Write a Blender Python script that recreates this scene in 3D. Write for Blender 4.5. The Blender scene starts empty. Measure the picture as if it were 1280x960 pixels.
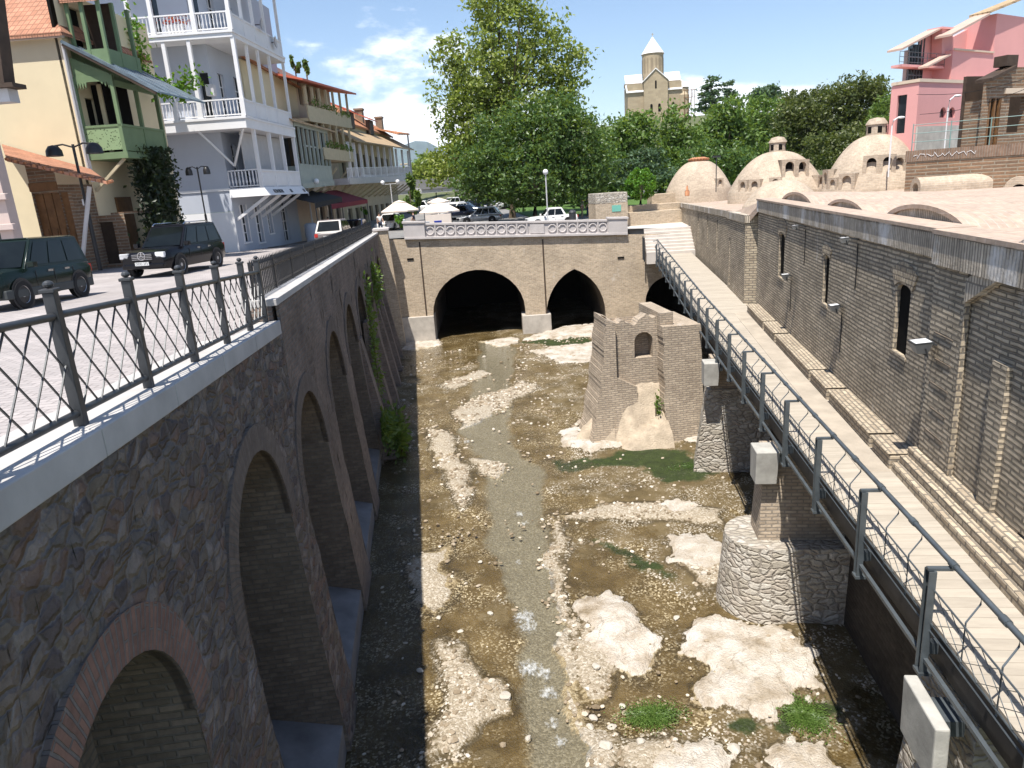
import bpy, bmesh, math, random
import numpy as np
from mathutils import Vector, Matrix
random.seed(7); np.random.seed(7)
S = bpy.context.scene
COL = S.collection
R_ = math.radians
# ------------------------------------------------------------------ camera
F = 887.0; CX, CY = 640.0, 480.0
def _n(v): return v/np.linalg.norm(v)
_down = _n(np.array([856.-CX, 3640.-CY, F]))
_hy = -(_down[0]*(518-CX)+_down[2]*F)/_down[1]
_Y = _n(np.array([518-CX, _hy, F])); _Z = -_down; _X = np.cross(_Y, _Z)
RC = np.array([_X, _Y, _Z])                       # photo axes -> world axes
cd = bpy.data.cameras.new('camera'); cam = bpy.data.objects.new('camera', cd); COL.objects.link(cam)
r, u, b = RC@np.array([1., 0, 0]), RC@np.array([0, -1., 0]), RC@np.array([0, 0, -1.])
cam.matrix_world = Matrix(((r[0], u[0], b[0], 0), (r[1], u[1], b[1], 0), (r[2], u[2], b[2], 0), (0, 0, 0, 1)))
cd.sensor_fit = 'HORIZONTAL'; cd.sensor_width = 36; cd.lens = F/1280*36
cd.clip_start = .1; cd.clip_end = 9000
S.camera = cam
# ------------------------------------------------------------------ light, sky, exposure
LIGHT = Vector((.215, .365, -1)).normalized()
sd = bpy.data.lights.new('sun', 'SUN'); sun = bpy.data.objects.new('sun', sd); COL.objects.link(sun)
sd.energy = 5.0; sd.angle = R_(.55); sd.color = (1, .955, .88)
sun.rotation_euler = LIGHT.to_track_quat('-Z', 'Y').to_euler(); sun.location = (0, 0, 60)
W = bpy.data.worlds.new('World'); S.world = W; W.use_nodes = True
wn = W.node_tree; wn.nodes.clear(); wl = wn.links.new
def wnode(t, **k):
    n = wn.nodes.new(t)
    for a, v in k.items(): setattr(n, a, v)
    return n
sky = wnode('ShaderNodeTexSky', sky_type='NISHITA', sun_disc=False)
sky.sun_elevation = R_(65.5); sky.sun_rotation = R_(202.6); sky.altitude = 400; sky.air_density = 1.0; sky.dust_density = .35; sky.ozone_density = 2.2
tc = wnode('ShaderNodeTexCoord'); mp = wnode('ShaderNodeMapping'); mp.inputs['Scale'].default_value = (1, 1, 2.3)
nz = wnode('ShaderNodeTexNoise'); nz.inputs['Scale'].default_value = 3.1; nz.inputs['Detail'].default_value = 7; nz.inputs['Roughness'].default_value = .58
sp = wnode('ShaderNodeSeparateXYZ')
wl(tc.outputs['Generated'], mp.inputs['Vector']); wl(mp.outputs['Vector'], nz.inputs['Vector']); wl(tc.outputs['Generated'], sp.inputs[0])
lo = wnode('ShaderNodeMapRange', interpolation_type='SMOOTHSTEP')   # clouds bank up near the horizon
lo.inputs['From Min'].default_value = .02; lo.inputs['From Max'].default_value = .24; lo.inputs['To Min'].default_value = .28; lo.inputs['To Max'].default_value = -.16
wl(sp.outputs['Z'], lo.inputs['Value'])
le = wnode('ShaderNodeMapRange', interpolation_type='SMOOTHSTEP')   # and towards the far end of the street
le.inputs['From Min'].default_value = -.05; le.inputs['From Max'].default_value = .30; le.inputs['To Min'].default_value = .055; le.inputs['To Max'].default_value = -.17
wl(sp.outputs['X'], le.inputs['Value'])
ad = wnode('ShaderNodeMath', operation='ADD'); wl(nz.outputs['Fac'], ad.inputs[0]); wl(lo.outputs[0], ad.inputs[1])
ad2 = wnode('ShaderNodeMath', operation='ADD'); wl(ad.outputs[0], ad2.inputs[0]); wl(le.outputs[0], ad2.inputs[1])
cr = wnode('ShaderNodeMapRange', interpolation_type='SMOOTHSTEP'); cr.inputs['From Min'].default_value = .525; cr.inputs['From Max'].default_value = .61; cr.inputs['To Max'].default_value = .93
wl(ad2.outputs[0], cr.inputs['Value'])
mx = wnode('ShaderNodeMix', data_type='RGBA'); mx.inputs['B'].default_value = (9.2, 9.5, 9.9, 1)
wl(cr.outputs[0], mx.inputs['Factor']); wl(sky.outputs[0], mx.inputs['A'])
bg = wnode('ShaderNodeBackground'); bg.inputs['Strength'].default_value = .108; wl(mx.outputs['Result'], bg.inputs['Color'])
wo = wnode('ShaderNodeOutputWorld'); wl(bg.outputs[0], wo.inputs['Surface'])
vs = S.view_settings; vs.view_transform = 'Standard'; vs.look = 'None'; vs.exposure = .74; vs.gamma = 1; vs.use_curve_mapping = False
# ------------------------------------------------------------------ measuring helpers: photo pixel -> point on a plane of the place
def ray(px, py): return RC@np.array([px-CX, py-CY, F])
def onz(px, py, z): q = ray(px, py); return q*(z/q[2])
def ony(px, py, y): q = ray(px, py); return q*(y/q[1])
def onpl(px, py, p, n): q = ray(px, py); return q*(np.dot(p, n)/np.dot(q, n))
def zst(y): return float(np.interp(y, [-20, 0, 13, 20, 26, 38, 49, 58, 68, 85, 100, 130, 250], [-1.1, -1.4, -2.0, -2.2, -2.38, -2.55, -2.95, -3.2, -3.25, -2.95, -2.65, -2.6, -3]))
def zedge(y): return -1.35-.0525*y if y < 13.2 else zst(y)
class FR:                                          # a frame: x along a facade, y into it, z up
    def __init__(s, o, deg):
        s.o = np.array(o, float); s.a = R_(deg)
        s.ex = np.array([math.cos(s.a), math.sin(s.a), 0]); s.ey = np.array([-math.sin(s.a), math.cos(s.a), 0])
    def at(s, px, py, y=0):
        q = onpl(px, py, s.o+s.ey*y, s.ey)-s.o; return q@s.ex, q[2]
    def side(s, px, py, x=0):
        q = onpl(px, py, s.o+s.ex*x, s.ex)-s.o; return q@s.ey, q[2]
    def w(s, x, y, z=0): return s.o+s.ex*x+s.ey*y+np.array([0, 0, z])
# ------------------------------------------------------------------ objects
def tag(o, label=None, cat=None, group=None, kind=None):
    if label: o['label'] = label
    if cat: o['category'] = cat
    if group: o['group'] = group
    if kind: o['kind'] = kind
    return o
def thing(name, label, cat, loc=(0, 0, 0), rz=0, group=None):
    o = bpy.data.objects.new(name, None); COL.objects.link(o); o.empty_display_size = .3
    o.location = [float(c) for c in loc]; o.rotation_euler = (0, 0, rz)
    return tag(o, label, cat, group)
def copy_tree(o, parent=None):
    c = o.copy(); COL.objects.link(c)
    if parent: c.parent = parent
    for ch in o.children: copy_tree(ch, c)
    return c
class MB:
    def __init__(s): s.v = []; s.f = []; s.m = []; s.uv = {}
    def add(s, vs, fs, m=0, uvs=None):
        k = len(s.v); s.v += [tuple(float(c) for c in p) for p in vs]
        for i, f in enumerate(fs):
            if uvs: s.uv[len(s.f)] = uvs[i]
            s.f.append([k+j for j in f]); s.m.append(m)
        return s
    def quad(s, a, b, c, d, m=0, uv=None): return s.add([a, b, c, d], [(0, 1, 2, 3)], m, [uv] if uv else None)
    def poly(s, pts, m=0): return s.add(pts, [tuple(range(len(pts)))], m)
    def box(s, x0, x1, y0, y1, z0, z1, m=0):
        v = [(x, y, z) for x in (x0, x1) for y in (y0, y1) for z in (z0, z1)]
        return s.add(v, [(0, 1, 3, 2), (4, 6, 7, 5), (0, 4, 5, 1), (2, 3, 7, 6), (0, 2, 6, 4), (1, 5, 7, 3)], m)
    def hexa(s, p, m=0):                            # 4 bottom points then 4 top points, counter-clockwise from above
        return s.add(p, [(3, 2, 1, 0), (4, 5, 6, 7), (0, 1, 5, 4), (1, 2, 6, 5), (2, 3, 7, 6), (3, 0, 4, 7)], m)
    def slab(s, pts, t, m=0):                       # polygon (3-D points) thickened downwards
        n = len(pts); lo = [(p[0], p[1], p[2]-t) for p in pts]
        s.add(list(pts)+lo, [tuple(range(n)), tuple(range(2*n-1, n-1, -1))]+[(i, n+i, n+(i+1) % n, (i+1) % n) for i in range(n)], m); return s
    def beam(s, p, q, w, h, m=0, up=(0, 0, 1)):
        p, q, up = Vector(p), Vector(q), Vector(up); d = (q-p).normalized(); sx = d.cross(up)
        if sx.length < 1e-4: sx = d.cross(Vector((1, 0, 0)))
        sx.normalize(); sz = sx.cross(d); c = [(-w/2, -h/2), (w/2, -h/2), (w/2, h/2), (-w/2, h/2)]
        v = [e+sx*a+sz*b for e in (p, q) for a, b in c]
        return s.add(v, [(3, 2, 1, 0), (4, 5, 6, 7)]+[(i, (i+1) % 4, 4+(i+1) % 4, 4+i) for i in range(4)], m)
    def tube(s, pts, r, n=8, m=0, r2=None):
        pts = [Vector(p) for p in pts]; N = len(pts); v = []
        for i, p in enumerate(pts):
            d = (pts[min(i+1, N-1)]-pts[max(i-1, 0)]).normalized()
            a = d.cross(Vector((0, 0, 1)))
            if a.length < .05: a = d.cross(Vector((1, 0, 0)))
            a.normalize(); c = a.cross(d); rr = r if r2 is None else r+(r2-r)*i/max(1, N-1)
            v += [p+a*math.cos(2*math.pi*k/n)*rr+c*math.sin(2*math.pi*k/n)*rr for k in range(n)]
        f = [(i*n+k, i*n+(k+1) % n, (i+1)*n+(k+1) % n, (i+1)*n+k) for i in range(N-1) for k in range(n)]
        return s.add(v, f+[tuple(range(n-1, -1, -1)), tuple((N-1)*n+k for k in range(n))], m)
    def lathe(s, prof, n=20, c=(0, 0, 0), m=0, a0=0, a1=2*math.pi, axis='z'):
        full = abs(a1-a0-2*math.pi) < 1e-6; k = n if full else n+1; v = []
        for r, z in prof:
            for i in range(k):
                a = a0+(a1-a0)*i/n; x, y = r*math.cos(a), r*math.sin(a)
                p = (x, y, z) if axis == 'z' else (z, x, y) if axis == 'x' else (y, z, x)
                v.append((c[0]+p[0], c[1]+p[1], c[2]+p[2]))
        f = []
        for j in range(len(prof)-1):
            for i in range(n):
                i2 = (i+1) % k; f.append((j*k+i, j*k+i2, (j+1)*k+i2, (j+1)*k+i))
        R = max(p[0] for p in prof); L = [0]
        for p, q in zip(prof, prof[1:]): L.append(L[-1]+math.hypot(q[0]-p[0], q[1]-p[1]))
        da = (a1-a0)/n*R; uvs = [[(i*da, L[j]), ((i+1)*da, L[j]), ((i+1)*da, L[j+1]), (i*da, L[j+1])] for j in range(len(prof)-1) for i in range(n)]
        return s.add(v, f, m, uvs)
    def ball(s, c, rx, ry, rz, n=10, m=0):
        h = n//2+1; prof = [(math.sin(math.pi*i/h), -math.cos(math.pi*i/h)) for i in range(h+1)]; k = len(s.v)
        s.lathe(prof, n, (0, 0, 0), m)
        s.v[k:] = [(c[0]+a*rx, c[1]+b_*ry, c[2]+d*rz) for a, b_, d in s.v[k:]]; return s
    def prism(s, pts, y0, y1, m=0):                 # polygon in x,z pushed from y0 to y1
        n = len(pts); v = [(x, y0, z) for x, z in pts]+[(x, y1, z) for x, z in pts]
        return s.add(v, [tuple(range(n)), tuple(range(2*n-1, n-1, -1))]+[(i, n+i, n+(i+1) % n, (i+1) % n) for i in range(n)], m)
    def wall(s, x0, x1, zb, zt, ops=(), depth=.3, y=0, m=0, mj=None, ext=()):
        """wall face in the x-z plane with openings (xa, xb, z0, z1, kind) and their reveals going to y+depth"""
        mj = m if mj is None else mj
        fb = zb if callable(zb) else (lambda x: zb); ft = zt if callable(zt) else (lambda x: zt)
        xs = {x0, x1}|set(ext)
        for o in ops:
            xs |= {o[0], o[1]}
            if o[4] != 'flat': xs |= {o[0]+(o[1]-o[0])*(.5-.5*math.cos(math.pi*i/16)) for i in range(1, 16)}
        xs = sorted(x for x in xs if x0-1e-6 <= x <= x1+1e-6)
        for a, b_ in zip(xs, xs[1:]):
            if b_-a < 1e-5: continue
            c = (a+b_)/2; act = sorted([o for o in ops if o[0] < c < o[1]], key=lambda o: o[2])
            la, lb = fb(a), fb(b_)
            for o in act:
                ba, bb = max(o[2], la) if o[2] > -900 else la, max(o[2], lb) if o[2] > -900 else lb
                if o[2] > -900: s.quad((a, y, la), (b_, y, lb), (b_, y, o[2]), (a, y, o[2]), m); s.quad((a, y, o[2]), (b_, y, o[2]), (b_, y+depth, o[2]), (a, y+depth, o[2]), mj)
                ta, tb = optop(o, a), optop(o, b_)
                s.quad((a, y, ta), (a, y+depth, ta), (b_, y+depth, tb), (b_, y, tb), mj); la, lb = ta, tb
            s.quad((a, y, la), (b_, y, lb), (b_, y, ft(b_)), (a, y, ft(a)), m)
        for o in ops:
            for x, e in ((o[0], 1e-6), (o[1], -1e-6)):
                z0 = o[2] if o[2] > -900 else fb(x); z1 = optop(o, x)
                q = [(x, y, z0), (x, y, z1), (x, y+depth, z1), (x, y+depth, z0)]
                s.poly(q if e > 0 else q[::-1], mj)
        return s
    def pane(s, o, y, m=0):                         # flat fill of an opening
        N = 16 if o[4] != 'flat' else 1
        xs = [o[0]+(o[1]-o[0])*i/N for i in range(N+1)]
        return s.poly([(o[0], y, o[2]), (o[1], y, o[2])]+[(x, y, optop(o, x)) for x in xs[::-1]], m)
    def split(s):                                   # its separate pieces, one MB each
        par = list(range(len(s.v)))
        def fd(i):
            while par[i] != i: par[i] = par[par[i]]; i = par[i]
            return i
        for f in s.f:
            for j in f[1:]: par[fd(j)] = fd(f[0])
        out = {}
        for i, f in enumerate(s.f):
            b_, mp_ = out.setdefault(fd(f[0]), (MB(), {}))
            for j in f:
                if j not in mp_: mp_[j] = len(b_.v); b_.v.append(s.v[j])
            if i in s.uv: b_.uv[len(b_.f)] = s.uv[i]
            b_.f.append([mp_[j] for j in f]); b_.m.append(s.m[i])
        return [b_ for b_, _ in out.values()]
    def build(s, name, mats, parent=None, smooth=None, bevel=0, loc=None):
        if name in ('window', 'dark_window', 'bracket', 'cross_beam', 'drain_pipe', 'buttress', 'drum_arch', 'lantern_opening', 'baluster', 'ledge_gap') and len(s.f) > 1:
            q = s.split()
            if len(q) > 1: return [b_.build(name, mats, parent, smooth, bevel, loc) for b_ in q]
        if not isinstance(mats, (list, tuple)): mats = [mats]
        me = bpy.data.meshes.new(name); me.from_pydata(s.v, [], s.f); me.update()
        for m in mats: me.materials.append(m)
        me.polygons.foreach_set('material_index', s.m)
        uvl = me.uv_layers.new(name='UVMap'); V = me.vertices
        for p in me.polygons:
            if p.index in s.uv:
                for li, t in zip(p.loop_indices, s.uv[p.index]): uvl.data[li].uv = t
                continue
            n = p.normal
            if abs(n.z) > .75:
                for li in p.loop_indices: c = V[me.loops[li].vertex_index].co; uvl.data[li].uv = (c.x, c.y)
            else:
                h = math.hypot(n.x, n.y) or 1; tx, ty = -n.y/h, n.x/h
                for li in p.loop_indices: c = V[me.loops[li].vertex_index].co; uvl.data[li].uv = (c.x*tx+c.y*ty, c.z)
        if smooth is not None:
            me.polygons.foreach_set('use_smooth', [True]*len(me.polygons)); me.set_sharp_from_angle(angle=R_(smooth))
        o = bpy.data.objects.new(name, me); COL.objects.link(o)
        if parent: o.parent = parent
        if loc is not None: o.location = [float(c) for c in loc]
        if bevel:
            b_ = o.modifiers.new('bevel', 'BEVEL'); b_.width = bevel; b_.segments = 2; b_.limit_method = 'ANGLE'; b_.angle_limit = R_(50)
        return o
def optop(o, x):
    xa, xb, z0, z1, k = o[:5]
    if k == 'flat': return z1
    t = min(1, abs((x-(xa+xb)/2)/((xb-xa)/2))); rise = o[5] if len(o) > 5 else (xb-xa)/2
    if k == 'round': return z1-rise+rise*math.sqrt(max(0, 1-t*t))
    q = .45; g = lambda t: math.sqrt(max(0, 1-((t+q)/(1+q))**2))
    return z1-rise+rise*g(t)/g(0)
# ------------------------------------------------------------------ procedural materials
class NT:
    def __init__(s, name):
        s.mat = bpy.data.materials.new(name); s.mat.use_nodes = True; s.t = s.mat.node_tree; s.t.nodes.clear()
        s.out = s.n('ShaderNodeOutputMaterial'); s.b = s.n('ShaderNodeBsdfPrincipled'); s.l(s.b.outputs[0], s.out.inputs['Surface'])
        s.tc = s.n('ShaderNodeTexCoord')
    def n(s, t, **k):
        x = s.t.nodes.new(t)
        for a, v in k.items():
            if a[0] == '_': x.inputs[a[1:].replace('_', ' ')].default_value = v
            else: setattr(x, a, v)
        return x
    def l(s, a, b): s.t.links.new(a, b)
    def noise(s, scale, detail=4, rough=.55, co='Object', vec=None, dist=0, out='Fac', stretch=None):
        x = s.n('ShaderNodeTexNoise', _Scale=scale, _Detail=detail, _Roughness=rough, _Distortion=dist)
        v = vec or s.tc.outputs[co]
        if stretch:
            m = s.n('ShaderNodeMapping', _Scale=stretch); s.l(v, m.inputs['Vector']); v = m.outputs[0]
        s.l(v, x.inputs['Vector']); return x.outputs[out]
    def ramp(s, fac, stops, interp='LINEAR'):
        x = s.n('ShaderNodeValToRGB'); e = x.color_ramp.elements; x.color_ramp.interpolation = interp
        while len(e) < len(stops): e.new(.5)
        for i, (p, c) in enumerate(stops):
            e[i].position = p; e[i].color = (c, c, c, 1) if isinstance(c, (int, float)) else tuple(c)+(1,)
        s.l(fac, x.inputs['Fac']); return x.outputs['Color']
    def mix(s, fac, a, b, mode='MIX'):
        x = s.n('ShaderNodeMix', data_type='RGBA', blend_type=mode)
        for i, v in (('Factor', fac), ('A', a), ('B', b)):
            if isinstance(v, (int, float)): x.inputs[i].default_value = v if i == 'Factor' else (v, v, v, 1)
            elif isinstance(v, tuple): x.inputs[i].default_value = v+(1,)
            else: s.l(v, x.inputs[i])
        return x.outputs['Result']
    def math(s, op, a, b=0):
        x = s.n('ShaderNodeMath', operation=op)
        for i, v in enumerate((a, b)):
            if isinstance(v, (int, float)): x.inputs[i].default_value = v
            else: s.l(v, x.inputs[i])
        return x.outputs[0]
    def bump(s, h, strength=.5, dist=.02):
        x = s.n('ShaderNodeBump', _Strength=strength, _Distance=dist); s.l(h, x.inputs['Height']); s.l(x.outputs[0], s.b.inputs['Normal'])
    def col(s, c):
        if isinstance(c, tuple): s.b.inputs['Base Color'].default_value = c+(1,)
        else: s.l(c, s.b.inputs['Base Color'])
    def set(s, rough=.8, metal=0, spec=.3):
        s.b.inputs['Roughness'].default_value = rough; s.b.inputs['Metallic'].default_value = metal; s.b.inputs['Specular IOR Level'].default_value = spec
def sc(c, k): return tuple(min(1, x*k) for x in c)
def plain(name, c, rough=.75, var=.18, scale=2.5, bump=.15, metal=0, spec=.3, bd=.01):
    t = NT(name); f = t.noise(scale, 6, .62)
    t.col(t.ramp(f, [(.28, sc(c, 1-var)), (.72, sc(c, 1+var))])); t.set(rough, metal, spec)
    if bump: t.bump(t.noise(scale*9, 4), bump, bd)
    return t.mat
def brick(name, c1, c2, mortar, w=.26, h=.075, ms=.012, stain=.5, bump=.6, big=.35, patch=None, dark=.4):
    t = NT(name); uv = t.tc.outputs['UV']
    wob = t.noise(1.3, 3, .5, vec=uv, out='Color'); v = t.n('ShaderNodeVectorMath', operation='MULTIPLY_ADD'); t.l(wob, v.inputs[0]); v.inputs[1].default_value = (.07, .05, 0); t.l(uv, v.inputs[2])
    x = t.n('ShaderNodeTexBrick', _Scale=1, _Mortar_Size=ms, _Mortar_Smooth=.4, _Bias=0, _Brick_Width=w, _Row_Height=h, offset=.5)
    x.inputs['Color1'].default_value = c1+(1,); x.inputs['Color2'].default_value = c2+(1,); x.inputs['Mortar'].default_value = mortar+(1,); t.l(v.outputs[0], x.inputs['Vector'])
    st = t.ramp(t.noise(big, 7, .65, vec=uv), [(.3, dark), (.7, 1.25)])
    c = t.mix(stain, x.outputs['Color'], st, 'MULTIPLY')
    c = t.mix(.35, c, t.ramp(t.noise(7, 4, .6, vec=uv), [(.25, .35), (.75, 1.4)]), 'MULTIPLY')
    if patch:
        pf = t.ramp(t.noise(.9, 6, .7, vec=uv, stretch=(1, .45, 1)), [(patch[1], 0), (patch[1]+.12, 1)]); c = t.mix(pf, c, patch[0])
    t.col(c); t.set(.9, 0, .15)
    hgt = t.mix(.35, x.outputs['Fac'], t.noise(14, 4, .6, vec=uv)); inv = t.n('ShaderNodeInvert'); t.l(hgt, inv.inputs['Color']); t.bump(inv.outputs[0], bump, .03)
    return t.mat
def rubble(name, cols, mortar, sx=2.6, sy=4.2, bump=.9, patch=None):
    t = NT(name); uv = t.tc.outputs['UV']
    wob = t.noise(2.2, 4, .6, vec=uv, out='Color'); v = t.n('ShaderNodeVectorMath', operation='MULTIPLY_ADD'); t.l(wob, v.inputs[0]); v.inputs[1].default_value = (.42, .30, 0); t.l(uv, v.inputs[2])
    m = t.n('ShaderNodeMapping', _Scale=(sx, sy, 1)); t.l(v.outputs[0], m.inputs['Vector'])
    a = t.n('ShaderNodeTexVoronoi', voronoi_dimensions='2D', _Scale=1); t.l(m.outputs[0], a.inputs['Vector'])
    e = t.n('ShaderNodeTexVoronoi', voronoi_dimensions='2D', feature='DISTANCE_TO_EDGE', _Scale=1); t.l(m.outputs[0], e.inputs['Vector'])
    sepc = t.n('ShaderNodeSeparateColor'); t.l(a.outputs['Color'], sepc.inputs[0])
    c = t.ramp(sepc.outputs[0], [(i/len(cols), k) for i, k in enumerate(cols)], 'CONSTANT')
    c = t.mix(.6, c, t.ramp(t.noise(5, 6, .7, vec=uv), [(.25, .35), (.75, 1.5)]), 'MULTIPLY')
    mf = t.math('MULTIPLY', t.ramp(e.outputs['Distance'], [(.02, 1), (.13, 0)]), t.ramp(t.noise(3.3, 5, .7, vec=uv), [(.35, .15), (.6, 1)])); c = t.mix(mf, c, mortar)
    if patch:
        pf = t.ramp(t.noise(1.1, 8, .75, vec=uv, stretch=(1, .6, 1)), [(patch[1], 0), (patch[1]+.08, 1)]); c = t.mix(pf, c, patch[0])
    t.col(c); t.set(.92, 0, .12)
    h = t.math('ADD', t.ramp(e.outputs['Distance'], [(.0, 0), (.22, 1)]), t.math('MULTIPLY', t.noise(9, 6, .7, vec=uv), .9)); t.bump(h, bump, .06)
    return t.mat
def leafmat(name, c1, c2, trans=.35, c3=None):
    t = NT(name); g = t.n('ShaderNodeNewGeometry')
    c = t.ramp(g.outputs['Random Per Island'], [(0, c1), (.6, c2), (1, c3 or sc(c2, 1.3))])
    t.t.nodes.remove(t.b); d = t.n('ShaderNodeBsdfDiffuse'); tr = t.n('ShaderNodeBsdfTranslucent'); gl = t.n('ShaderNodeBsdfGlossy', _Roughness=.42)
    t.l(c, d.inputs[0]); t.l(t.mix(.5, c, (.35, .45, .03), 'MIX'), tr.inputs[0]); gl.inputs[0].default_value = (.5, .5, .5, 1)
    m = t.n('ShaderNodeMixShader'); m.inputs[0].default_value = trans; t.l(d.outputs[0], m.inputs[1]); t.l(tr.outputs[0], m.inputs[2])
    m2 = t.n('ShaderNodeMixShader'); m2.inputs[0].default_value = .045; t.l(m.outputs[0], m2.inputs[1]); t.l(gl.outputs[0], m2.inputs[2]); t.l(m2.outputs[0], t.out.inputs['Surface'])
    return t.mat
def tiles(name, c1, c2, w=.25, h=.34):
    t = NT(name); uv = t.tc.outputs['UV']; sp_ = t.n('ShaderNodeSeparateXYZ'); t.l(uv, sp_.inputs[0])
    wv = t.math('SINE', t.math('MULTIPLY', sp_.outputs['X'], 2*math.pi/w)); rw = t.math('FRACT', t.math('DIVIDE', sp_.outputs['Y'], h))
    hgt = t.math('ADD', t.math('MULTIPLY', wv, .5), t.math('MULTIPLY', rw, -.8))
    x = t.n('ShaderNodeTexBrick', _Scale=1, _Mortar_Size=.028, _Mortar_Smooth=.3, _Brick_Width=w, _Row_Height=h, offset=0); t.l(uv, x.inputs['Vector'])
    x.inputs['Color1'].default_value = c1+(1,); x.inputs['Color2'].default_value = c2+(1,); x.inputs['Mortar'].default_value = sc(c1, .45)+(1,)
    c = t.mix(.5, x.outputs['Color'], t.ramp(t.noise(1.2, 6, .65, vec=uv), [(.3, .5), (.7, 1.3)]), 'MULTIPLY'); t.col(c); t.set(.85, 0, .2); t.bump(hgt, .8, .05)
    return t.mat
def glassy(name, c=(.02, .025, .03), rough=.1):
    t = NT(name); t.col(t.ramp(t.noise(1.5, 3), [(.3, sc(c, .6)), (.7, sc(c, 1.5))])); t.set(rough, 0, .5); return t.mat
def paint(name, c, rough=.28, coat=.6, metal=0):
    t = NT(name); t.col(t.ramp(t.noise(1.2, 5), [(.3, sc(c, .9)), (.75, sc(c, 1.1))])); t.set(rough, metal, .5); coat *= .25; t.b.inputs['Coat Weight'].default_value = coat; t.b.inputs['Coat Roughness'].default_value = .08; return t.mat
M = {}
M['rubble'] = rubble('dark_rubble_masonry', [(.15, .12, .10), (.20, .165, .14), (.12, .10, .095), (.19, .135, .11), (.24, .205, .18), (.15, .135, .125), (.18, .15, .12)], (.20, .175, .16), 4.0, 7.6, .8, ((.30, .28, .275), .58))
M['leftbrick'] = brick('weathered_red_brick', (.27, .20, .16), (.19, .145, .12), (.22, .20, .175), .27, .085, .016, .6, .8, .5, ((.26, .24, .24), .66))
M['ring'] = brick('arch_brick', (.22, .175, .145), (.16, .13, .11), (.17, .15, .135), .5, .085, .016, .7, .9)
M['shadebrick'] = brick('shade_dark_brick', (.09, .075, .06), (.06, .05, .04), (.07, .06, .05), .27, .09, .015, .7, .9)  # brick colour taken near black to stand for the shade under the deck
M['ringred'] = brick('red_arch_brick', (.29, .17, .13), (.21, .125, .10), (.20, .175, .16), .5, .085, .016, .6, .9)
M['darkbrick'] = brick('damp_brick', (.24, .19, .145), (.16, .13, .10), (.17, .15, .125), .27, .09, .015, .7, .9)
M['bridgebrick'] = brick('pale_bridge_brick', (.56, .435, .30), (.40, .305, .21), (.52, .45, .36), .28, .085, .016, .5, .6, .45, ((.62, .57, .51), .64), dark=.55)
M['bathbrick'] = brick('grey_bath_brick', (.66, .55, .41), (.43, .36, .27), (.25, .215, .17), .43, .085, .022, .7, 1.5, .9, ((.64, .60, .54), .62), dark=.5)
M['bathface'] = brick('tan_bath_brick', (.50, .42, .31), (.37, .30, .22), (.22, .19, .155), .28, .10, .018, .4, .9, .6)
M['ruinbrick'] = brick('ruin_brick', (.54, .44, .33), (.40, .32, .24), (.33, .28, .23), .27, .085, .016, .5, 1, .6, ((.56, .51, .45), .64), dark=.55)
M['upright'] = brick('upright_band_brick', (.64, .55, .44), (.46, .395, .315), (.26, .225, .185), .085, .6, .016, .6, .9, .8, ((.68, .65, .62), .53))
M['terrbrick'] = brick('brown_terrace_brick', (.29, .175, .105), (.19, .125, .085), (.30, .25, .19), .8, .14, .03, .5, .8, .5)
M['heap'] = plain('crumbled_tan_masonry', (.42, .345, .26), .95, .3, 2.2, .8, 0, .1, .05)
M['greylamp'] = plain('grey_lamp_housing', (.30, .30, .29), .6, .15, 4, 0)
M['pierstone'] = rubble('pale_pier_stone', [(.45, .41, .35), (.38, .34, .28), (.50, .46, .40), (.42, .37, .31)], (.30, .26, .22), 3.6, 8.0, .7)
M['domebrick'] = brick('dome_brick', (.50, .40, .30), (.41, .325, .245), (.47, .40, .32), .26, .09, .014, .55, .5, .7, ((.40, .35, .29), .66), dark=.6)
M['roofbath'] = brick('bath_roof_brick', (.46, .35, .27), (.38, .295, .235), (.43, .355, .30), .28, .14, .012, .45, .3, .5, dark=.7)
M['slab'] = plain('pale_coping_stone', (.42, .40, .38), .85, .16, 1.5, .25)
M['conc'] = plain('cast_concrete', (.45, .43, .39), .85, .2, 2.2, .3)
M['bal'] = plain('pink_grey_balustrade_stone', (.47, .43, .41), .85, .12, 1.3, .2)
M['step'] = plain('light_step_stone', (.52, .47, .42), .85, .12, 1.6, .2)
M['iron'] = plain('grey_painted_iron', (.05, .053, .057), .42, .2, 5, .1, .35, .5)
M['steel'] = plain('blue_grey_steel', (.10, .115, .125), .45, .25, 4, .1, .4, .5)
M['black'] = plain('black_metal', (.02, .02, .022), .45, .2, 5, 0, .3, .5)
M['rust'] = plain('dark_beam_steel', (.05, .045, .042), .6, .3, 3, .2, .3)
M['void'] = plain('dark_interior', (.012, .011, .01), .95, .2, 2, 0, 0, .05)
M['glass'] = glassy('window_glass'); M['carglass'] = glassy('tinted_car_glass', (.006, .008, .008), .05); M['carglass'].node_tree.nodes['Principled BSDF'].inputs['Specular IOR Level'].default_value = .3
M['white'] = plain('white_paint', (.70, .69, .69), .6, .05, 1.2, .05)
M['greyblue'] = plain('pale_blue_and_wall_shade', (.42, .445, .50), .85, .05, .8, .1)  # blue shade of the white house walls put into their colour
M['cream'] = plain('cream_render', (.68, .585, .40), .88, .06, .7, .15)
M['beige'] = plain('beige_render', (.58, .47, .36), .88, .08, .7, .15)
M['pink'] = plain('pink_render', (.66, .33, .31), .88, .05, .6, .12)
M['kerbpink'] = plain('dusty_pink_fascia', (.46, .33, .27), .85, .1, 1, .1)
M['pinkgrey'] = plain('pinkish_stone_render', (.50, .40, .36), .88, .08, .7, .15)
M['green'] = plain('sage_green_paint', (.15, .215, .115), .6, .1, 2, .1)
M['paleg'] = plain('pale_grey_green_paint', (.33, .36, .32), .65, .1, 2, .1)
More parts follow.
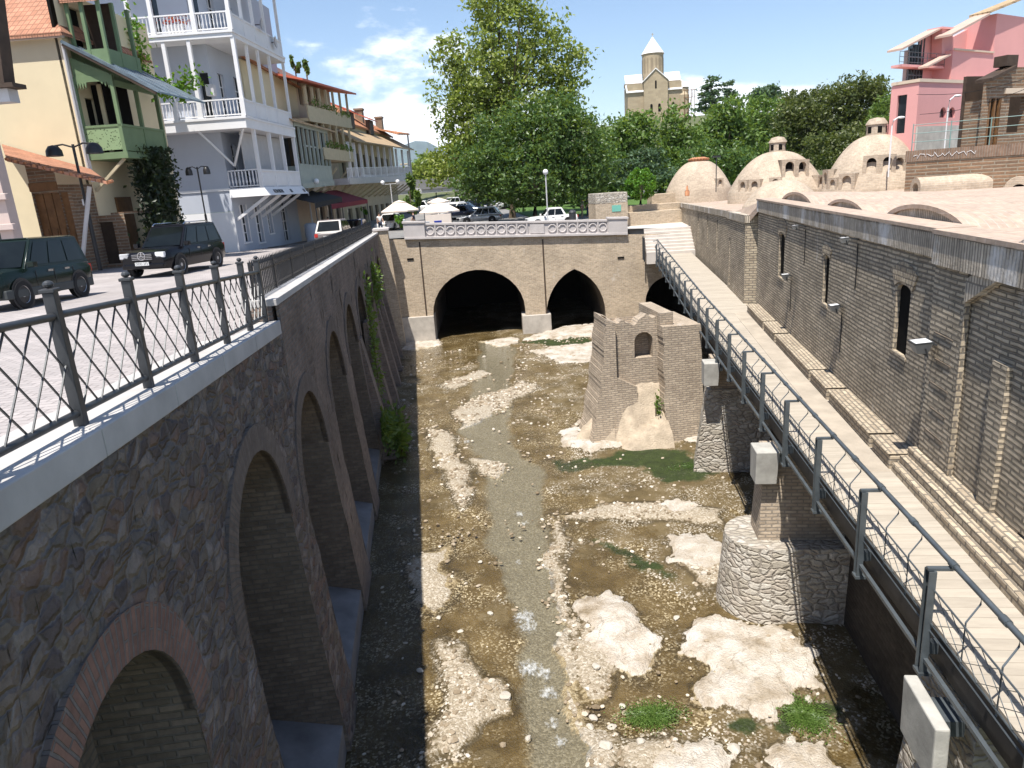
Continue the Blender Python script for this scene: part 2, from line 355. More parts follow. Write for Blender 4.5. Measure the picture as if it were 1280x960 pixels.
M['ochre'] = plain('ochre_beige_paint', (.47, .40, .27), .7, .1, 2, .1)
M['lav'] = plain('pale_grey_paint', (.48, .47, .47), .65, .08, 2, .1)
M['wood'] = plain('brown_wood', (.17, .085, .035), .6, .3, 3, .2)
M['dwood'] = plain('dark_wood', (.06, .04, .028), .7, .3, 3, .2)
M['tile'] = tiles('terracotta_tiles', (.50, .25, .16), (.40, .19, .12)); M['tile2'] = tiles('orange_tiles', (.58, .27, .14), (.48, .21, .11)); M['tan_tile'] = tiles('tan_tiles', (.55, .40, .24), (.47, .33, .20))
M['redroof'] = plain('red_sheet_roof', (.50, .12, .07), .6, .1, 2, .1)
M['bluemetal'] = plain('old_blue_sheet_metal', (.20, .25, .29), .42, .4, 2.2, .2, .6, .5)
M['rubber'] = plain('tyre_rubber', (.015, .015, .016), .8, .2, 5, 0); M['rim'] = plain('alloy_rim', (.45, .45, .46), .35, .1, 5, 0, .7, .5)
M['chrome'] = plain('chrome', (.6, .6, .62), .15, .05, 3, 0, 1, .5); M['lens'] = glassy('headlamp_lens', (.55, .55, .56), .1); M['tail'] = glassy('tail_lamp_red', (.35, .02, .015), .2)
M['bark'] = plain('tree_bark', (.13, .10, .07), .9, .3, 4, .5)
M['skin'] = plain('skin', (.45, .27, .19), .6, .05, 5, 0); M['hair'] = plain('dark_hair', (.03, .02, .015), .6, .2, 8, 0)
M['plate'] = plain('plate_white', (.7, .7, .68), .5, .03, 3, 0)
# ================================================================== THE SETTING
t = NT('pink_grey_setts'); uv = t.tc.outputs['UV']
x = t.n('ShaderNodeTexBrick', _Scale=1, _Mortar_Size=.012, _Mortar_Smooth=.5, _Brick_Width=.22, _Row_Height=.13); t.l(uv, x.inputs['Vector'])
x.inputs['Color1'].default_value = (.40, .36, .345, 1); x.inputs['Color2'].default_value = (.33, .30, .29, 1); x.inputs['Mortar'].default_value = (.25, .225, .215, 1)
c = t.mix(.55, x.outputs['Color'], t.ramp(t.noise(.5, 7, .65, vec=uv), [(.3, .62), (.7, 1.2)]), 'MULTIPLY'); t.col(c); t.set(.85, 0, .2)
i_ = t.n('ShaderNodeInvert'); t.l(x.outputs['Fac'], i_.inputs['Color']); t.bump(i_.outputs[0], .5, .015); M['setts'] = t.mat
M['asphalt'] = plain('worn_grey_paving', (.20, .195, .19), .85, .2, .8, .25)
M['terrain'] = plain('dry_grass_ground', (.09, .10, .045), .95, .35, .03, 0)
M['lawn'] = plain('mown_lawn', (.07, .13, .03), .95, .3, 1.2, .3)
t = NT('deck_planks'); uv = t.tc.outputs['UV']
x = t.n('ShaderNodeTexBrick', _Scale=1, _Mortar_Size=.006, _Mortar_Smooth=.3, _Brick_Width=4.3, _Row_Height=.21, offset=.37); t.l(uv, x.inputs['Vector'])
x.inputs['Color1'].default_value = (.42, .37, .305, 1); x.inputs['Color2'].default_value = (.365, .32, .262, 1); x.inputs['Mortar'].default_value = (.27, .235, .19, 1)
c = t.mix(.5, x.outputs['Color'], t.ramp(t.noise(2.2, 7, .7, vec=uv, stretch=(.5, 3, 1)), [(.3, .6), (.7, 1.2)]), 'MULTIPLY'); t.col(c); t.set(.85, 0, .2); M['plank'] = t.mat

def grid(fn, us, vs_, name, mat, kind='structure'):
    mb = MB(); nu, nv = len(us), len(vs_)
    mb.add([fn(a, b_) for b_ in vs_ for a in us], [(j*nu+i, j*nu+i+1, (j+1)*nu+i+1, (j+1)*nu+i) for j in range(nv-1) for i in range(nu-1)])
    o = mb.build(name, mat); tag(o, kind=kind); return o
BR = FR((-.9, 49, -10.0), -5.7)                   # the old bridge wall: x along it, y into it
def ybr(x): return 49-.0998*(x+.9)
tag(MB().quad((-4200, -400, -13), (4200, -400, -13), (4200, 6000, -13), (-4200, 6000, -13)).build('terrain', M['terrain']), kind='structure')
def street_z(x, y): k = min(1, max(0, (-x-2.7)/2.6)); return zedge(y)*(1-k)+zst(y)*k
grid(lambda x, y: (x, y, street_z(x, y)), [-60, -30, -20, -14, -9.5, -7, -5.3, -4.4, -3.6, -2.95], [-6+1.5*i for i in range(38)], 'street', M['setts'])
def plaza_z(x, y): return zst(y)-.036*max(0, x)*max(0, min(1, (70-y)/20))
grid(lambda x, t_: (x, ybr(x)+.75+t_, plaza_z(x, ybr(x)+.75+t_)), [-60, -30, -15, -8, -2.95, 0, 4, 8, 12, 16, 20, 30, 70], [0, 2, 5, 9, 13, 18, 24, 32, 42, 55, 70, 90], 'plaza', M['asphalt'])
grid(lambda x, y: (x, y, plaza_z(x, y)+.05), [11, 14, 18, 24, 32, 50], [68, 74, 82, 92, 110], 'lawn', M['lawn'])
def hill_z(x, y):
    k = max(0, min(1, (y-105)/110)); k = k*k*(3-2*k); w = math.exp(-((x-85)/75)**2)
    return -5.2+24*k*w+(2.5*math.sin(x*.06)+2*math.sin(y*.05+1))*k
grid(lambda x, y: (x, y, hill_z(x, y)), [-20+12*i for i in range(24)], [100+9*i for i in range(30)], 'hillside', M['terrain'])
# far hills
def hills(x, y, h0): return h0*(.55+.3*math.sin(x*.0021+1.2)+.15*math.sin(x*.0057+2)+.06*math.sin(x*.017))
M['farhill'] = plain('haze_tinted_wooded_mountain', (.10, .135, .14), 1, .25, .004, 0, 0, 0)  # blue of the hazy air mixed into the slope's own colour
grid(lambda x, k: (x, 4300+900*k, -13+k*hills(x, 0, 350)), [-2600+80*i for i in range(80)], [0, .25, .5, .75, 1], 'mountains', M['farhill'])
M['nearhill'] = plain('far_green_slope', (.10, .125, .07), 1, .4, .02, 0, 0, 0)
grid(lambda x, k: (x, 700+260*k, -13+k*(36+6*math.sin(x*.01)+3*math.sin(x*.05))), [-500+30*i for i in range(50)], [0, .3, .6, 1], 'far_slope', M['nearhill'])

# ------------------------------------------------------------------ river bed
_lat = np.random.RandomState(5).rand(6, 256, 256)
def vn(x, y, s, k=0):
    X_, Y_ = x*s+37.3*k, y*s+91.7*k; xi, yi = np.floor(X_).astype(int), np.floor(Y_).astype(int); fx, fy = X_-xi, Y_-yi
    fx, fy = fx*fx*(3-2*fx), fy*fy*(3-2*fy); L = _lat[k % 6]; g = lambda a, b_: L[a & 255, b_ & 255]
    return (g(xi, yi)*(1-fx)+g(xi+1, yi)*fx)*(1-fy)+(g(xi, yi+1)*(1-fx)+g(xi+1, yi+1)*fx)*fy
def fbm(x, y, s, o=4, k=0): return sum(vn(x, y, s*2**i, k+i)*.5**i for i in range(o))/sum(.5**i for i in range(o))
BED = -10.0
def wpoly(px): return np.array([onz(a, b_, BED)[:2] for a, b_ in px])
def sdf(P, Q):
    d = np.full(len(P), 1e9); ins = np.zeros(len(P), bool); n = len(Q)
    for i in range(n):
        a, b_ = Q[i], Q[(i+1) % n]; e = b_-a; w = P-a; h = np.clip((w@e)/(e@e), 0, 1)
        d = np.minimum(d, np.linalg.norm(w-h[:, None]*e, axis=1))
        c = ((a[1] > P[:, 1]) != (b_[1] > P[:, 1])) & (P[:, 0] < (b_[0]-a[0])*(P[:, 1]-a[1])/(b_[1]-a[1]+1e-12)+a[0]); ins ^= c
    return np.where(ins, d, -d)
ROCK = [([(852, 790), (900, 768), (955, 778), (1003, 796), (1012, 812), (985, 818), (1020, 832), (1023, 856), (985, 858), (978, 908), (945, 895), (915, 880), (873, 872), (872, 845), (886, 830), (850, 815)], .42),
        ([(718, 748), (735, 738), (765, 738), (790, 758), (826, 800), (822, 832), (797, 848), (765, 828), (738, 802)], .5),
        ([(835, 672), (880, 664), (918, 690), (912, 706), (870, 712), (842, 700)], .35),
        ([(703, 535), (745, 530), (835, 545), (795, 556), (740, 563), (700, 557)], .45),
        ([(655, 426), (700, 409), (765, 403), (765, 417), (745, 422), (690, 424)], .55),
        ([(662, 437), (700, 432), (768, 426), (768, 452), (700, 453)], .3),
        ([(830, 945), (870, 932), (908, 928), (925, 950), (905, 972), (840, 985), (815, 970)], .3),
        ([(955, 932), (1000, 918), (1052, 948), (1068, 985), (985, 990)], .35),
        ([(720, 527), (760, 515), (880, 520), (905, 548), (875, 552), (800, 540)], .4),
        ([(815, 630), (850, 625), (880, 633), (840, 640)], .12), ([(600, 425), (640, 420), (652, 428), (620, 432)], .12), ([(505, 420), (545, 420), (552, 430), (520, 436), (500, 436)], .35)]
GRAV = [[(540, 533), (562, 538), (572, 575), (584, 622), (577, 635), (560, 612), (548, 575)], [(568, 512), (600, 495), (652, 477), (673, 483), (642, 500), (604, 523), (584, 533)],
        [(556, 800), (600, 845), (648, 868), (622, 892), (590, 910), (562, 952), (532, 935), (552, 892)], [(690, 640), (697, 690), (703, 770), (717, 820), (742, 880), (764, 950), (748, 960), (726, 890), (704, 820), (694, 740), (686, 690)],
        [(552, 480), (600, 462), (612, 466), (570, 484)], [(718, 780), (742, 800), (765, 830), (745, 860), (722, 825)], [(855, 700), (905, 705), (900, 725), (870, 728)],
        [(770, 925), (830, 930), (870, 960), (790, 975)], [(520, 690), (556, 680), (570, 720), (540, 760), (518, 745)], [(700, 640), (800, 628), (905, 640), (905, 655), (800, 650)], [(590, 575), (625, 580), (620, 598), (595, 592)]]
ALG = [[(690, 573), (760, 568), (800, 556), (862, 562), (906, 590), (880, 603), (830, 608), (800, 588), (760, 580), (700, 588)], [(733, 672), (772, 676), (832, 708), (838, 726), (795, 716), (765, 692)],
       [(783, 882), (815, 878), (846, 888), (850, 902), (812, 909), (795, 903)], [(984, 880), (1013, 871), (1030, 890), (1010, 922), (985, 908)], [(655, 427), (700, 424), (738, 421), (734, 430), (690, 432)], [(905, 895), (960, 905), (940, 918)]]
STREAM = [(600, 425), (590, 470), (575, 530), (595, 575), (605, 640), (618, 720), (640, 800), (655, 880), (665, 990), (780, 990), (752, 900), (722, 830), (700, 760), (690, 690), (682, 640), (690, 590), (640, 545), (640, 470), (650, 430)]
def bed_fields(x, y):
    P = np.stack([x, y], 1); w1 = (fbm(x, y, .8, 4, 1)-.5); w2 = (fbm(x, y, 2.6, 3, 2)-.5)
    Pw = P+np.stack([w1*.9+w2*.35, (fbm(x, y, .8, 4, 3)-.5)*.9+(fbm(x, y, 2.6, 3, 4)-.5)*.35], 1)
    rock = np.zeros(len(x)); rh = np.zeros(len(x))
    Pr = P+(Pw-P)*.4
    for px, h in ROCK:
        d = sdf(Pr, wpoly(px)); d = d+.26*(fbm(x, y, 2.4, 3, 3)-.5)*2+.16*(fbm(x, y, 8, 3, 1)-.5)*2; k = np.clip((d+.05)/.16, 0, 1); k = k*k*(3-2*k); h = h*.38; rock = np.maximum(rock, np.clip((d+.1)/.16, 0, 1)); rh = np.maximum(rh, k*h*(.72+.28*np.clip(d/1.6, 0, 1)))
    gr = np.zeros(len(x))
    for px in GRAV: d = sdf(Pw, wpoly(px)); gr = np.maximum(gr, np.clip((d+.3)/.5, 0, 1))
    al = np.zeros(len(x))
    for px in ALG: d = sdf(Pw, wpoly(px)); big = len(px) > 5; al = np.maximum(al, np.clip((d+.3)/.7, 0, 1) if big else np.clip((d+.25)/.35, 0, 1))
    stv = np.clip((sdf(P+np.stack([w1*.9, w1*.9], 1), wpoly(STREAM))+.15)/.5, 0, 1)
    right = np.clip((x-(4.3+.0*y))/2, 0, 1)
    z = BED-.10+.11*(fbm(x, y, .5, 4, 0)-.42)*2+rh*(1+.45*(fbm(x, y, .9, 3, 2)-.5)+.12*w2)+gr*.10*(1-rock)-.09*stv*(1-rock)*(1-gr)+.05*right+.045*(fbm(x, y, 5, 3, 5)-.5)-.05*rock*(np.abs(fbm(x, y, 1.6, 3, 4)-.5) < .018)
    return rock, gr, al*(1-rock*.7), stv, z
xs = np.arange(-2.5, 19.01, .085)
ys_, v_ = [], 5.5
while v_ < 66: ys_.append(v_); v_ += .075+.0016*v_
ys_ = np.array(ys_); gx, gy = np.meshgrid(xs, ys_); fx, fy = gx.ravel(), gy.ravel()
rock, grav, alg, strm, bz = bed_fields(fx, fy); nx, ny = len(xs), len(ys_)
me = bpy.data.meshes.new('riverbed'); me.vertices.add(nx*ny); me.vertices.foreach_set('co', np.stack([fx, fy, bz], 1).ravel())
ii = (np.arange(ny-1)[:, None]*nx+np.arange(nx-1)[None, :]).ravel(); q = np.stack([ii, ii+1, ii+nx+1, ii+nx], 1).ravel()
me.loops.add(len(q)); me.loops.foreach_set('vertex_index', q); me.polygons.add(len(ii)); me.polygons.foreach_set('loop_start', np.arange(len(ii))*4); me.polygons.foreach_set('use_smooth', np.ones(len(ii), bool)); me.update(calc_edges=True)
for nm, a in (('rock', rock), ('gravel', grav), ('algae', alg), ('stream', strm)): at = me.attributes.new(nm, 'FLOAT', 'POINT'); at.data.foreach_set('value', a.astype(np.float32))
t = NT('river_bed'); A = lambda n_: t.n('ShaderNodeAttribute', attribute_name=n_).outputs['Fac']
ob = t.tc.outputs['Object']
mud = t.ramp(t.noise(.9, 8, .68), [(.3, (.058, .041, .017)), (.5, (.115, .083, .038)), (.7, (.185, .14, .075))])
vor = t.n('ShaderNodeTexVoronoi', _Scale=24); t.l(ob, vor.inputs['Vector']); sepc = t.n('ShaderNodeSeparateColor'); t.l(vor.outputs['Color'], sepc.inputs[0])
peb = t.ramp(sepc.outputs[0], [(0, (.16, .125, .08)), (.45, (.30, .25, .18)), (.8, (.50, .45, .37)), (1, (.62, .57, .50))])
pm = t.math('MULTIPLY', t.ramp(sepc.outputs[1], [(.58, 0), (.62, 1)], 'CONSTANT'), t.ramp(t.noise(.7, 5, .6), [(.42, 0), (.62, 1)]))
wet = t.ramp(t.math('MAXIMUM', A('rock'), A('gravel')), [(0, 0), (.22, 1), (.5, .3)]); mud = t.mix(t.math('MULTIPLY', wet, .75), mud, (.045, .034, .018))
c = t.mix(pm, mud, peb)
edge = t.math('SUBTRACT', t.noise(9, 6, .75), .5)
mk = lambda nm, k, a_, b_: t.ramp(t.math('ADD', A(nm), t.math('MULTIPLY', edge, k)), [(a_, 0), (b_, 1)])
c = t.mix(mk('stream', .8, .3, .75), c, t.mix(t.noise(7, 8, .8), t.mix(.22, (.07, .067, .055), peb), t.mix(.3, (.215, .215, .20), peb)))
c = t.mix(t.math('MULTIPLY', mk('gravel', 1.6, .42, .62), .85), c, t.mix(t.noise(3, 6, .7), peb, (.40, .335, .25)))
rk = t.ramp(t.noise(1.4, 9, .66), [(.3, (.22, .17, .11)), (.42, (.38, .32, .25)), (.56, (.50, .455, .395)), (.72, (.58, .54, .485))]); rk = t.mix(.55, rk, t.ramp(t.noise(16, 6, .75), [(.3, .62), (.62, 1.12)]), 'MULTIPLY'); wv = t.n('ShaderNodeVectorMath', operation='MULTIPLY_ADD'); t.l(t.noise(2.5, 5, .65, out='Color'), wv.inputs[0]); wv.inputs[1].default_value = (.7, .7, 0); t.l(ob, wv.inputs[2])
ck = t.n('ShaderNodeTexVoronoi', feature='DISTANCE_TO_EDGE', voronoi_dimensions='2D', _Scale=1.5); t.l(wv.outputs[0], ck.inputs['Vector'])
rk = t.mix(t.math('MULTIPLY', t.ramp(ck.outputs['Distance'], [(.004, 1), (.03, 0)]), t.ramp(t.noise(1.7, 4, .6), [(.42, 0), (.6, .75)])), rk, (.17, .135, .095))
rk = t.mix(t.ramp(t.noise(.8, 7, .7), [(.5, 0), (.68, .6)]), rk, (.33, .275, .20))
c = t.mix(mk('rock', .9, .46, .56), c, rk)
ag = t.ramp(t.noise(3, 6, .7), [(.3, (.012, .02, .006)), (.6, (.03, .048, .010)), (.8, (.07, .085, .02))]); af = t.ramp(t.math('ADD', t.math('MULTIPLY', A('algae'), 1.2), t.math('MULTIPLY', t.math('SUBTRACT', t.noise(2.5, 6, .7), .55), 1.6)), [(.38, 0), (.85, .95)])
c = t.mix(af, c, ag); t.col(c); t.set(.8, 0, .25)
t.bump(t.math('ADD', t.math('MULTIPLY', vor.outputs['Distance'], -.8), t.noise(10, 6, .7)), .7, .04); me.materials.append(t.mat)
tag(bpy.data.objects.new('riverbed', me), kind='structure'); COL.objects.link(bpy.data.objects['riverbed'])
# water: a thin clear sheet, mirror-like towards the horizon, rippled
t = NT('shallow_water'); t.t.nodes.remove(t.b); tr = t.n('ShaderNodeBsdfTransparent'); tr.inputs[0].default_value = (.90, .87, .77, 1); gl = t.n('ShaderNodeBsdfGlossy', _Roughness=.06); gl.inputs[0].default_value = (1, 1, 1, 1)
fr = t.n('ShaderNodeFresnel', _IOR=1.33); bp = t.n('ShaderNodeBump', _Strength=.8, _Distance=.06)
t.l(t.math('ADD', t.noise(3.2, 5, .65, stretch=(1.4, .8, 1), dist=.6), t.math('MULTIPLY', t.noise(11, 4, .6), .45)), bp.inputs['Height'])
for s_ in (fr, gl): t.l(bp.outputs[0], s_.inputs['Normal'])
ms = t.n('ShaderNodeMixShader'); t.l(fr.outputs[0], ms.inputs[0]); t.l(tr.outputs[0], ms.inputs[1]); t.l(gl.outputs[0], ms.inputs[2])
# white water on the small riffles
fo = t.n('ShaderNodeBsdfDiffuse'); fo.inputs[0].default_value = (.75, .78, .8, 1); m2 = t.n('ShaderNodeMixShader'); A2 = t.n('ShaderNodeAttribute', attribute_name='foam').outputs['Fac']
fm = t.ramp(t.math('ADD', t.math('MULTIPLY', A2, .37), t.math('MULTIPLY', t.noise(13, 6, .8, stretch=(1, .6, 1)), .8)), [(.66, 0), (.92, .7)])
t.l(fm, m2.inputs[0]); t.l(ms.outputs[0], m2.inputs[1]); t.l(fo.outputs[0], m2.inputs[2]); t.l(m2.outputs[0], t.out.inputs['Surface']); M['water'] = t.mat
FOAM = [(655, 768, .7), (660, 780, .6), (662, 832, .7), (680, 838, .5), (686, 862, .5), (583, 550, .5), (592, 582, .35), (597, 600, .3), (650, 640, .5), (655, 652, .4), (690, 900, .4), (648, 700, .35), (700, 925, .4)]
wx = np.arange(-2.5, 19, .16); wy = np.arange(5.5, 66, .17); gx, gy = np.meshgrid(wx, wy); fx, fy = gx.ravel(), gy.ravel(); foam = np.zeros(len(fx))
for px, py, rr in FOAM: p = onz(px, py, BED); foam = np.maximum(foam, np.clip(1.2-np.hypot((fx-p[0])*1.1, (fy-p[1]))/(rr*.8), 0, 1))
me = bpy.data.meshes.new('water'); n1, n2 = len(wx), len(wy); me.from_pydata([(a, b_, BED-.06) for a, b_ in zip(fx, fy)], [], [(j*n1+i, j*n1+i+1, (j+1)*n1+i+1, (j+1)*n1+i) for j in range(n2-1) for i in range(n1-1)])
me.attributes.new('foam', 'FLOAT', 'POINT').data.foreach_set('value', foam.astype(np.float32)); me.materials.append(M['water'])
o = bpy.data.objects.new('water', me); COL.objects.link(o); tag(o, kind='structure')
# stones: countless pebbles as one thing of stuff, the big ones one by one
def stone_verts(c, s, rs):
    g = 1.618; base = np.array([(-1, g, 0), (1, g, 0), (-1, -g, 0), (1, -g, 0), (0, -1, g), (0, 1, g), (0, -1, -g), (0, 1, -g), (g, 0, -1), (g, 0, 1), (-g, 0, -1), (-g, 0, 1)])/1.9
    a = rs.rand()*6.28; sc_ = np.array([s*(.7+.8*rs.rand()), s*(.6+.5*rs.rand()), s*(.35+.4*rs.rand())]); v = base*(1+.28*(rs.rand(12, 1)-.5))*sc_
    return np.stack([v[:, 0]*math.cos(a)-v[:, 1]*math.sin(a), v[:, 0]*math.sin(a)+v[:, 1]*math.cos(a), v[:, 2]], 1)+c
ICO = [(0, 11, 5), (0, 5, 1), (0, 1, 7), (0, 7, 10), (0, 10, 11), (1, 5, 9), (5, 11, 4), (11, 10, 2), (10, 7, 6), (7, 1, 8), (3, 9, 4), (3, 4, 2), (3, 2, 6), (3, 6, 8), (3, 8, 9), (4, 9, 5), (2, 4, 11), (6, 2, 10), (8, 6, 7), (9, 8, 1)]
t = NT('pale_river_stones'); g = t.n('ShaderNodeNewGeometry'); c = t.ramp(g.outputs['Random Per Island'], [(0, (.16, .12, .075)), (.45, (.30, .24, .17)), (.85, (.46, .40, .32)), (1, (.58, .53, .46))]); t.col(c); t.set(.85, 0, .2); M['pebble'] = t.mat
rs = np.random.RandomState(11); N = 90000; cx = rs.uniform(-2, 13.5, N); cy = 8+37*rs.rand(N)**1.15
rk_, gv_, al_, st_, zz = bed_fields(cx, cy); clus = fbm(cx, cy, 1.1, 4, 2)
prob = gv_*.42*(1-rk_)*(clus > .42)+(1-gv_)*(1-rk_)*(1-.55*st_)*np.where(cx > 4.2, .045, .032)*np.clip((clus-.45)*5, 0, 1.6)+.004*rk_+.006*(1-st_)*(1-rk_)
keep = rs.rand(N) < prob; V_, F_ = [], []
for a, b_, z in zip(cx[keep], cy[keep], zz[keep]):
    s = .02+.05*rs.rand()**2.6+(.0009*b_); k = len(V_)*12; V_.append(stone_verts(np.array([a, b_, max(z, BED-.075)+s*.15]), s, rs)); F_ += [(i+k, j+k, l+k) for i, j, l in ICO]
me = bpy.data.meshes.new('gravel'); me.from_pydata(np.concatenate(V_).tolist(), [], F_); me.materials.append(M['pebble']); o = bpy.data.objects.new('gravel', me); COL.objects.link(o); tag(o, kind='stuff')
BOULD = [(692, 607, .16), (548, 770, .12), (613, 765, .13), (632, 870, .22), (633, 918, .16), (660, 919, .13), (757, 933, .2), (765, 905, .15), (742, 895, .16), (745, 835, .16), (720, 798, .15), (1010, 872, .15), (990, 912, .2), (918, 935, .2), (812, 955, .24), (560, 742, .12), (575, 786, .11), (525, 835, .13), (520, 893, .13), (600, 700, .11), (706, 745, .12), (700, 790, .15), (738, 905, .13), (778, 880, .12), (800, 930, .15), (845, 770, .14), (850, 842, .13), (880, 720, .14), (835, 655, .12), (905, 700, .16)]
for px, py, s in BOULD:
    s *= .5
    if (px+py) % 3 == 0: continue
    p = onz(px, py, BED); h = bed_fields(np.array([p[0]]), np.array([p[1]]))[4][0]
    bm = bmesh.new(); bmesh.ops.create_icosphere(bm, subdivisions=2, radius=1)
    ph = rs.rand(3)*6
    for v in bm.verts:
        n_ = 1+.16*math.sin(v.co.x*3+ph[0])+.14*math.sin(v.co.y*3.4+ph[1])+.12*math.sin(v.co.z*4+ph[2]); v.co = Vector((v.co.x*s*1.25, v.co.y*s, v.co.z*s*.7))*n_
    me = bpy.data.meshes.new('boulder'); bm.to_mesh(me); bm.free(); me.materials.append(M['limestone'] if 'limestone' in M else M.setdefault('limestone', plain('limestone', (.44, .40, .34), .9, .2, 4, .4)))
    o = bpy.data.objects.new('boulder', me); COL.objects.link(o); o.location = (p[0], p[1], max(h, BED-.08)+s*.25); o.rotation_euler = (0, 0, rs.rand()*6)
    tag(o, 'pale rounded boulder lying loose in the shallow river bed', 'boulder', 'loose boulders in the river bed')

# ================================================================== LEFT CANAL WALL
def xw(z): return -2.64 if z > -4 else -2.64+.42*((-4-z)/6)**1.35
rw = thing('retaining_wall', 'dark rubble canal wall with a row of deep round arches below the street', 'wall', (-2.64, 1, -10))
def L(p): return (p[0]+2.64, p[1]-1, p[2]+10)
CEN = [4.9, 9.75, 14.45, 19.6, 24.5, 29.4, 34.3, 39.2, 44.1]; RAD = {c: 1.66 for c in CEN}; RAD[4.9] = 1.32; ZCS = {c: -5.2 for c in CEN}; ZCS[4.9] = -4.72; ZCS[9.75] = -5.1; ZCS[14.45] = -5.5
def wtop(y): return (-1.27-.0595*y-.24) if y < 12.9 else (-1.66-.021*(y-12.9)-.12)
mb = MB(); ring = MB(); inn = MB(); sill = MB()
def P(y, z, nz_=True):
    d = 0
    if nz_: d = .045*(vn(np.array([y]), np.array([z]), 2.3, 1)[0]-.5)+.03*(vn(np.array([y]), np.array([z]), 6, 2)[0]-.5)
    return L((xw(z)+d, y, z))
def rows(ya, yb, za_a, za_b, zt_a, zt_b, m):
    n_ = max(1, int(max(zt_a-za_a, zt_b-za_b)/(.16 if ya < 17 else .5)))
    for i in range(n_):
        a, b_ = i/n_, (i+1)/n_; A0 = za_a+(zt_a-za_a)*a; A1 = za_a+(zt_a-za_a)*b_; B0 = za_b+(zt_b-za_b)*a; B1 = za_b+(zt_b-za_b)*b_
        q = [(ya, A0), (yb, B0), (yb, B1), (ya, A1)]
        mb.add([P(*k) for k in q], [(0, 1, 2, 3)], m, [[(y, z) for y, z in q]])
ysamp = set([1, 12.9, 49.2])
for c in CEN:
    RA = RAD[c]
    for i in range(21): ysamp.add(c-RA*math.cos(math.pi*i/20))
for k in range(0, 300): ysamp.add(1+.16*k if k < 100 else 17+.5*(k-100))
ysamp = sorted(y for y in ysamp if 1 <= y <= 49.2)
def arch_z(y):
    for c in CEN:
        if abs(y-c) < RAD[c]-1e-6: return ZCS[c]+math.sqrt(RAD[c]**2-(y-c)**2)
    return None
for ya, yb in zip(ysamp, ysamp[1:]):
    if yb-ya < 1e-4: continue
    m_ = (ya+yb)/2; mat_ = 1 if m_ > 13.2 else 0; inside = arch_z(m_) is not None
    ta, tb = wtop(ya+1e-4), wtop(yb-1e-4)
    ZC = [ZCS[c] for c in CEN if abs(m_-c) < RAD[c]]
    if inside: rows(ya, yb, arch_z(ya) or ZC[0], arch_z(yb) or ZC[0], ta, tb, mat_)
    else: rows(ya, yb, -10.3, -10.3, ta, tb, mat_)
XB = -3.6; ZS = -9.35
for c in CEN:
    inn = MB(); ring = MB(); sill = MB(); RA = RAD[c]; ZC = ZCS[c]
    for s in (-1, 1):                               # jambs
        for i in range(12):
            z0, z1 = -10.3+(ZC+10.3)*i/12, -10.3+(ZC+10.3)*(i+1)/12; y = c+s*RA
            q = [L((xw(z0), y, z0)), L((xw(z1), y, z1)), L((XB, y, z1)), L((XB, y, z0))]; inn.quad(*(q if s < 0 else q[::-1]))
    for i in range(20):                             # soffit, back, brick ring
        a0, a1 = math.pi*i/20, math.pi*(i+1)/20; f = lambda a, r=RA: (c-r*math.cos(a), ZC+r*math.sin(a))
        (y0, z0), (y1, z1) = f(a0), f(a1)
        inn.quad(L((xw(z0), y0, z0)), L((XB, y0, z0)), L((XB, y1, z1)), L((xw(z1), y1, z1)))
        inn.quad(L((XB, y0, -10.3)), L((XB, y1, -10.3)), L((XB, y1, z1)), L((XB, y0, z0)))
        (Y0, Z0), (Y1, Z1) = f(a0, RA+.4), f(a1, RA+.4); e = .03
        u0, u1 = a0*(RA+.2), a1*(RA+.2)
        ring.add([L((xw(z0)+e, y0, z0)), L((xw(z1)+e, y1, z1)), L((xw(Z1)+e, Y1, Z1)), L((xw(Z0)+e, Y0, Z0))], [(0, 1, 2, 3)], 1 if c < 6 else 0, [[(0, u0), (0, u1), (.5, u1), (.5, u0)]])
        ring.add([L((xw(z0)+e, y0, z0)), L((xw(z0)-.1, y0, z0)), L((xw(z1)-.1, y1, z1)), L((xw(z1)+e, y1, z1))], [(0, 1, 2, 3)], 0, [[(0, u0), (.1, u0), (.1, u1), (0, u1)]])
        ring.add([L((xw(Z0)+e, Y0, Z0)), L((xw(Z1)+e, Y1, Z1)), L((xw(Z1)-.1, Y1, Z1)), L((xw(Z0)-.1, Y0, Z0))], [(0, 1, 2, 3)], 0)
    sill.hexa([L(p) for p in ((XB, c-RA-.0, -10.4), (-2.3, c-RA, -10.4), (-2.3, c+RA, -10.4), (XB, c+RA, -10.4), (XB, c-RA, ZS+.25), (-2.3, c-RA, ZS-.12), (-2.3, c+RA, ZS-.12), (XB, c+RA, ZS+.25))])
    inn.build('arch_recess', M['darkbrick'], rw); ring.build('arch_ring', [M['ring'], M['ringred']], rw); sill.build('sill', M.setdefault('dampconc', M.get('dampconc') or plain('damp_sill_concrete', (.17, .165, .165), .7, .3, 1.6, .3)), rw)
mb.build('wall_face', [M['rubble'], M['leftbrick']], rw, smooth=60)
cp = MB(); ystep = [-2, .4, 2.2, 4.0, 5.6, 7.3, 9.1, 10.9, 12.88]
for a, b_ in zip(ystep, ystep[1:]):
    za, zb = -1.27-.0595*a, -1.27-.0595*b_
    cp.hexa([L(p) for p in ((-3.35, a, za-.24), (-2.58, a, za-.24), (-2.58, b_-.012, zb-.24), (-3.35, b_-.012, zb-.24), (-3.35, a, za), (-2.58, a, za), (-2.58, b_-.012, zb), (-3.35, b_-.012, zb))])
cp.build('coping', M['slab'], rw, bevel=.012)
pr = MB(); a, b_ = 12.9, 49.4; za, zb = -1.66, -1.66-.021*36.5
